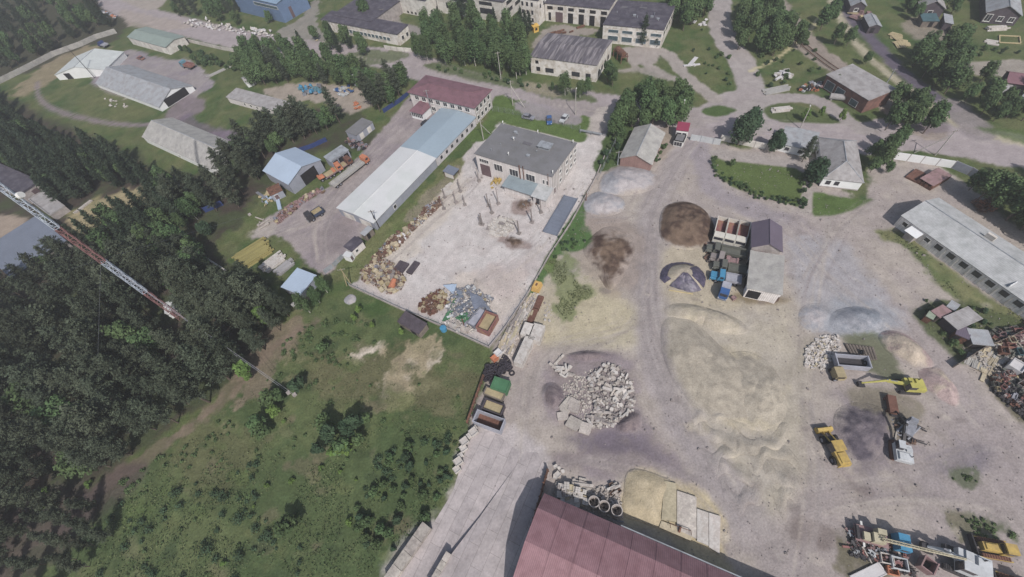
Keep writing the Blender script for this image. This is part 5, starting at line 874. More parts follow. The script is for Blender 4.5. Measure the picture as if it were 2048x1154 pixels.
heap('sand_heap', 'clean yellow sand heap against the back wall of the red hall', 'sand heap', [(1246, 985), (1252, 945), (1275, 936), (1320, 950), (1345, 965), (1330, 1010), (1320, 1055), (1280, 1045), (1243, 1030)], .9, 'yellow_sand', .2, .7, flat=.8, soft=.1)
heap('grit_heap', 'dark grey grit heap on the left rim of the rubble circle', 'grit heap', [(1082, 790), (1088, 768), (1110, 765), (1128, 785), (1125, 815), (1110, 828), (1092, 815)], 1.3, 'black_grit', .4, .9, soft=.3)
heap('grit_heap', 'dark brown grit heap at the lower right of the rubble circle', 'grit heap', [(1232, 850), (1250, 828), (1270, 818), (1285, 830), (1280, 858), (1255, 870), (1235, 866)], 1.4, 'black_grit', .5, .9, soft=.25)
heap('grit_heap', 'low dark bank of grit curving over the top of the rubble circle', 'grit heap', [(1125, 712), (1160, 702), (1200, 702), (1225, 712), (1200, 722), (1150, 722)], .8, 'black_grit', .4, .9, soft=.3)
heap('soil_heap', 'small dark soil heap by the courtyard posts', 'soil heap', [(1030, 408), (1042, 398), (1062, 402), (1058, 418), (1036, 422)], .4, 'brown_soil', .2, .9, soft=.45)
heap('soil_heap', 'little brown soil patch at the bottom of the courtyard rubble', 'soil heap', [(1008, 482), (1022, 470), (1045, 478), (1052, 492), (1020, 496)], .3, 'brown_soil', .2, .9, soft=.5)
heap('gravel_heap', 'small pale spot of cement outside the corner of the concrete yard', 'gravel heap', [(688, 598), (700, 588), (712, 592), (712, 604), (700, 610), (690, 606)], .35, 'grey_gravel', .1, .7)
heap('soil_heap', 'brown weedy soil bank at the open end of the long grey shed', 'soil heap', [(1512, 592), (1530, 586), (1560, 594), (1552, 606), (1525, 604)], .8, 'brown_soil', .3, .8)
# tarpaulin covered heap
tp = heap('covered_heap', 'sand heap half covered by torn purple black tarpaulin with pale timber at its foot', 'covered heap', [(1322, 560), (1330, 535), (1358, 526), (1385, 530), (1408, 550), (1404, 578), (1380, 584), (1345, 574)], 2.2, 'sand', .15, .8, flat=.3)
mat('tarpaulin', (66, 62, 84), .5, 2, .2, .8, .2, spec=.6, c2=(92, 84, 104))
def tarp(t0, t1, f0, f1):
    n, k = 9, 10; b = MB(); vs = []; c_ = tp.location; P = smoothp(W2([(1322, 560), (1330, 535), (1358, 526), (1385, 530), (1408, 550), (1404, 578), (1380, 584), (1345, 574)]), True)
    for i in range(n+1):
        th = math.radians(t0+(t1-t0)*i/n)
        best = min(P, key=lambda q: abs((math.atan2(q[1]-c_.y, q[0]-c_.x)-th+math.pi) % (2*math.pi)-math.pi)); R = math.hypot(best[0]-c_.x, best[1]-c_.y)
        for j in range(k+1):
            f = f0+(f1-f0)*j/k+random.uniform(-.02, .02)*(j in (0, k)); z = 2.2*max(0, min(1, (1-f)*1.3))**.8+.16+random.uniform(-.04, .07); vs.append((math.cos(th)*R*f, math.sin(th)*R*f, max(.05, z)))
    fs = [(i*(k+1)+j, (i+1)*(k+1)+j, (i+1)*(k+1)+j+1, i*(k+1)+j+1) for i in range(n) for j in range(k)]
    vs2 = [(v[0], v[1], v[2]-.04) for v in vs]; m = len(vs); b.add(vs+vs2, fs+[tuple(m+q for q in f[::-1]) for f in fs]); obj('tarpaulin', b, M('tarpaulin'), tp)
tarp(205, 300, .1, 1.02); tarp(-50, 30, .35, 1.03); tarp(35, 190, .72, 1.03)
b = MB(); p, q = g(1338, 580, .15)-tp.location, g(1386, 588, .15)-tp.location; b.tube(p, q, .12, n=5); obj('timber', b, mat('pale_timber', (190, 172, 122), .8), tp)
# ------------------------------------------------------------------ stock, rubble and scrap: prototypes
mat('concrete', (178, 170, 162), .9, 3, .14, .6, .18, c2=(158, 150, 144), rnd=.18); mat('dark_concrete', (140, 132, 130), .9, 3, .12, .6, .15, rnd=.1); mat('white_block', (194, 189, 184), .85, 3, .1, .6, .12, c2=(176, 168, 162), rnd=.1)
mat('tire_rubber', (58, 54, 62), .9, 3, .15, 1, .15, rnd=.15); mat('rusty_scrap', (122, 96, 82), .9, 4, .25, 1, .25, c2=(96, 78, 72), rnd=.2); mat('cream_box', (178, 166, 140), .85, 3, .12, 1, .15, rnd=.12); mat('grey_scrap', (128, 130, 140), .7, 3, .15, 1, .2, rnd=.2)
mat('blue_tarp', (112, 120, 136), .6, 2, .15, .6, .2, rnd=.15); mat('bag_white', (196, 194, 196), .8, 3, .06, 1, .08, rnd=.06); mat('orange_paint', (190, 118, 84), .6, 3, .1, .6, .15); mat('yellow_machine', (186, 158, 78), .55, 3, .08, .6, .14, c2=(168, 142, 80)); mat('lime_yellow', (180, 174, 84), .55, 3, .08, .6, .12)
mat('cyan_paint', (58, 136, 176), .5, 3, .06, .6, .1); mat('blue_paint', (48, 92, 150), .55, 3, .08, .6, .12); mat('olive_paint', (98, 100, 94), .7, 3, .1, .6, .15); mat('bed_grey', (158, 160, 172), .65, 3, .08, .6, .12); mat('rubber', (44, 42, 46), .9, 3, .1, 1, .1)
mat('maroon_bed', (138, 92, 92), .75, 3, .1, .5, .18, c2=(148, 112, 90)); mat('white_cab', (202, 198, 188), .5, 3, .05, .6, .06); mat('tan_load', (164, 150, 116), .95, 3, .1, .6, .15); mat('green_sheet', (72, 118, 84), .6, 3, .08, .5, .12); mat('deep_blue', (46, 64, 116), .6, 3, .1, .5, .1); mat('machine_white', (186, 190, 194), .5, 3, .08, .6, .12)
mat('brown_paint', (112, 78, 66), .8, 3, .15, .6, .2); mat('cream_crane', (180, 172, 146), .6, 3, .08, .6, .12)
PROTO = {}
def pm(k): return PROTO[k]
def proto(key, name, mb, m, cat): me = mb.mesh(name, M(m)); PROTO[key] = (name, me, cat)
b = MB(); b.box((0, 0, .3), (2.4, .6, .6), taper=.94); b.tube((-.7, 0, .6), (-.7, 0, .72), .05); b.tube((.7, 0, .6), (.7, 0, .72), .05); b.box((0, 0, .3), (2.5, .2, .25)); proto('block', 'concrete_block', b, 'concrete', 'concrete block')
b = MB()
for i in range(5): b.bb(-3, 3, -.6+i*.24, -.6+i*.24+.08, 0, .22)
b.bb(-3, 3, -.6, .44, .22, .27); b.bb(-3, 3, -.6, .44, -.05, 0); proto('slab', 'floor_slab', b, 'concrete', 'floor slab')
b = MB(); r = random.Random(3); pts = [(math.cos(t)*r.uniform(.5, 1), math.sin(t)*r.uniform(.4, .8)) for t in [i*1.05 for i in range(6)]]; b.prism(pts, 0, .28); b.tube((.6, .1, .14), (1.05, .2, .2), .02, n=4); proto('chunk', 'broken_slab', b, 'concrete', 'rubble')
b = MB(); r = random.Random(5); b.box((0, 0, .3), (1.2, .8, .5), .2, .25, .7, .2); b.box((.35, .2, .35), (.7, .6, .45), .9, -.3, .8); proto('rock', 'rubble_piece', b, 'concrete', 'rubble')
b = MB(); b.box((0, 0, .12), (3.4, .28, .24)); b.box((1.5, 0, .2), (.3, .5, .4)); proto('beam', 'concrete_beam', b, 'concrete', 'concrete beam')
b = MB()
n = 14
vs = []
for i in range(n):
    t = 2*math.pi*i/n
    for j in range(6):
        u_ = 2*math.pi*j/6; rr = .42+.15*math.cos(u_); vs.append((math.cos(t)*rr, math.sin(t)*rr, .15+.15*math.sin(u_)))
b.add(vs, [(i*6+j, ((i+1) % n)*6+j, ((i+1) % n)*6+(j+1) % 6, i*6+(j+1) % 6) for i in range(n) for j in range(6)]); proto('tire', 'tyre', b, 'tire_rubber', 'tyre')
b = MB(); b.blob((0, 0, .45), (.55, .5, .5), .1, 9, 5); b.tube((0, 0, .85), (.1, 0, 1.1), .12, .2, 6); proto('bag', 'bulk_bag', b, 'bag_white', 'bulk bag')
def crate(w, d, h, t=.08):
    b = MB(); b.bb(-w/2, w/2, -d/2, d/2, .08, .14)
    for q in ((-w/2, w/2, -d/2, -d/2+t), (-w/2, w/2, d/2-t, d/2), (-w/2, -w/2+t, -d/2+t, d/2-t), (w/2-t, w/2, -d/2+t, d/2-t)): b.bb(*q, .14, h)
    for x in (-w/2+.1, w/2-.2): b.bb(x, x+.1, -d/2+.01, d/2-.01, 0, .08)
    b.bb(-w/2-.03, w/2+.03, -d/2-.03, -d/2, h-.15, h-.05); b.bb(-w/2-.03, w/2+.03, d/2, d/2+.03, h-.15, h-.05); return b
proto('crate', 'scrap_bin', crate(1.5, 1.2, 1.0), 'rusty_scrap', 'scrap bin'); proto('cbox', 'wooden_box', crate(1.6, 1.4, 1.2).bb(-.75, .75, -.65, .65, .9, 1.0), 'cream_box', 'box'); 
b = MB(); r = random.Random(8)
for i in range(12): b.box((r.uniform(-.8, .8), r.uniform(-.6, .6), r.uniform(.1, .7)), (r.uniform(.3, 1.5), r.uniform(.08, .5), r.uniform(.06, .4)), r.uniform(0, 3), r.uniform(-.5, .5))
proto('scrap', 'scrap_bundle', b, 'rusty_scrap', 'scrap'); proto('gscrap', 'sheet_metal_scrap', b, 'grey_scrap', 'scrap')
b = MB(); b.tube((0, 0, 0), (0, 0, .9), .3, n=12)
for z in (.28, .6): b.tube((0, 0, z), (0, 0, z+.04), .32, n=12)
proto('drum', 'steel_drum', b, 'rusty_scrap', 'drum')
b = MB()
for i in range(7): b.box((0, -.9+i*.3, .18+.06*(i % 2)), (3.2, .26, .05), r.uniform(-.05, .05), r.uniform(-.02, .02))
b.bb(-1.2, -1.0, -1, 1, 0, .12); b.bb(1.0, 1.2, -1, 1, 0, .12); proto('boards', 'board_pile', b, 'white_block', 'boards')
b = MB(); b.bb(-.6, .6, -.4, .4, .1, .2)
for i in range(4): b.bb(-.6+i*.34, -.6+i*.34+.16, -.5, .5, .2, .24)
b.bb(-.6, .6, -.5, -.4, 0, .1); b.bb(-.6, .6, .4, .5, 0, .1); r = random.Random(9)
for i in range(3):
    for j in range(2):
        for k in range(3): b.box((-.4+i*.4, -.25+j*.5, .36+k*.24), (.37, .46, .22), r.uniform(-.04, .04))
proto('pallet', 'brick_pallet', b, 'white_block', 'pallet')
def put(key, p, rz=0, sc=1.0, label=None, group=None, z=0, tilt=0, m=None, name=None):
    nm, me, cat = PROTO[key]
    if m: 
        k2 = key+m
        if k2 not in PROTO: me2 = me.copy(); me2.materials.clear(); me2.materials.append(M(m)); PROTO[k2] = (nm, me2, cat)
        me = PROTO[k2][1]
    o = bpy.data.objects.new(name or nm, me); C.objects.link(o); q = g(p[0], p[1], 0) if len(p) == 2 else Vector(p); o.location = (q.x, q.y, z); o.rotation_euler = (tilt*random.uniform(-1, 1), tilt*random.uniform(-1, 1), rz)
    o.scale = sc if not isinstance(sc, (int, float)) else (sc, sc, sc); return tag(o, label, cat, group)
def strew(keys, poly, n, sc, label, group, z=(0, .2), tilt=.3, ms=(None,), seed=0, ang=None, labels=None):
    if 'scrap' in keys or 'gscrap' in keys or 'crate' in keys: n = int(n*1.7)
    P = W2(poly); xs = [p[0] for p in P]; ys = [p[1] for p in P]; rs = random.Random(seed*13+n); k = 0; pts = []
    for _ in range(n*80):
        if k >= n: break
        x, y = rs.uniform(min(xs), max(xs)), rs.uniform(min(ys), max(ys))
        if not inpoly(x, y, P): continue
        if any((x-a)**2+(y-b_)**2 < .22 for a, b_ in pts): continue
        pts.append((x, y)); kk = rs.choice(keys); s = rs.uniform(*sc)*(.66 if kk in ('scrap', 'gscrap', 'crate', 'cbox', 'drum') else .9); put(kk, (x, y, 0), rs.uniform(0, 6.28) if ang is None else ang+rs.uniform(-.12, .12), (s, s*rs.uniform(.8, 1.2), s*rs.uniform(.8, 1.2)), (labels or {}).get(kk, label), group if not labels else group+(', '+kk if kk in labels else ''), rs.uniform(*z), tilt, rs.choice(ms)); k += 1
def rubble_mass(name, label, poly, n, size, m, seed=1, zr=.3):
    P = W2(poly); xs = [p[0] for p in P]; ys = [p[1] for p in P]; rs = random.Random(seed); b = MB(); k = 0
    while k < n:
        x, y = rs.uniform(min(xs), max(xs)), rs.uniform(min(ys), max(ys))
        if not inpoly(x, y, P): continue
        s = rs.uniform(*size); b.box((x, y, rs.uniform(0, zr)), (s*rs.uniform(.8, 1.8), s*rs.uniform(.5, 1), s*rs.uniform(.3, .8)), rs.uniform(0, 3), rs.uniform(-.4, .4), rs.uniform(.6, 1)); k += 1
    tag(obj(name, b, M(m)), label, 'rubble', kind='stuff')
# ring of rubble
RB = [(1190, 740), (1215, 728), (1245, 735), (1262, 760), (1272, 800), (1262, 830), (1225, 852), (1180, 860), (1170, 845), (1195, 820), (1182, 790), (1175, 760)]
rubble_mass('concrete_rubble', 'small broken concrete between the larger slabs of the rubble circle', RB, 700, (.25, .6), 'dark_concrete', 2, .3)
strew(['chunk', 'chunk', 'rock', 'chunk', 'chunk', 'block'], RB, 135, (.5, 1.05), 'piece of broken concrete in the round rubble heap', 'rubble circle', (.05, .45), .35, (None, 'white_block'), 3)
strew(['beam', 'slab'], [(1190, 815), (1240, 825), (1225, 850), (1175, 845)], 12, (.5, .75), 'concrete beam lying across the lower rubble circle', 'beams in the rubble circle', (.2, .7), .2, (None, 'dark_concrete'), 4, 2.8)
strew(['block', 'slab'], [(1108, 722), (1128, 714), (1142, 735), (1138, 760), (1118, 762), (1108, 740)], 16, (.45, .75), 'white concrete block in the small stack left of the rubble circle', 'small stack left of the rubble circle', (0, .7), .15, ('white_block', None), 5)
for i, (x0, y0, x1, y1, w_) in enumerate(((1146, 800, 1124, 825, 2.3), (1124, 825, 1127, 842, 2.2), (1138, 802, 1155, 812, 1.8), (1150, 808, 1145, 826, 2.2), (1135, 842, 1160, 855, 2.4), (1160, 855, 1182, 862, 2.2))):
    a_, c_ = g(x0, y0), g(x1, y1); d = c_-a_; b = MB(); L2 = d.length/2; b.prism([(-L2, -w_/2), (L2*.8, -w_/2), (L2, -w_*.2), (L2, w_/2), (-L2*.85, w_/2), (-L2, w_*.2)], 0, .5)
    for q in (-.5, .5): b.tube((L2*q, 0, .5), (L2*q, 0, .62), .06)
    solo('concrete_slab', b, M('concrete'), 'large flat slab laid end to end along the lower left of the rubble circle', 'concrete slab', (a_+c_)/2+Vector((0, 0, .05*i)), math.atan2(d.y, d.x), 'slabs edging the rubble circle')
strew(['chunk', 'rock'], [(1120, 770), (1160, 760), (1185, 740), (1190, 820), (1160, 845), (1130, 800)], 80, (.25, .65), 'small stone on the grey grit inside the rubble circle', 'small stones inside the rubble circle', (0, .05), .3, (None,), 51)
rubble_mass('concrete_rubble', 'crumbs of concrete over the grey grit inside the rubble circle', [(1125, 770), (1160, 745), (1190, 735), (1190, 825), (1165, 850), (1135, 800)], 220, (.12, .4), 'concrete', 44, .05)
# right rubble
R2 = [(1610, 700), (1640, 672), (1675, 672), (1680, 695), (1660, 720), (1650, 740), (1610, 735)]
rubble_mass('brick_rubble', 'pale stones and broken bricks behind the grey dump body', R2, 330, (.25, .6), 'white_block', 6, .3)
strew(['rock', 'chunk'], R2, 70, (.3, .7), 'pale stone in the rubble behind the grey dump body', 'stones behind the dump body', (0, .3), .4, ('white_block', None, 'cream_box'), 7)
for i in range(9):
    p, q = g(1692+i*6.5, 688+i*.8, .3), g(1712+i*5, 724-i*.6, .35); b = MB(); b.tube(Vector((0, 0, 0)), q-p, .28, .24, 9); solo('log', b, M('old_wood'), 'dark grey log in the stack behind the dump body', 'log', p, 0, 'log stack behind the dump body')
# courtyard
strew(['boards', 'beam', 'chunk'], [(975, 455), (1000, 432), (1028, 440), (1030, 460), (1000, 475), (985, 470)], 34, (.45, .8), 'pale beam or board in the courtyard debris pile', 'courtyard debris pile', (0, .6), .15, ('white_block', None, 'dark_concrete'), 8, 2.6)
strew(['scrap', 'drum'], [(1040, 405), (1075, 398), (1075, 412), (1045, 420)], 8, (.5, .9), 'rusty scrap by the courtyard canopy', 'scrap by the courtyard canopy', (0, .2), .2, (None, 'grey_scrap'), 9)
strew(['scrap', 'gscrap', 'cbox'], [(975, 368), (1000, 352), (1012, 358), (1000, 375), (980, 378)], 8, (.6, 1), 'yellow and grey scrap leaning at the office wall', 'scrap at the office wall', (0, .6), .2, ('yellow_machine', None), 10)
for i, (x, y, h_) in enumerate(((958, 362, 4.8), (921, 383, 4.5), (930, 410, 3.6), (890, 395, 3.5), (888, 418, 4), (912, 405, 4), (977, 412, 4.6), (984, 426, 5), (965, 450, 4.5), (997, 408, 6), (1064, 445, 5), (1082, 425, 4.6), (1038, 467, 4.8), (961, 448, 3))):
    b = MB(); b.box((0, 0, h_/2), (.34, .34, h_), 0, 0, .7); b.box((0, 0, .18), (1.0, 1.0, .36), .3); b.box((0, 0, h_), (.5, .2, .2)); solo('concrete_post', b, M('dark_concrete'), 'free standing concrete column in the office courtyard', 'concrete post', g(x, y), i*.7, 'columns in the office courtyard')
# pit cover, lane and stock around the office
a_, c_ = g(1142, 395), g(1100, 468); d = c_-a_; b = MB(); L2 = d.length/2; b.bb(-L2, L2, -1.9, 1.9, 0, .25)
for i in range(12): b.bb(-L2+.2+i*L2/6.2, -L2+.32+i*L2/6.2, -1.8, 1.8, .25, .31)
b.bb(-L2, L2, -2.05, -1.92, 0, .5); b.bb(-L2, L2, 1.92, 2.05, 0, .5); solo('weighbridge', b, M('grey_blue_roof'), 'long dark grey ribbed weighbridge plate beside the courtyard lane', 'weighbridge', (a_+c_)/2, math.atan2(d.y, d.x))
t = thing('shed', 'small shelter with grey tin roof by the fence left of the office', 'shelter', g(905, 352), .9); b = MB(); b.slab((-1.6, -2, 2.2), (1.6, -2, 2.2), (1.6, 2, 2.5), (-1.6, 2, 2.5), .1); obj('roof', b, M('grey_blue_roof'), t); b = MB()
for x in (-1.3, 1.3):
    for y in (-1.7, 1.7): b.tube((x, y, 0), (x, y, 2.2), .08)
obj('post', b, M('rust'), t); b = MB(); b.bb(-1.3, -1.2, -1.6, 1.6, .3, 2); obj('panel', b, M('white_panel'), t)
strew(['boards'], [(885, 372), (905, 364), (900, 388), (882, 386)], 4, (.8, 1.1), 'stack of pale slats at the fence left of the office', 'slat stacks left of the office', (0, .2), .05, (None,), 11)
SC_ = [(745, 518), (770, 490), (790, 470), (815, 460), (850, 420), (880, 395), (888, 405), (868, 425), (850, 440), (832, 458), (812, 480), (792, 500), (770, 515)]
strew(['scrap', 'crate', 'cbox', 'drum'], SC_, 80, (.75, 1.25), 'rusty scrap bundle in the row along the courtyard edge', 'scrap row along the courtyard edge', (0, .4), .25, (None, 'cream_box', 'rusty_scrap', 'grey_scrap', 'rusty_scrap', 'brown_paint'), 12, labels={'crate': 'rusty open bin in the row along the courtyard edge', 'cbox': 'boxy crate in the row along the courtyard edge', 'drum': 'drum in the row along the courtyard edge'})
strew(['bag'], [(788, 478), (808, 470), (818, 478), (800, 488)], 6, (.8, 1.1), 'white bulk bag in the row along the courtyard edge', 'white bags along the courtyard edge', (0, .1), .1, (None,), 13)
SL = [(722, 545), (745, 522), (775, 520), (800, 545), (812, 560), (805, 578), (780, 590), (745, 570), (725, 560)]
strew(['cbox', 'crate', 'scrap', 'drum', 'gscrap'], SL, 85, (.7, 1.15), 'scrap bundle in the cluttered west corner of the concrete yard', 'clutter in the west corner', (0, .5), .25, (None, 'cream_box', 'rusty_scrap', 'cream_box', 'tan_load', 'dark_concrete'), 14, labels={'crate': 'open bin in the cluttered west corner of the yard', 'cbox': 'cream box in the cluttered west corner of the yard', 'drum': 'drum in the cluttered west corner of the yard'})
b = MB(); b.tube((-1.2, 0, .9), (1.2, 0, .9), .8, n=14); b.bb(-1, 1, -.6, .6, 0, .3); solo('tank', b, M('orange_paint'), 'orange tank lying in the cluttered west corner of the yard', 'tank', g(788, 572), 1.2)
for (x, y, L2, w_, rz_) in ((803, 535, 1.6, 1.5, .95), (827, 537, 2.0, .8, .95)):
    b = MB(); b.bb(-L2, L2, -w_, w_, 0, .5)
    for i in range(7): b.bb(-L2, L2, -w_+i*w_/3.5+.05, -w_+i*w_/3.5+.3, .5, .6)
    solo('steel_stack', b, M('dark_boards'), 'dark ribbed stack of sheets %s of the west corner clutter' % ('right' if x < 810 else 'beyond, farther right'), 'sheet stack', g(x, y), rz_)
strew(['crate', 'cbox', 'scrap'], [(838, 620), (850, 595), (875, 580), (895, 592), (888, 618), (862, 632)], 22, (.7, 1.15), 'rusty brown bin or box in the south clutter of the concrete yard', 'brown bins in the south clutter', (0, .4), .15, (None, 'tan_load', 'brown_paint'), 15)
strew(['gscrap', 'slab', 'scrap', 'bag'], [(892, 620), (905, 580), (945, 572), (985, 600), (975, 630), (945, 645), (915, 640)], 46, (.55, 1.0), 'blue grey sheet scrap in the big heap at the south end of the concrete yard', 'blue grey scrap heap', (0, .8), .3, ('blue_tarp', 'grey_scrap', 'blue_tarp', 'machine_white', None, 'tan_load'), 16)
for (pts, m_, lb_, z_) in (([(888, 575), (915, 572), (908, 592)], 'pale_blue_roof', 'pale blue sheet folded at the left tip of the blue grey scrap heap', .9), ([(912, 640), (935, 628), (945, 640), (930, 650)], 'green_sheet', 'dark green tarpaulin at the foot of the blue grey scrap heap', .9), ([(885, 645), (905, 610), (915, 590), (920, 596), (900, 640)], 'green_sheet', 'long green strip of tarpaulin along the left of the blue grey scrap heap', .5), ([(940, 590), (965, 600), (975, 618), (950, 625)], 'blue_tarp', 'crumpled grey blue tarpaulin on the right of the scrap heap', 1.3)):
    P = W2(pts); cx, cy = P[0]; b = MB(); b.prism([(p[0]-cx, p[1]-cy) for p in P], z_-.1, z_); b.prism([((p[0]-cx)*.8, (p[1]-cy)*.8) for p in P], z_, z_+.15); solo('tarpaulin', b, M(m_), lb_, 'tarpaulin', (cx, cy, 0))
b = MB(); b.tube((0, 0, 0), (0, 0, 1.1), .75, n=18); b.tube((0, 0, 1.1), (0, 0, 1.16), .78, .2, n=18); solo('tank', b, M('cyan_paint'), 'bright blue plastic tank just outside the south fence', 'tank', g(888, 660))
def openbox(label, name, a, b_, c, h, mw, mf=None, cat='container', fill=None, z=0, t=.15, wallm=None):
    O, ang, L0, W0, fl = frame3(a, b_, c, h+z); T = thing(name, label, cat, (O.x, O.y, z), ang); b = MB(); b.bb(0, L0, 0, t, 0, h); b.bb(0, L0, W0-t, W0, 0, h); b.bb(0, t, t, W0-t, 0, h); b.bb(L0-t, L0, t, W0-t, 0, h)
    for i in range(int(L0/1.0)): x = .4+i*1.0; b.bb(x, x+.1, -.07, 0, .1, h-.05); b.bb(x, x+.1, W0, W0+.07, .1, h-.05)
    b.bb(-.04, L0+.04, -.08, .1, h, h+.1); b.bb(-.04, L0+.04, W0-.1, W0+.08, h, h+.1); obj('side_wall', b, M(mw), T); b = MB(); b.bb(t, L0-t, t, W0-t, .1, .2); obj('floor', b, M(mf or mw), T)
    if fill: b = MB(); b.prism([(t, t), (L0-t, t), (L0-t, W0-t), (t, W0-t)], .2, fill[0]); obj('load', b, M(fill[1]), T)
    return T
openbox('open container frame with cream floor at the south east corner of the yard', 'open_container', (976, 664), (996, 630), (951, 655), 2.2, 'maroon_bed', 'tan_load', fill=(1.2, 'tan_load'))
openbox('low pale grey container left of the cream floored one', 'open_container', (948, 654), (974, 622), (936, 642), 1.4, 'grey_scrap', 'blue_tarp', fill=(1.2, 'bed_grey'))
strew(['pallet'], [(905, 650), (935, 645), (945, 668), (920, 668)], 9, (.8, 1.1), 'pallet of pale bricks at the south fence of the concrete yard', 'brick pallets at the south fence', (0, 0), 0, (None, 'concrete'), 17)
strew(['boards'], [(1048, 700), (1055, 690), (1060, 700)], 1, (.6, .8), 'small stack of boards', 'boards', (0, 0), 0, (None,), 18)
rubble_mass('scrap_fragments', 'small rusty and dark scrap between the bundles of the west corner', SL, 650, (0.12, 0.5), 'rusty_scrap', 31, 0.6)
rubble_mass('scrap_fragments', 'small pale scrap between the bundles of the west corner', SL, 450, (0.12, 0.5), 'concrete', 32, 0.7)
rubble_mass('scrap_fragments', 'small rusty scrap in the row along the courtyard edge', SC_, 650, (0.12, 0.5), 'rusty_scrap', 33, 0.6)
rubble_mass('scrap_fragments', 'small pale scrap in the row along the courtyard edge', SC_, 450, (0.12, 0.45), 'white_block', 34, 0.6)
rubble_mass('scrap_fragments', 'small blue grey sheet scrap in the south heap of the yard', [(892, 620), (905, 580), (945, 572), (985, 600), (975, 630), (945, 645), (915, 640)], 500, (0.15, 0.6), 'grey_scrap', 35, 1)
rubble_mass('scrap_fragments', 'small pale scrap in the south heap of the yard', [(892, 650), (905, 590), (945, 572), (985, 600), (975, 650), (945, 668), (915, 655)], 450, (0.15, 0.5), 'white_block', 36, 1)
rubble_mass('scrap_fragments', 'small brown scrap in the south clutter of the yard', [(838, 620), (850, 595), (875, 580), (895, 592), (888, 618), (862, 632)], 300, (0.15, 0.5), 'brown_paint', 37, 0.6)
rubble_mass('scrap_fragments', 'small dark scrap filling the rubbish yard at the right edge', [(1975, 780), (1985, 740), (2060, 690), (2060, 850), (2020, 815)], 700, (0.15, 0.6), 'dark_steel', 38, 0.6)
rubble_mass('scrap_fragments', 'small pale fragments filling the rubbish yard at the right edge', [(1930, 712), (1960, 690), (2060, 650), (2060, 800), (2000, 760)], 600, (0.15, 0.6), 'concrete', 39, 0.5)
rubble_mass('scrap_fragments', 'small dark scrap on the weedy bank at the lower right', [(1700, 1060), (1790, 1090), (1830, 1154), (1700, 1110)], 450, (0.12, 0.5), 'dark_steel', 40, 0.5)
rubble_mass('scrap_fragments', 'small scrap along the front of the pale blue hangar', [(548, 440), (580, 410), (622, 385), (650, 380), (610, 405), (555, 450)], 500, (0.15, 0.6), 'pink_tin', 41, 0.5)
rubble_mass('scrap_fragments', 'small blocks and offcuts around the foundation blocks behind the red hall', [(1105, 990), (1112, 965), (1180, 975), (1240, 975), (1245, 1040), (1150, 1015)], 500, (0.15, 0.6), 'concrete', 42, 0.4)
rubble_mass('scrap_fragments', 'small pale rubble and boards of the courtyard debris pile', [(975, 455), (1000, 432), (1028, 440), (1030, 460), (1000, 475), (985, 470)], 450, (0.15, 0.6), 'white_block', 43, 0.5)
# stacks between the yards
STK = [(996, 702), (1012, 668), (1040, 622), (1058, 596), (1072, 600), (1066, 628), (1048, 645), (1038, 668), (1026, 692), (1016, 722), (1000, 722)]
strew(['slab', 'block', 'beam'], STK, 150, (.45, .8), 'pale slab or block in the stock rows outside the yard corner', 'stock rows outside the yard corner', (0, .6), .04, (None, 'white_block', 'dark_concrete', 'cream_box'), 19, 1.0)
for i, (a_, b_, c_) in enumerate((((1027, 723), (1041, 692), (1044, 729)), ((1041, 692), (1052, 668), (1058, 700)), ((1040, 668), (1050, 643), (1058, 676)), ((1056, 676), (1068, 645), (1078, 684)))):
    O, ang, L0, W0, fl = frame3(a_, b_, c_, 2.2); T = thing('block_stack', 'white block stack right of the stock rows, %s' % ('nearest the tyres', 'second from the tyres', 'third from the tyres', 'outermost and largest')[i], 'block stack', (O.x, O.y, 0), ang)
    for z_ in range(3):
        b = MB(); b.bb(0, L0, 0, W0, z_*.73, z_*.73+.68); b.bb(.1, .3, .1, W0-.1, z_*.73+.68, z_*.73+.73); b.bb(L0-.3, L0-.1, .1, W0-.1, z_*.73+.68, z_*.73+.73); obj('block_layer', b, M('white_block'), T)
for i, (x, y) in enumerate(((1077, 608), (1066, 632))):
    b = MB(); b.bb(-2, 2, -.7, .7, 0, .7); 
    for k in range(4): b.bb(-1.9+k*1.0, -1.2+k*1.0, -.65, .65, .7, .78)
    solo('pallet_stack', b, M('brown_paint'), 'brown stack beside the stock rows, %s' % ('far one near the yellow hut roof', 'near one')[i], 'stack', g(x, y), 1.05)
t = thing('cabin', 'ochre yellow cabin roof lying beside the concrete yard wall', 'cabin', g(1074, 576), 1.0); b = MB(); b.box((0, 0, .7), (2.6, 2.0, 1.4), taper=.85); b.box((0, 0, 1.45), (1.9, 1.3, .12)); obj('shell', b, mat('ochre', (204, 164, 88), .6, 3, .06, .6, .1), t); b = MB(); b.bb(-.4, .3, -.2, .2, 1.5, 1.62); obj('hatch', b, M('rust'), t)
strew(['pallet', 'chunk'], [(1085, 640), (1095, 605), (1105, 612), (1100, 645)], 12, (.35, .6), 'small pale stone pile right of the stock rows', 'stone piles right of the stock rows', (0, 0), .1, (None,), 20)
rubble_mass('slab_offcuts', 'pale offcuts and broken slabs between the stock rows', STK, 420, (.3, .95), 'concrete', 12, .35)
TY = [(968, 748), (975, 735), (992, 728), (1005, 715), (1018, 722), (1022, 738), (1005, 748), (985, 760), (972, 765)]
P = W2(TY); xs = [p[0] for p in P]; ys = [p[1] for p in P]; n_ = 0
while n_ < 95:
    x, y = random.uniform(min(xs), max(xs)), random.uniform(min(ys), max(ys))
    if inpoly(x, y, P): put('tire', (x, y, 0), random.uniform(0, 6), random.uniform(.8, 1.15), 'old tyre in the dark pile between the stock rows and the green container', 'tyre pile', random.choice((0, .3, .6, .8)), .35); n_ += 1
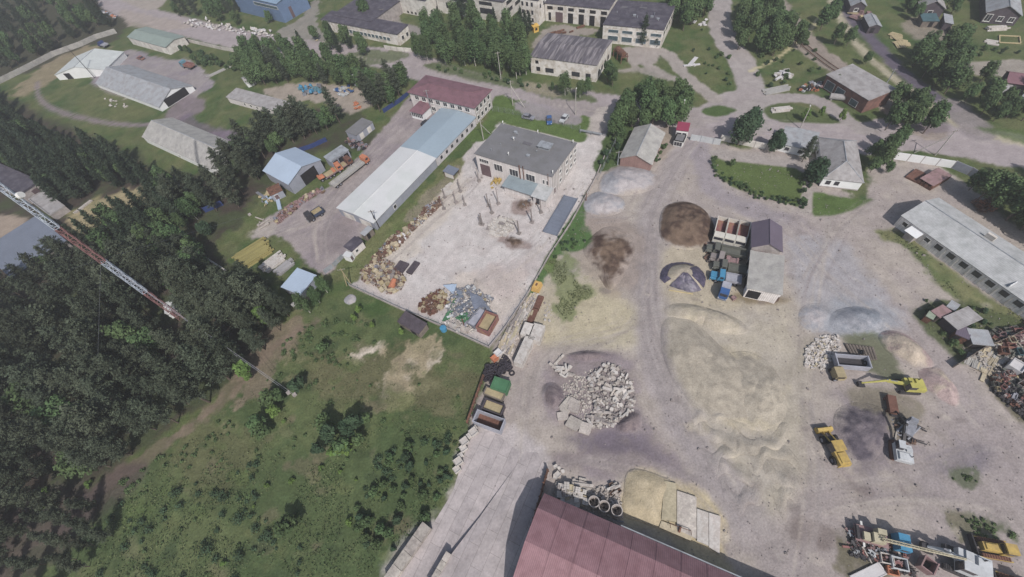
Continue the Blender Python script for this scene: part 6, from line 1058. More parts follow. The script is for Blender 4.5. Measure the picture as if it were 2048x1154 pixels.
put('tire', (1024, 747), 0, 1.2, 'single old tyre lying right of the tyre pile'); put('cbox', (997, 709), .6, 1.0, 'white box at the top of the tyre pile', m='bag_white'); put('cbox', (990, 719), .6, .9, 'pinkish box at the left of the tyre pile', m='orange_paint')
# containers in a row beside the meadow
T = openbox('container with bright green lid, first below the tyre pile', 'container', (1012, 785), (1021, 762), (982, 772), 2.0, 'green_sheet', fill=(1.9, 'green_sheet'))
T = openbox('container loaded with pale planks below the green one', 'container', (1003, 802), (1010, 787), (965, 790), 1.2, 'old_wood', fill=(1.1, 'tan_load'))
T = openbox('trailer body with yellowish boards, third container from the tyres', 'container', (1001, 831), (1010, 810), (965, 812), 1.5, 'dark_boards', fill=(.9, 'tan_load'))
T = openbox('deep empty brown trailer body with grey sides, lowest in the row', 'container', (1000, 863), (1010, 838), (947, 838), 2.2, 'bed_grey', 'brown_paint')
p, q = g(969, 755), g(936, 850); b = MB(); d = q-p; b.bb(0, d.length, -.12, .12, .9, 1.5); b.bb(0, d.length, -.2, .2, 1.5, 1.56)
for i in range(8): b.bb(i*d.length/7.2, i*d.length/7.2+.15, -.12, .12, 0, .9)
solo('pipe_rack', b, M('rust'), 'long rusty orange brown steel rail along the meadow edge', 'rail', p, math.atan2(d.y, d.x))
for i, (x, y) in enumerate(((940, 872), (930, 885), (928, 898), (922, 912), (918, 925), (915, 940), (950, 858), (948, 866))):
    put('cbox' if i % 3 else 'pallet', (x, y), .5, random.uniform(.8, 1.05), 'whitish cube of blocks in the line along the ramp edge', 'cubes along the ramp edge', m='white_block')
# timber stacks
def timber(label, a_, b_, n, wdt, m, name='timber_stack', layers=3, r=.16):
    p, q = g(*a_), g(*b_); d = q-p; T = thing(name, label, 'timber', (p+q)/2, math.atan2(d.y, d.x)); L2 = d.length/2; rs = random.Random(int(p.x))
    for lay in range(layers):
        b = MB()
        for i in range(n-lay): y = -wdt/2+(i+.5+lay*.5)*wdt/n; b.box((rs.uniform(-.8, .8), y, .2+lay*r*2.2), (2*L2*rs.uniform(.9, 1), wdt/n*.86, r*2), rs.uniform(-.006, .006))
        obj('board_layer', b, M(m), T)
    b = MB()
    for x in (-L2*.6, 0, L2*.6): b.bb(x-.1, x+.1, -wdt/2, wdt/2, 0, .08)
    obj('bearer', b, M('old_wood'), T); return T
mat('yellow_timber', (150, 140, 84), .85, 3, .12, .3, .2, rnd=.1, stretch=(.2, 3, 1)); mat('grey_timber', (150, 148, 150), .85, 3, .15, .3, .2, rnd=.1, stretch=(.2, 3, 1))
timber('wide stack of yellow green sawn timber at the corner of the west yard', (478, 528), (538, 490), 13, 7.6, 'yellow_timber')
timber('stack of whitish poles next to the yellow timber', (528, 540), (566, 512), 9, 4.4, 'white_block', layers=2); timber('greyer thin poles at the right of the whitish stack', (555, 548), (585, 524), 8, 3.0, 'grey_timber', layers=2)
timber('long pale beam lying in the sandy clearing', (150, 428), (184, 402), 2, 1.0, 'white_block', 'beam', 1, .3); timber('pair of long pale rails near the green bushes', (415, 155), (462, 133), 4, 2, 'slate_light', 'rail_stack', 1)
# rings and blocks behind the hall
mat('ring_concrete', (176, 168, 164), .9, 3, .1, .6, .12)
for i, (x, y) in enumerate(((1187, 1007), (1207, 1016), (1232, 1024))):
    T = thing('well_ring', 'upright concrete well ring behind the red hall, %s of three' % ('left', 'middle', 'right')[i], 'well ring', g(x, y)); b = MB(); b.pipe((0, 0, 0), (0, 0, 1.0), .98, .14, 24); obj('lower_ring', b, M('ring_concrete'), T); b = MB(); b.pipe((0, 0, 1.03), (0, 0, 2.0), .98, .14, 24); obj('upper_ring', b, M('ring_concrete'), T); b = MB(); b.tube((0, 0, .02), (0, 0, .06), .83, n=20); obj('bottom', b, M('dark_opening'), T)
strew(['cbox', 'cbox', 'block', 'pallet'], [(1112, 985), (1118, 970), (1170, 985), (1172, 1005), (1150, 1015), (1115, 1000)], 36, (.7, 1.15), 'white foundation block in the stock behind the red hall', 'foundation blocks behind the red hall', (0, .9), .04, ('white_block', None, 'white_block', 'dark_concrete'), 21, 1.25)
strew(['block', 'slab', 'chunk'], [(1145, 962), (1165, 955), (1172, 975), (1155, 980)], 8, (.5, .8), 'stacked pale slab above the foundation blocks', 'slabs above the foundation blocks', (0, .8), .05, (None,), 22, -.4)
strew(['block', 'crate', 'chunk'], [(1210, 975), (1232, 968), (1240, 985), (1222, 992)], 8, (.5, .85), 'pale block beside the well rings', 'blocks beside the well rings', (0, .5), .1, (None, 'white_block'), 23, .3)
strew(['block', 'chunk', 'beam'], [(1160, 1015), (1200, 1028), (1240, 1042), (1238, 1050), (1190, 1035), (1150, 1020)], 18, (.4, .7), 'shaded grey block along the wall of the red hall', 'shaded blocks along the hall wall', (0, .3), .1, ('grey_scrap', 'dark_concrete'), 24, -.4)
strew(['chunk', 'cbox'], [(1095, 940), (1120, 930), (1128, 942), (1110, 955)], 5, (.6, .9), 'pale block at the weedy corner left of the red hall', 'blocks at the weedy corner', (0, .1), .1, ('white_block',), 25)
p, q = g(1096, 942), g(1062, 1060); d = q-p; b = MB(); b.bb(0, d.length, -.1, .1, 0, 1.6)
for i in range(9): b.bb(i*d.length/8.5, i*d.length/8.5+.12, -.22, .22, 0, 1.8)
solo('fence', b, M('rust'), 'rusty sheet fence at the left gable of the red hall', 'fence', p, math.atan2(d.y, d.x))
# slabs on the sand by the hall
for i, (pts, m_) in enumerate((([(1328, 962), (1352, 968), (1352, 1045), (1322, 1040)], 'cream_box'), ([(1353, 982), (1392, 995), (1392, 1078), (1353, 1060)], 'concrete'), ([(1393, 1018), (1416, 1026), (1416, 1092), (1393, 1082)], 'white_block'), ([(1417, 1026), (1440, 1033), (1438, 1108), (1417, 1094)], 'white_block'), ([(1322, 1042), (1390, 1068), (1380, 1082), (1318, 1055)], 'cream_box'))):
    P = W2(pts); cx, cy = P[0]; b = MB(); b.prism([(p[0]-cx, p[1]-cy) for p in P], 0, .42-.03*i); b.prism([((p[0]-cx)*.97, (p[1]-cy)*.97) for p in P], .42-.03*i, .46-.03*i)
    solo('concrete_slab', b, M(m_), 'wide pale concrete slab on the sand behind the red hall, %s' % ('sand stained and farthest left', 'second from the left', 'third from the left', 'rightmost', 'cross slab at the wall')[i], 'concrete slab', (cx, cy, .02))
b = MB(); 
for (x0, y0, x1, y1) in ((1340, 1047, 1382, 1062), (1340, 1047, 1341, 1056), (1382, 1062, 1383, 1070)):
    b.tube(g(x0, y0, 1.0)-g(1340, 1047), g(x1, y1, 1.0)-g(1340, 1047), .05)
b.tube(g(1340, 1047, 0)-g(1340, 1047), g(1340, 1047, 1)-g(1340, 1047), .05); b.tube(g(1382, 1062, 0)-g(1340, 1047), g(1382, 1062, 1)-g(1340, 1047), .05); b.tube(g(1361, 1053, 1)-g(1340, 1047), g(1358, 1064, .4)-g(1340, 1047), .22); solo('bent_pipe', b, M('rust'), 'bent pipe frame with a rusty post on the slabs behind the hall', 'pipe frame', g(1340, 1047))
# white rubble bags by the top street
strew(['rock', 'chunk', 'bag'], [(362, 42), (400, 38), (440, 48), (475, 55), (545, 65), (548, 74), (480, 70), (440, 62), (380, 54)], 70, (.9, 1.7), 'white lump of broken concrete along the top street', 'white lumps along the top street', (0, .6), .4, ('bag_white', 'white_block'), 26)
strew(['chunk', 'beam'], [(625, 80), (650, 82), (690, 95), (680, 105), (640, 95)], 12, (.9, 1.4), 'pale broken slab under the trees near the pinkish workshop', 'broken slabs near the pinkish workshop', (0, .3), .3, ('cream_box', 'concrete'), 27)
strew(['gscrap', 'bag', 'crate'], [(598, 178), (640, 172), (650, 188), (610, 195)], 16, (1.0, 1.6), 'turquoise machine part in the scrap yard under the trees', 'turquoise scrap', (0, .7), .2, ('turquoise', 'cyan_paint', 'grey_scrap'), 28)
strew(['gscrap', 'crate'], [(655, 182), (700, 175), (712, 190), (680, 196)], 12, (.8, 1.4), 'grey or blue crate in the scrap yard under the trees', 'grey and blue crates', (0, .4), .2, ('blue_paint', 'machine_white', 'tan_load'), 29)
strew(['scrap'], [(702, 208), (722, 206), (722, 220), (706, 220)], 4, (1, 1.4), 'orange machine part by the blue fence', 'orange parts by the blue fence', (0, .4), .2, ('orange_paint',), 30)
strew(['bag', 'gscrap'], [(698, 148), (735, 155), (730, 180), (712, 175)], 10, (.7, 1.1), 'white sack under the trees above the blue fence', 'white sacks above the blue fence', (0, .3), .2, ('bag_white', 'blue_tarp'), 31)
strew(['scrap', 'gscrap', 'tire'], [(690, 285), (700, 278), (735, 292), (728, 302), (712, 300)], 26, (.8, 1.2), 'dark scrap at the corner of the west yard below the small garage', 'dark scrap below the small garage', (0, .6), .3, (None, 'grey_scrap', 'tire_rubber', 'pink_tin'), 32)
strew(['scrap', 'gscrap', 'cbox', 'drum'], [(548, 440), (580, 410), (622, 385), (640, 375), (650, 385), (610, 405), (580, 430), (555, 450)], 44, (.6, 1.0), 'scrap strewn along the front of the pale blue hangar', 'scrap along the pale blue hangar', (0, .4), .3, (None, 'pink_tin', 'grey_scrap', 'tan_load', 'rusty_scrap'), 33)
strew(['slab', 'drum', 'gscrap'], [(512, 395), (530, 385), (560, 400), (555, 415), (520, 412)], 10, (.7, 1.2), 'tank or sheet beside the rusty roofed shed', 'tanks beside the rusty roofed shed', (0, .3), .2, ('grey_scrap', 'yellow_sand', 'pale_blue_roof'), 34)
strew(['chunk', 'beam'], [(508, 450), (520, 438), (545, 445), (530, 458)], 6, (1, 1.5), 'pale slab pile at the left edge of the west yard', 'pale slabs at the west yard edge', (0, .3), .1, ('concrete',), 35)
strew(['rock', 'chunk'], [(195, 195), (250, 205), (255, 215), (215, 215)], 14, (.6, 1.1), 'pale rubble piece on the grass below the long grey hangar', 'rubble below the grey hangar', (0, .1), .3, ('concrete', 'white_block'), 36)
strew(['chunk', 'block'], [(1545, 152), (1570, 140), (1586, 155), (1575, 163), (1552, 162)], 26, (.8, 1.3), 'whitish slab in the pile by the side lane', 'slab pile by the side lane', (0, .7), .08, ('white_block', 'bag_white'), 37)
timber('long pale poles lying on the grass by the side lane', (1528, 186), (1580, 175), 5, 3.2, 'slate_light', 'pole_stack', 1); timber('white stack on the roadside island', (1545, 222), (1582, 218), 3, 2.6, 'white_block', 'board_stack', 2)
strew(['chunk', 'slab'], [(1372, 126), (1390, 120), (1396, 132), (1380, 136)], 4, (1, 1.5), 'white sheet lying on the grass inside the curved lane', 'white sheets inside the curved lane', (0, .1), .05, ('bag_white',), 38)
strew(['chunk'], [(1385, 42), (1412, 40), (1412, 52), (1390, 55)], 8, (.9, 1.4), 'white rubble piece at the bend near the top street', 'white rubble at the bend', (0, .3), .3, ('bag_white',), 39)
strew(['scrap', 'crate'], [(1965, 672), (2060, 640), (2060, 700), (2000, 720)], 22, (.8, 1.5), 'rusty or painted junk in the rubbish yard at the right edge', 'rubbish yard junk', (0, .5), .2, ('olive_paint', 'cream_box', 'teal_roof', 'maroon_bed', 'concrete', 'pink_tin', 'brown_paint'), 40)
strew(['scrap', 'gscrap', 'crate', 'drum'], [(1975, 770), (2000, 740), (2060, 730), (2060, 830), (2020, 810)], 44, (.7, 1.3), 'scrap heap piece in the lower rubbish yard at the right edge', 'lower rubbish yard scrap', (0, .6), .3, ('dark_concrete', 'tan_load', 'maroon_bed', 'grey_scrap', 'dark_steel', 'olive_paint', 'brown_paint'), 41)
put('cbox', (2022, 738), .5, 1.5, 'bright white topped box in the lower rubbish yard', m='bag_white')
strew(['slab', 'chunk', 'boards'], [(1930, 712), (1960, 690), (2000, 700), (2000, 735), (1965, 750)], 24, (.7, 1.2), 'pale concrete piece at the entrance of the rubbish yard', 'pale pieces at the rubbish yard', (0, .2), .1, ('concrete', 'cream_box', 'slate_light'), 42, .6)
strew(['boards', 'cbox'], [(1700, 28), (1735, 30), (1745, 42), (1710, 40)], 10, (.9, 1.5), 'yellow board pile by the ditch road cottages', 'yellow boards by the ditch road', (0, .4), .1, ('yellow_sand', 'pink_tin'), 43)
strew(['boards'], [(1778, 68), (1800, 72), (1815, 95), (1795, 92)], 8, (1, 1.4), 'yellow planks along the garden edge', 'yellow planks along the garden', (0, .3), .05, ('yellow_sand',), 44)
timber('stack of cream boards on the village green, upper one', (1972, 60), (2012, 58), 4, 2.4, 'white_block', 'board_stack', 3); timber('cream board sheets on the village green, lower one', (1970, 84), (1995, 88), 3, 3.2, 'white_block', 'board_stack', 1)
b = MB(); P = [g(*p)-g(1998, 72) for p in ((1998, 72), (2038, 74), (2040, 88), (1998, 86))]
for i in range(4): b.tube(P[i]+Vector((0, 0, .2)), P[(i+1) % 4]+Vector((0, 0, .2)), .2, n=4)
solo('foundation_beams', b, M('yellow_sand'), 'rectangular timber foundation frame on the village green', 'timber frame', g(1998, 72))
# rust piles by the white wall
for i, (a_, b_, c_, lb) in enumerate((((1868, 372), (1905, 350), (1842, 352), 'large rusty brown steel box stack near the white wall'), ((1838, 356), (1858, 340), (1822, 342), 'smaller rusty sheet pile left of the large box stack'))):
    O, ang, L0, W0, fl = frame3(a_, b_, c_, 1.6); T = thing('steel_stack', lb, 'steel stack', (O.x, O.y, 0), ang)
    for k in range(4 if i == 0 else 2): b = MB(); b.bb(0, L0, k*W0/4 if i == 0 else 0, (k+.86)*W0/4 if i == 0 else W0, .25*k*(i), 1.1+.12*(k % 2) if i == 0 else .25*(k+1)); obj('steel_bundle', b, M('brown_paint' if k % 2 else 'rust'), T)
    if i == 0: b = MB(); b.slab((-.1, 0, 1.6), (L0*.98, 0, 1.6), (L0*.98, W0*.9, 1.7), (-.1, W0*.9, 1.7), .1); obj('cover', b, M('pink_tin'), T)
strew(['scrap'], [(1948, 408), (1985, 400), (1990, 422), (1955, 425)], 14, (1, 1.5), 'rusty scrap piled behind the long barrack', 'scrap behind the long barrack', (0, .7), .2, (None, 'brown_paint', 'orange_paint'), 45)
strew(['scrap', 'gscrap', 'drum', 'tire'], [(1590, 182), (1612, 168), (1655, 165), (1650, 180), (1610, 188)], 24, (.8, 1.3), 'machinery scrap left of the brick depot', 'machinery scrap left of the depot', (0, .6), .3, (None, 'machine_white', 'orange_paint', 'dark_steel', 'pink_tin'), 46)
b = MB(); b.tube((-2.5, 0, 1), (2.5, 0, 1), .9, n=14); b.bb(-2, -1.6, -.7, .7, 0, .5); b.bb(1.6, 2, -.7, .7, 0, .5); solo('tank', b, M('slate'), 'grey cylindrical tank in front of the brick depot', 'tank', g(1675, 200), -.55)
strew(['chunk', 'rock', 'scrap'], [(175, 30), (195, 22), (235, 28), (240, 40), (190, 42)], 20, (1, 1.8), 'white or red rubbish by the top left street corner', 'rubbish by the top left corner', (0, .6), .3, ('bag_white', 'machine_white', 'orange_paint', 'blue_grey_wall'), 47)
strew(['scrap', 'gscrap', 'beam'], [(1700, 1060), (1790, 1090), (1830, 1154), (1700, 1100)], 34, (.7, 1.2), 'scrap on the weedy bank at the lower right', 'scrap on the lower right bank', (0, .4), .3, (None, 'machine_white', 'pink_tin', 'dark_steel', 'maroon_bed'), 48)
strew(['beam', 'scrap', 'tire'], [(1770, 850), (1800, 830), (1830, 850), (1830, 890), (1790, 870)], 12, (.6, 1.1), 'steel scrap between the excavators', 'scrap between the excavators', (0, .2), .2, ('grey_scrap', 'dark_steel', None), 49)
strew(['tire', 'scrap'], [(1408, 480), (1425, 480), (1425, 520), (1410, 525)], 8, (.8, 1.2), 'tyre or scrap left of the parked chassis', 'scrap left of the chassis', (0, .2), .2, (None,), 50)

# loose stones over the yards
def pebbles():
    rs = np.random.RandomState(9); n = 5200; P = W2([(1110, 480), (1190, 330), (1400, 280), (1640, 330), (2048, 470), (2048, 1154), (960, 1154), (1000, 700)]); Q = W2([(705, 570), (900, 365), (1100, 300), (1180, 350), (1080, 560), (978, 690)]); b = MB(); k = 0
    for R_, m in ((P, 2600), (Q, 900)):
        xs = [p[0] for p in R_]; ys = [p[1] for p in R_]; k = 0
        while k < m:
            x, y = rs.uniform(min(xs), max(xs)), rs.uniform(min(ys), max(ys))
            if not inpoly(x, y, R_) or vnoise(np.array([x+400]), np.array([y+400]), 7, 5)[0] < rs.rand()*.9: continue
            s = rs.uniform(.06, .2)*(1+1.2*(rs.rand() < .05)); b.box((x, y, s*.3), (s*rs.uniform(.8, 1.8), s, s*.7), rs.uniform(0, 3), rs.uniform(-.4, .4), .7); k += 1
    tag(obj('loose_stones', b, M('dark_concrete')), 'loose stones and crumbs of rubble scattered over the yards', 'stones', kind='stuff')
pebbles()
mat('night_blue', (62, 72, 96), .6, 3, .1, .5, .15)
# ------------------------------------------------------------------ vehicles (local x is forward, origin on the ground under the middle)
def wheelmesh(r, w):
    b = MB(); b.tube((0, -w/2, 0), (0, w/2, 0), r, n=16); return b
WH = {}
def wheel(par, x, y, r=.52, w=.32):
    if (r, w) not in WH:
        b = wheelmesh(r, w); h = MB(); h.tube((0, -w/2-.03, 0), (0, w/2+.03, 0), r*.5, n=12); WH[(r, w)] = (b.mesh('wheel', M('rubber')), h.mesh('rim', M('grey_scrap')))
    o = bpy.data.objects.new('wheel', WH[(r, w)][0]); C.objects.link(o); o.location = (x, y, r); o.parent = par
    q = bpy.data.objects.new('rim', WH[(r, w)][1]); C.objects.link(q); q.parent = o
def head(tail, nose, z=1.6): 
    p, q = g(*tail, z), g(*nose, z); d = q-p; c = (p+q)/2; return Vector((c.x, c.y, 0)), math.atan2(d.y, d.x), d.length
def truck(label, tail, nose, cab='cyan_paint', body='flat', bm='bed_grey', inner='maroon_bed', L=None, bonnet=False, W=2.5, cat='truck', group=None, bh=1.0, fill=None):
    c, a, l = head(tail, nose); L = L or l; t = thing('truck', label, cat, c, a, group); h = L/2
    b = MB(); b.bb(-h+.2, h-.3, -.45, -.25, .75, 1.0); b.bb(-h+.2, h-.3, .25, .45, .75, 1.0)
    for x in (-h+.3, -h*.3, h*.3, h-.6): b.bb(x, x+.15, -.25, .25, .78, .95)
    obj('chassis', b, M('dark_steel'), t); cl = 1.9 if not bonnet else 1.5; x1 = h; hz = 2.75
    if bonnet: b = MB(); b.yprism([(x1-1.5, .9), (x1, .8), (x1, 1.6), (x1-1.5, 1.8)], -.75, .75); b.bb(x1-1.3, x1-.1, -1.15, -.77, .9, 1.25); b.bb(x1-1.3, x1-.1, .77, 1.15, .9, 1.25); obj('bonnet', b, M(cab), t); x1 -= 1.5; hz = 2.5
    b = MB(); b.yprism([(x1-cl, .85), (x1, .85), (x1, 1.7), (x1-.25, hz), (x1-cl+.1, hz)], -W/2+.05, W/2-.05); cb = obj('cab', b, M(cab), t)
    b = MB(); b.box((x1-.1, 0, 2.15), (.08, W-.4, .72), 0, -.24); obj('windscreen', b, M('glass'), cb)
    b = MB(); b.bb(x1-cl*.75, x1-.45, -W/2+.02, -W/2+.05, 1.75, 2.4); b.bb(x1-cl*.75, x1-.45, W/2-.05, W/2-.02, 1.75, 2.4); obj('side_window', b, M('glass'), cb)
    for s in (-1, 1): b = MB(); b.tube((h, s*.85, 1.05), (h+.05, s*.85, 1.05), .13, n=10); obj('headlight', b, M('white_frame'), t)
    b = MB(); b.bb(h-.05, h+.12, -W/2+.1, W/2-.1, .5, .8); obj('bumper', b, M(cab if bonnet else 'grey_scrap'), t)
    bx1 = x1-cl-.2; bx0 = -h
    if body in ('flat', 'dump'):
        z = 1.15; b = MB(); b.bb(bx0, bx1, -W/2, W/2, z-.12, z); hh = bh
        if body == 'dump': 
            for q in ((bx0, bx1, -W/2, -W/2+.1), (bx0, bx1, W/2-.1, W/2), (bx1-.1, bx1, -W/2, W/2), (bx0, bx0+.1, -W/2, W/2)): b.bb(*q, z, z+hh)
            b.bb(bx0-.05, bx1+.05, -W/2-.06, -W/2+.13, z+hh, z+hh+.1); b.bb(bx0-.05, bx1+.05, W/2-.13, W/2+.06, z+hh, z+hh+.1)
        else:
            for q in ((bx0, bx1, -W/2, -W/2+.06), (bx0, bx1, W/2-.06, W/2), (bx1-.06, bx1, -W/2+.06, W/2-.06), (bx0, bx0+.06, -W/2+.06, W/2-.06)): b.bb(*q, z, z+hh)
        bd = obj('bed', b, M(bm), t)
        if inner: b = MB(); b.bb(bx0+.12, bx1-.12, -W/2+.12, W/2-.12, z+.02, z+.08); b.bb(bx1-.16, bx1-.11, -W/2+.12, W/2-.12, z+.08, z+hh-.05); b.bb(bx0+.12, bx1-.16, W/2-.17, W/2-.12, z+.08, z+hh-.03); b.bb(bx0+.12, bx1-.16, -W/2+.12, -W/2+.17, z+.08, z+hh-.03); obj('bed_lining', b, M(inner), bd)
        if fill: b = MB(); b.box(((bx0+bx1)/2, 0, z+.08+hh*.3), ((bx1-bx0)*.9, W*.85, hh*.6), 0, 0, .8); obj('load', b, M(fill), bd)
    elif body == 'gear':
        b = MB(); b.box((bx0+1.4, 0, 1.3), (1.8, 1.6, .7), taper=.8); b.tube((bx0+.6, -.8, 1.5), (bx0+.6, .8, 1.5), .35, n=10); b.bb(bx1-1.2, bx1-.3, -1.1, 1.1, 1.0, 1.6); obj('equipment', b, M(bm), t)
    nx = [h-1.35, -h+1.1] + ([-h+2.4] if L > 6.4 else [])
    for x in nx:
        for s in (-1, 1): wheel(t, x, s*(W/2-.22))
    return t
for i, (x, y) in enumerate(((1449, 489), (1472, 493), (1495, 498))):
    nz_ = (x-9, y+2); tl = (x+8-1*i, y-48)
    truck('white dump truck with empty reddish bed, %s of three beside the purple garage' % ('left', 'middle', 'right')[i], (1446+21.8*i, 438+4*i), (1435+21.8*i, 482+5*i), 'white_cab', 'dump', 'white_cab', 'maroon_bed', L=7.4, group='white dump trucks', bh=1.35)
truck('olive truck with long grey bed parked crosswise below the white dump trucks', (1496, 508), (1412, 492), 'olive_paint', 'flat', 'olive_paint', 'olive_paint', L=9.0, bonnet=True, bh=.8)
truck('dusty grey chassis truck parked just below the olive truck', (1478, 523), (1424, 510), 'dark_concrete', 'gear', 'pink_tin', None, L=6.5, bonnet=True)
truck('second olive truck with flat bed, above the turquoise truck', (1500, 540), (1428, 527), 'olive_paint', 'flat', 'olive_paint', 'olive_paint', L=8.0, bonnet=True, bh=.5)
truck('bonneted truck with bright turquoise cab and light grey bed', (1482, 558), (1424, 547), 'cyan_paint', 'flat', 'bed_grey', 'bed_grey', L=6.6, bonnet=True, bh=.55)
t = truck('small blue van with pale roof left of the low grey shed', (1453, 569), (1446, 593), 'blue_paint', 'none', 'blue_paint', None, L=3.9, W=2.0, cat='van'); b = MB(); b.bb(-1.9, 1.0, -.98, .98, .8, 2.4); bo = obj('body', b, M('blue_paint'), t); b = MB(); b.bb(-1.9, .9, -.92, .92, 2.4, 2.5); obj('roof', b, M('bed_grey'), bo)
# open rust coloured bucket beside the van, junk at shed end
put('cbox', (1466, 598), .3, .6, 'small pinkish box on the ground at the nose of the blue van', m='pink_tin')
put('cbox', (1502, 587), 0, 1.4, 'dark blue crate at the open end of the low grey shed', m='deep_blue'); put('boards', (1545, 592), .3, .9, 'white sheet stack at the right corner of the low grey shed', m='bag_white')
truck('dark blue dump truck with tan floor standing alone in the west yard', (641, 418), (614, 435), 'dark_steel', 'dump', 'night_blue', 'tan_load', L=5.2, bh=.7)
t = truck('tractor unit with orange cab and long grey flatbed in the west yard', (667, 366), (729, 318), 'orange_paint', 'flat', 'slate_light', 'slate_light', L=15, bh=.6)
truck('orange lorry mounted drill parked behind the long flatbed', (632, 356), (683, 330), 'orange_paint', 'gear', 'orange_paint', None, L=8.5)
truck('rusty pink frame trailer between the drill lorry and the lean-to', (650, 350), (700, 318), 'brown_paint', 'flat', 'pink_tin', 'tan_load', L=10, bh=.3)
truck('bright blue bonneted truck in the far corner of the top left yard', (218, 90), (190, 84), 'deep_blue', 'flat', 'bed_grey', 'bed_grey', L=6, bonnet=True, bh=.5)
truck('truck with teal cab and faded pink body on the top left asphalt', (390, 132), (358, 125), 'turquoise', 'dump', 'maroon_bed', 'maroon_bed', L=7, bh=.8)
def car(label, tail, nose, m, L=4.3, cat='car', group=None):
    c, a, l = head(tail, nose, .6); t = thing('parked_car', label, cat, c, a, group); h = L/2; b = MB()
    b.yprism([(-h, .35), (h, .35), (h, .75), (h-.9, .92), (-h+.1, .95)], -.85, .85); bo = obj('body', b, M(m), t); b = MB(); b.yprism([(-h+.3, .93), (h-1.2, .92), (h-1.8, 1.42), (-h+.8, 1.42)], -.74, .74); obj('windows', b, M('glass'), bo)
    b = MB(); b.bb(-h+.8, h-1.85, -.7, .7, 1.42, 1.47); obj('roof', b, M(m), bo)
    for s in (-1, 1):
        b = MB(); b.bb(h-.02, h+.03, s*.6-.16, s*.6+.16, .6, .74); obj('headlight', b, M('white_frame'), t)
        for x in (-h+.8, h-.85): wheel(t, x, s*.76, .32, .2)
    return t
car('white hatchback parked on the pull-in beside the street lamp', (1136, 228), (1121, 246), 'machine_white'); car('dark estate car parked left of the blue grey store roof', (845, 250), (862, 240), 'dark_steel'); car('grey blue car behind the chain link fence north of the office', (1047, 232), (1066, 236), 'grey_scrap'); car('dark blue car by the footpath north of the office', (1098, 234), (1099, 246), 'blue_paint'); car('small reddish car on the asphalt below the green roofed store', (292, 119), (270, 113), 'maroon_bed'); car('light car among the sacks above the blue fence', (712, 168), (728, 172), 'bed_grey')
# wheel loader
def loader(label, tail, nose, m='yellow_machine', L=7.2):
    c, a, l = head(tail, nose); t = thing('wheel_loader', label, 'wheel loader', c, a); h = L/2
    b = MB(); b.bb(-h, -h+2.4, -.95, .95, .9, 2.0); b.box((-h+1.2, 0, 2.1), (1.9, 1.3, .25), taper=.9); b.bb(-h-.1, -h, -1.1, 1.1, .7, 1.3); obj('engine_cover', b, M(m), t)
    b = MB(); b.box((-h+3.1, .2, 1.9), (1.5, 1.5, 2.0), taper=.94); cb = obj('cab', b, M('glass'), t); b = MB(); b.bb(-h+2.2, -h+4.0, -.75, 1.15, 2.9, 3.1); obj('cab_roof', b, M(m), cb)
    b = MB(); b.bb(-h+2.6, h-2.0, -.6, .6, .7, 1.3); b.bb(-h+2.3, -h+3.0, -1.15, -.65, .8, 1.3); obj('frame', b, M('dark_steel'), t)
    for s in (-1, 1): b = MB(); b.tube((h-3.0, s*.55, 1.7), (h-1.0, s*.55, .7), .14, n=6); b.tube((h-2.9, s*.5, 1.1), (h-1.1, s*.5, 1.1), .08, n=6); obj('lift_arm', b, M(m), t)
    b = MB(); b.yprism([(h-1.1, .1), (h, .05), (h+.05, .12), (h-.9, .22), (h-.75, 1.1), (h-.35, 1.25), (h-.4, 1.32), (h-.95, 1.2)], -1.35, 1.35); b.bb(h-1.0, h-.1, -1.38, -1.3, .1, 1.0); b.bb(h-1.0, h-.1, 1.3, 1.38, .1, 1.0); obj('bucket', b, M(m), t)
    for x in (-h+1.2, h-2.4):
        for s in (-1, 1): wheel(t, x, s*1.05, .72, .5)
    return t
loader('yellow wheel loader parked left of the purple asphalt heap', (1688, 925), (1652, 855))
def tracks(t, L, W, m='dark_steel', x0=0):
    for s in (-1, 1):
        b = MB(); h = L/2; b.yprism([(x0-h, .25), (x0-h+.3, 0), (x0+h-.3, 0), (x0+h, .25), (x0+h, .6), (x0+h-.3, .85), (x0-h+.3, .85), (x0-h, .6)], s*W/2-.28, s*W/2+.28)
        for i in range(int(L/.35)): x = x0-h+.3+i*.35; b.bb(x, x+.1, s*W/2-.3, s*W/2+.3, .85, .92)
        obj('track', b, M(m), t)
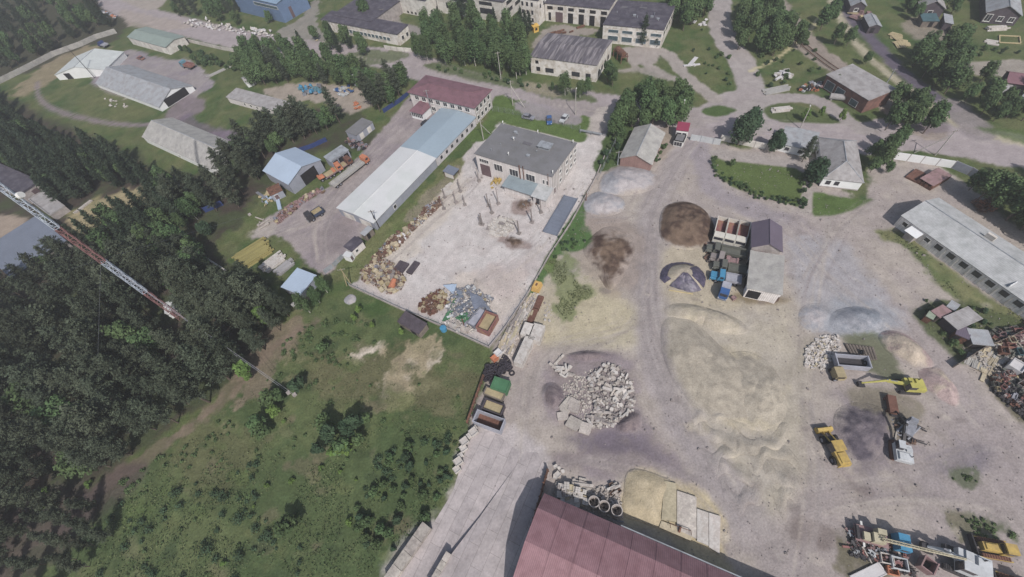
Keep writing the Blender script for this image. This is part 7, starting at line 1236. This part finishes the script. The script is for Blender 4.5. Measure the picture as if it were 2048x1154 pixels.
def excavator(label, body, nose, m, L=3.0, boom=((1.0, 1.6), (3.6, 3.4), (6.2, 1.5)), mt='dark_steel', rot=0, bm=None, name='excavator', cat='excavator'):
    p, q = g(*body), g(*nose); d = q-p; t = thing(name, label, cat, p, math.atan2(d.y, d.x)); tracks(t, 3.6, 2.2, mt)
    b = MB(); b.bb(-2.1, 1.0, -1.25, 1.25, 1.0, 1.9); b.box((-1.3, 0, 2.05), (1.4, 2.1, .35), taper=.9); b.bb(-.3, .4, -1.2, -.3, 1.9, 2.15); hb = obj('upper_body', b, M(m), t); b = MB(); b.box((.4, .75, 2.1), (1.3, .95, 1.7), taper=.95); cb = obj('cab', b, M('glass'), t); b = MB(); b.bb(-.3, 1.1, .25, 1.25, 2.95, 3.08); obj('cab_roof', b, M(m), cb)
    b = MB(); b.tube((-1.2, -.8, 2.1), (-1.2, -.8, 2.7), .08); obj('exhaust', b, M('dark_steel'), hb)
    (x0, z0), (x1, z1), (x2, z2) = boom; bmat_ = M(bm or m)
    b = MB(); b.add([(x0, -.35, z0-.25), (x0, .15, z0-.25), (x0, .15, z0+.3), (x0, -.35, z0+.3), (x1, -.3, z1-.3), (x1, .1, z1-.3), (x1, .1, z1+.25), (x1, -.3, z1+.25)], [(3, 2, 1, 0), (4, 5, 6, 7), (0, 1, 5, 4), (1, 2, 6, 5), (2, 3, 7, 6), (3, 0, 4, 7)]); bo = obj('boom', b, bmat_, t)
    b = MB(); b.tube((x0+.3, -.1, z0-.3), ((x0+x1)/2, -.1, (z0+z1)/2-.3), .09, n=6); b.tube(((x0+x1)/2, -.1, (z0+z1)/2+.45), (x1+.3, -.1, z1+.45), .08, n=6); obj('hydraulic_ram', b, M('grey_scrap'), bo)
    b = MB(); b.tube((x1-.4, -.1, z1+.35), (x2, -.1, z2), .24, .14, 6); obj('stick', b, bmat_, t)
    b = MB(); b.yprism([(x2-.1, z2), (x2+.5, z2-.1), (x2+.4, z2-.9), (x2-.5, z2-1.1), (x2-.9, z2-.7), (x2-.3, z2-.75), (x2+.15, z2-.55)], -.55, .4); obj('bucket', b, M('dark_steel'), t); return t
excavator('lime yellow excavator stretched out along the weeds above the purple heap', (1812, 776), (1740, 772), 'lime_yellow', boom=((1.0, 1.6), (4.6, 2.6), (8.2, 1.0)))
excavator('white excavator with dark boom reaching up over the purple heap', (1795, 905), (1787, 850), 'machine_white', boom=((1.0, 1.6), (4.4, 3.2), (7.4, 1.2)), bm='dark_steel', mt='brown_paint')
wt = excavator('white tracked machine at the lower right, right of the long crane jib', (1918, 1128), (1880, 1112), 'machine_white', boom=((1.0, 1.5), (2.6, 2.4), (3.6, 1.2)))
wt.scale = (1.35, 1.35, 1.2)
def dozer(label, tail, nose, m):
    c, a, l = head(tail, nose); t = thing('bulldozer', label, 'bulldozer', c, a); tracks(t, 4.0, 2.3, 'brown_paint'); b = MB(); b.bb(-.2, 2.1, -.6, .6, .9, 1.9); b.box((1.0, 0, 2.0), (1.8, .9, .2), taper=.9); obj('bonnet', b, M(m), t)
    b = MB(); b.box((-1.1, 0, 1.9), (1.6, 1.6, 1.9), taper=.93); cb = obj('cab', b, M(m), t); b = MB(); b.box((-1.1, 0, 2.2), (1.62, 1.3, .7)); b.box((-1.1, 0, 2.2), (1.2, 1.62, .7)); obj('cab_window', b, M('glass'), cb)
    b = MB(); b.bb(-2.1, 2.3, -1.5, -1.35, .5, .75); b.bb(-2.1, 2.3, 1.35, 1.5, .5, .75); obj('push_arm', b, M(m), t); b = MB(); b.yprism([(2.5, .1), (2.7, .05), (2.65, .6), (2.8, 1.25), (2.65, 1.3), (2.45, .6)], -1.7, 1.7); obj('blade', b, M('dark_steel'), t); b = MB(); b.bb(-2.8, -2.2, -.3, .3, .4, 1.2); obj('ripper', b, M('dark_steel'), t); return t
dozer('yellow bulldozer at the right edge below the green patch', (2025, 1102), (1968, 1092), 'yellow_machine'); dozer('yellow bulldozer half cut by the bottom right corner', (2075, 1185), (2010, 1165), 'yellow_machine')
# crane truck: cream crane, turquoise cab, jib laid forward
c, a, l = head((1712, 1062), (1826, 1092)); t = truck('mobile crane with turquoise cab and long cream lattice jib laid over it', (1712, 1062), (1818, 1090), 'cyan_paint', 'none', 'cream_crane', None, L=l*.92, bonnet=False); b = MB(); h = l*.92/2
b.bb(-h, h-2.6, -1.25, 1.25, 1.0, 1.15); obj('deck', b, M('pink_tin'), t); b = MB(); b.box((-h+2.9, -.3, 1.8), (1.7, 1.5, 1.2), taper=.94); b.bb(-h+.9, -h+1.8, -1.0, .2, 1.3, 2.0); cr = obj('crane_house', b, M('cream_crane'), t); b = MB(); b.box((-h+3.3, .7, 1.9), (1.3, .85, 1.4), taper=.94); cc_ = obj('crane_cab', b, M('cream_crane'), cr); b = MB(); b.box((-h+3.98, .7, 2.1), (.05, .65, .6)); b.box((-h+3.3, 1.12, 2.1), (.9, .05, .55))
obj('crane_window', b, M('glass'), cr); b = MB(); b.bb(-h+.1, -h+.5, -1.0, 1.0, 1.15, 1.6); b.tube((-h+2.2, -.9, 1.5), (-h+2.2, .5, 1.5), .3, n=10); obj('winch', b, M('dark_steel'), t); b = MB(); x0, x1 = -h+3, h+6.0
for y in (-.2, .2):
    for dz in (0, .4): b.tube((x0, y-.5, 2.6+dz), (x1, y*.4-.5, 3.9+dz*.4), .07, n=5)
n = 22
for i in range(n):
    f0, f1 = i/n, (i+1)/n; P = lambda f, y, dz: (x0+(x1-x0)*f, y*(1-.6*f)-.5, 2.6+1.3*f+dz*(1-.6*f)); s = 1 if i % 2 else -1
    b.tube(P(f0, .25*s, 0), P(f1, -.25*s, 0), .035, n=4); b.tube(P(f0, .25, .45*(i % 2)), P(f1, .25, .45*((i+1) % 2)), .035, n=4); b.tube(P(f0, -.25, .45*(i % 2)), P(f1, -.25, .45*((i+1) % 2)), .035, n=4); b.tube(P(f0, .25*s, .45), P(f1, -.25*s, .45), .035, n=4)
obj('jib', b, M('cream_crane'), t)
for s in (-1, 1): b = MB(); b.bb(-h+1, -h+1.3, s*1.3, s*1.9, .9, 1.1); b.tube((-h+1.15, s*1.85, 0), (-h+1.15, s*1.85, 1.0), .09); obj('outrigger', b, M('white_frame'), t)
# dump body lying behind
T = openbox('big empty grey dump body with dark floor lying by the pale rubble', 'dump_body', (1744, 736), (1736, 712), (1684, 754), 1.5, 'bed_grey', 'dark_steel', 'dump body', z=.5, t=.18)
O_ = T.location; c_ = g(1672, 748); T2 = thing('truck_cab', 'rusty yellowish cab wreck at the left end of the grey dump body', 'truck cab', g(1672, 752), -.2); b = MB(); b.yprism([(-1, .3), (1, .3), (1, 1.2), (.7, 2.0), (-.9, 2.0)], -1.1, 1.1); obj('shell', b, M('tan_load'), T2); b = MB(); b.bb(-.8, .6, -1.12, 1.12, 1.2, 1.8); obj('window', b, M('dark_opening'), T2)
for s in (-1, 1): wheel(T2, -.8, s*1.0); 
for i, (x, y) in enumerate(((1700, 765), (1728, 755))): wheel(T, 1.5+i*2.4, .2, .5, .3)
a_, c_ = g(1776, 795), g(1782, 830); d = c_-a_; b = MB(); b.bb(0, d.length, -.7, .7, .5, 1.2); b.bb(.3, .7, -.9, .9, 0, .5); b.bb(d.length-.7, d.length-.3, -.9, .9, 0, .5); solo('conveyor', b, M('brown_paint'), 'dark brown box beam between the lime excavator and the purple heap', 'conveyor', a_, math.atan2(d.y, d.x))
t = thing('machine_wreck', 'pale stripped machine frame between the two excavators', 'machine', g(1810, 862), .5); b = MB(); b.box((0, 0, 1.2), (2.6, 1.6, .6), .2); b.tube((-1.5, -.9, .5), (1.6, -.9, 1.4), .18); b.tube((-1.5, .9, .5), (1.6, .9, 1.8), .18); b.box((1.5, .4, 1.6), (1.0, 1.4, 1.4), .3, .2, .8); obj('frame', b, M('grey_scrap'), t)
for i, (p, q) in enumerate((((1827, 850), (1852, 864)), ((1828, 882), (1852, 890)))): a_, c_ = g(*p), g(*q); d = c_-a_; b = MB(); b.tube((0, 0, .2), (d.length, 0, .2), .13, n=6); b.tube((0, .3, .15), (d.length*.8, .4, .15), .08, n=6); solo('pipe', b, M('dark_steel'), '%s dark pipe lying right of the stripped machine' % ('upper', 'lower')[i], 'pipe', a_, math.atan2(d.y, d.x))
for i, (x, y, m_, w_) in enumerate(((1767, 1118, 'white_block', 1.0), (1790, 1128, 'machine_white', 1.2), (1780, 1142, 'orange_paint', .8))): put('crate', (x, y), -.4, w_*1.2, '%s bin on the weedy bank under the crane' % ('cream', 'white', 'red')[i], m=m_)
T = openbox('rusty dump body with dark inside at the bottom edge, left of the white tracked machine', 'dump_body', (1868, 1150), (1878, 1128), (1836, 1145), 1.6, 'pink_tin', 'dark_steel', 'dump body', z=.4)
put('cbox', (1735, 1150), .2, (3.4, 1.2, .3), 'long pale flat box at the bottom edge under the bank', m='bag_white')
# ------------------------------------------------------------------ mast, poles
t = thing('radio_mast', 'tall red and white lattice mast rising from the left wood past the left edge', 'mast', g(362, 636), .6)
levels = [0, 12.0, 23.5, 34, 47, 60, 72, 84]; r0 = .75
def leg(k, z): r = r0*(1-.35*max(0, z-10)/74); a = math.pi/4+k*math.pi/2; return Vector((math.cos(a)*r, math.sin(a)*r, z))
mat('mast_red', (146, 104, 104), .6, 2, .06, .5, .1); mat('mast_white', (178, 188, 204), .6, 2, .05, .5, .08)
for i in range(7):
    b = MB(); z0, z1 = levels[i], levels[i+1]; n = max(4, int((z1-z0)/1.5)); st = (z1-z0)/n
    for k in range(4): b.tube(leg(k, z0), leg(k, z1), .085, n=6)
    for j in range(n):
        za, zb = z0+j*st, z0+(j+1)*st
        for k in range(4):
            p, q = (leg(k, za), leg((k+1) % 4, zb)) if (j+k) % 2 else (leg((k+1) % 4, za), leg(k, zb)); b.tube(p, q, .05, n=4); b.tube(leg(k, za), leg((k+1) % 4, za), .05, n=4)
    b.tube((.3, 0, z0), (.3, 0, z1), .06, n=5)
    obj('red_section' if i % 2 == 0 else 'white_section', b, M('mast_red' if i % 2 == 0 else 'mast_white'), t)
b = MB(); b.tube((.9, -.9, 42.3), (1.35, -1.3, 42.5), .62, .55, 16); obj('dish', b, M('white_frame'), t)
for i, (z, px, py) in enumerate(((24, 590, 790), (20, 578, 786), (24, 190, 890), (24, 500, 430), (24, 70, 560))):
    q = g(px, py)-t.location; q = Matrix.Rotation(-.6, 3, 'Z') @ q; b = MB(); b.tube((0, 0, z), q, .04 if i < 2 else .012, n=4); obj('guy_wire', b, M('grey_scrap'), t); b = MB(); b.box((q.x, q.y, .2), (.8, .8, .5)); obj('guy_anchor', b, M('grey_concrete'), t)
def pole(x, y, h, label, kind='lamp', m='birch_bark', brace=None, group=None, arm=0.0):
    t = thing('street_lamp' if kind == 'lamp' else 'utility_pole', label, 'street lamp' if kind == 'lamp' else 'pole', g(x, y), arm, group); b = MB(); b.tube((0, 0, 0), (0, 0, h), .16, .1, 8); obj('post', b, M(m), t)
    if kind == 'lamp': b = MB(); b.tube((0, 0, h-.1), (.9, 0, h+.25), .05, n=5); obj('bracket', b, M(m), t); b = MB(); b.box((1.15, 0, h+.25), (.65, .28, .16), taper=.8); obj('lamp_head', b, M('white_frame'), t)
    else:
        b = MB(); b.bb(-.9, .9, -.06, .06, h-.5, h-.38); obj('crossarm', b, M('old_wood'), t); b = MB()
        for xx in (-.8, -.3, .3, .8): b.tube((xx, 0, h-.38), (xx, 0, h-.2), .04, n=5)
        obj('insulator', b, M('white_frame'), t)
    if brace: q = g(*brace)-g(x, y); q = Matrix.Rotation(-arm, 3, 'Z') @ q; b = MB(); b.tube(q, (0, 0, h*.8), .12, .1, 7); obj('brace', b, M(m), t)
    return t
mat('pole_concrete', (176, 172, 166), .85, 3, .08, .6, .1)
pole(1151, 230, 8.5, 'pale street lamp beside the white hatchback', m='pole_concrete', arm=1.2); pole(1600, 257, 6.5, 'pale street lamp on the roadside island by the white wing', m='pole_concrete', arm=1.0); pole(1359, 250, 7.5, 'pale lamp post behind the gatehouse', m='pole_concrete', arm=1.2)
pole(1026, 211, 9, 'utility pole with slanting brace by the street north of the office', 'pole', 'pole_concrete', (1049, 215)); pole(1002, 158, 10, 'tall thin pole in front of the park trees', 'pole', 'pole_concrete'); pole(1870, 311, 8, 'pale pole with slanting brace behind the white wall', 'pole', 'pole_concrete', (1828, 306)); pole(865, 228, 9, 'thin pole standing against the maroon roofed block', 'pole', 'galvanised'); pole(967, 279, 7, 'pole with brace left of the flat roofed office', 'pole', 'pole_concrete', (981, 268)); pole(190, 156, 13, 'dark pole rising over the white hangar on the left', 'pole', 'dark_steel'); pole(702, 568, 6.5, 'wooden pole with brace at the west tip of the concrete yard', 'pole', 'tan_load', (694, 572)); pole(759, 456, 7, 'leaning dark pole at the near end of the long store', 'pole', 'dark_steel', (752, 450)); pole(771, 46, 6, 'dark post by the black roofed workshop', 'pole', 'dark_steel'); pole(1235, 330, 5, 'dark pole left of the pink gabled shed', 'pole', 'galvanised'); pole(930, 655, 4, 'thin dark pole at the south fence of the concrete yard', 'pole', 'rust'); pole(1172, 402, 3, 'short post at the gravel edge of the lane', 'pole', 'rust'); pole(1768, 175, 6, 'grey post behind the brick depot roof', 'pole', 'galvanised')
# ------------------------------------------------------------------ fences and walls
def wall(label, pts, h, seg=2.6, m='white_panel', th=.14, name='concrete_fence', cat='fence', post='grey_concrete', cap=False, base=0):
    P = [g(*p) for p in pts]; T = thing(name, label, cat, P[0]); O = P[0]; pb = MB(); n_p = 0; cnt = 0
    for a_, c_ in zip(P[:-1], P[1:]):
        d = c_-a_; n = max(1, round(d.length/seg)); ang = math.atan2(d.y, d.x)
        for i in range(n):
            p, q = a_+d*(i/n), a_+d*((i+1)/n); md = (p+q)/2-O; L = (q-p).length; b = MB(); b.box((md.x, md.y, base+h/2), (L-.12, th, h-base), ang)
            if th > .1: b.box((md.x, md.y, base+h*.55), (L*.8, th+.05, h*.7), ang)
            if cnt < 100: obj('panel', b, M(m), T)
            cnt += 1; r = p-O; pb = MB().box((r.x, r.y, h/2+.05), (.16, .2, h+.1), ang)
            if cnt < 100: obj('post', pb, M(post), T)
    return T
def mesh_fence(label, pts, h, m='galvanised', seg=3.0):
    P = [g(*p) for p in pts]; T = thing('wire_fence', label, 'fence', P[0]); O = P[0]; pb = MB(); wb = MB()
    for a_, c_ in zip(P[:-1], P[1:]):
        d = c_-a_; n = max(1, round(d.length/seg))
        for i in range(n+1): r = a_+d*(i/n)-O; obj('post', MB().tube(r, r+Vector((0, 0, h)), .05, n=5), M(m), T)
        for z in np.linspace(.1, h-.05, 6): wb.tube(a_-O+Vector((0, 0, z)), c_-O+Vector((0, 0, z)), .012, n=3, cap=False)
        k = int(d.length/.35)
        for i in range(k): r = a_+d*(i/k)-O; e = a_+d*(min(1, (i+1.6)/k))-O; wb.tube(r+Vector((0, 0, .1)), e+Vector((0, 0, h-.05)), .008, n=3, cap=False)
    obj('wire', wb, M(m), T)
wall('pale concrete panel wall along the wood in the top left', [(-60, 200), (0, 168), (60, 138), (110, 112), (165, 92), (195, 78), (235, 66)], 2.2, 3.2, 'slate_light'); wall('white panel wall behind the long compound, right of the green roofed store', [(368, 82), (410, 92), (445, 100), (480, 106)], 1.6, 3, 'white_block', name='concrete_fence')
wall('white panel wall between the gatehouse and the round trees', [(1440, 281), (1485, 290), (1530, 299), (1556, 302)], 2.0, 2.6, 'white_panel'); wall('bright white panel wall along the street right of the hipped house', [(1786, 318), (1840, 326), (1902, 336)], 2.2, 3.0, 'white_paint'); wall('blue grey end of the street wall where it turns downhill', [(1902, 336), (1935, 350), (1975, 374)], 2.3, 3.0, 'blue_grey_wall')
wall('closed sliding gate of pale sheet metal at the gatehouse', [(1380, 280), (1400, 283), (1425, 288), (1440, 290)], 2.0, 3.2, 'machine_white', .06, 'metal_gate', 'gate', 'galvanised')
wall('low concrete kerb wall around the south end of the office yard', [(700, 572), (800, 618), (900, 660), (978, 696)], .7, 3, 'grey_concrete', .2, 'low_wall', 'wall'); wall('low concrete wall between the office yard and the stock rows', [(978, 696), (1008, 660), (1055, 590), (1100, 510), (1140, 450), (1190, 360), (1215, 300)], .7, 3, 'grey_concrete', .18, 'low_wall', 'wall')
wall('blue sheet fence through the trees behind the pale blue hangar', [(600, 304), (625, 296), (655, 282)], 1.6, 2.5, 'deep_blue', .06, 'sheet_fence', 'fence', 'deep_blue'); wall('blue sheet fence under the trees beside the small garage', [(768, 226), (800, 205), (818, 190)], 1.6, 2.5, 'deep_blue', .06, 'sheet_fence', 'fence', 'deep_blue'); wall('short length of blue fence among the pines by the clearing', [(412, 425), (448, 410)], 2.0, 2.5, 'deep_blue', .06, 'sheet_fence', 'fence', 'deep_blue'); wall('low dark sheet fence at the hut by the grass verge', [(650, 548), (668, 535), (688, 515)], 1.6, 2.2, 'galvanised', .06, 'sheet_fence')
wall('low white kerb beam in the pines above the timber', [(368, 490), (410, 515), (452, 542)], .5, 4, 'white_block', .4, 'kerb_beam', 'beam'); wall('whitewashed old wall in the trees left of the pinkish workshop', [(770, 98), (795, 102), (824, 104)], 1.6, 3, 'white_panel')
wall('rickety plank fence round the rubbish yard at the right edge', [(1905, 735), (1960, 700), (2010, 680), (2060, 655)], 1.6, 2.4, 'old_wood', .06, 'plank_fence', 'fence', 'old_wood'); wall('dark plank fence along the garden plot at the top right', [(1893, 60), (1900, 80), (1902, 105)], 1.6, 2.2, 'dark_boards', .06, 'plank_fence', 'fence', 'old_wood')
mesh_fence('wire fence north of the office along the pull-in', [(985, 222), (1010, 226), (1060, 236), (1110, 246), (1160, 262)], 2.0); mesh_fence('wire fence around the south end of the concrete yard', [(700, 572), (800, 618), (900, 660), (978, 696), (1008, 660), (1055, 590)], 2.0); mesh_fence('wire fence beside the gate lane left of the pink gabled shed', [(1240, 262), (1225, 300), (1195, 360)], 2.0)
wall('low metal gate across the lane north of the office', [(1160, 266), (1182, 270), (1203, 274)], 1.2, 3, 'galvanised', .05, 'metal_gate', 'gate', 'galvanised', base=.5)
for i, (p, q, h_, lb) in enumerate((((858, 1052), (780, 1165), 1.6, 'pale concrete retaining wall along the left of the ramp'), ((906, 1110), (866, 1180), 1.7, 'pale concrete retaining wall between ramp and slab platform'))):
    a_, c_ = g(*p), g(*q); d = c_-a_; n = 4; T = thing('retaining_wall', lb, 'wall', a_, math.atan2(d.y, d.x))
    for k in range(n): b = MB(); b.bb(k*d.length/n+.03, (k+1)*d.length/n-.03, -.9, .9 if i == 0 else .0, 0, h_); b.bb(k*d.length/n+.03, (k+1)*d.length/n-.03, -.95, .95 if i == 0 else .05, h_, h_+.06); obj('wall_block', b, M('concrete'), T)
# slab surfaces: lower road and the raised platform beside it
mat('slab_paving', (180, 171, 171), .93, 2.2, .10, .25, .10, bump=.3, brick=(6.2, 2.1, .03, .5), spec=.08, c2=(168, 160, 160))
def slabsheet(name, pts, z0, z1, kind='structure'):
    P = W2(pts); a_ = g(940, 880); c_ = g(800, 1154); ang = math.atan2(c_.y-a_.y, c_.x-a_.x); R = Matrix.Rotation(-ang, 2); Q = [R @ (Vector(p)-a_.xy) for p in P]; b = MB(); b.prism([tuple(q) for q in Q], z0, z1); o = obj(name, b, M('slab_paving'), None, (a_.x, a_.y, 0), ang); o['kind'] = kind; return o
slabsheet('concrete_road', [(945, 868), (985, 862), (1040, 905), (1036, 926), (905, 1108), (870, 1180), (770, 1180), (862, 1054), (905, 985), (930, 905)], -.3, .03)
o_ = slabsheet('slab_platform', [(1036, 926), (1050, 905), (1075, 905), (1092, 935), (1078, 1000), (1060, 1080), (1020, 1180), (855, 1180), (905, 1110), (960, 1035)], -.3, .04)
for v_ in o_.data.vertices:
    if v_.co.z > 0: v_.co.z = .04+1.3*max(0, min(1, (v_.co.x-6)/16))
# railway
T = thing('railway_track', 'rusty railway track running down to the brick depot', 'railway'); P = [g(*p) for p in smoothp([(1518, -30), (1560, 25), (1600, 82), (1640, 118), (1680, 146)], False)]; b = MB(); sb = MB()
T.location = P[0]
for a_, c_ in zip(P[:-1], P[1:]):
    d = (c_-a_).normalized(); s = Vector((-d.y, d.x, 0))*.8
    for q in (s, -s): b.tube(a_-P[0]+q+Vector((0, 0, .3)), c_-P[0]+q+Vector((0, 0, .3)), .1, n=4)
    n = int((c_-a_).length/.7)
    for i in range(n): r = a_+(c_-a_)*(i/n)-P[0]; sb.box((r.x, r.y, .14), (.26, 2.5, .16), math.atan2(d.y, d.x))
obj('rail', b, M('rust'), T); obj('sleepers', sb, M('old_wood'), T)
# ------------------------------------------------------------------ air
b = MB(); b.bb(-420, 420, -70, 520, -1.2, 96.0); hz_ = obj('haze', b, None); hz_['kind'] = 'stuff'
m = bpy.data.materials.new('haze'); m.use_nodes = True; nt = m.node_tree; nt.nodes.clear(); o_ = nt.nodes.new('ShaderNodeOutputMaterial'); pv = nt.nodes.new('ShaderNodeVolumePrincipled')
pv.inputs['Color'].default_value = (.86, .86, .88, 1); pv.inputs['Density'].default_value = .00065; pv.inputs['Anisotropy'].default_value = .2; nt.links.new(pv.outputs[0], o_.inputs['Volume']); hz_.data.materials.append(m)
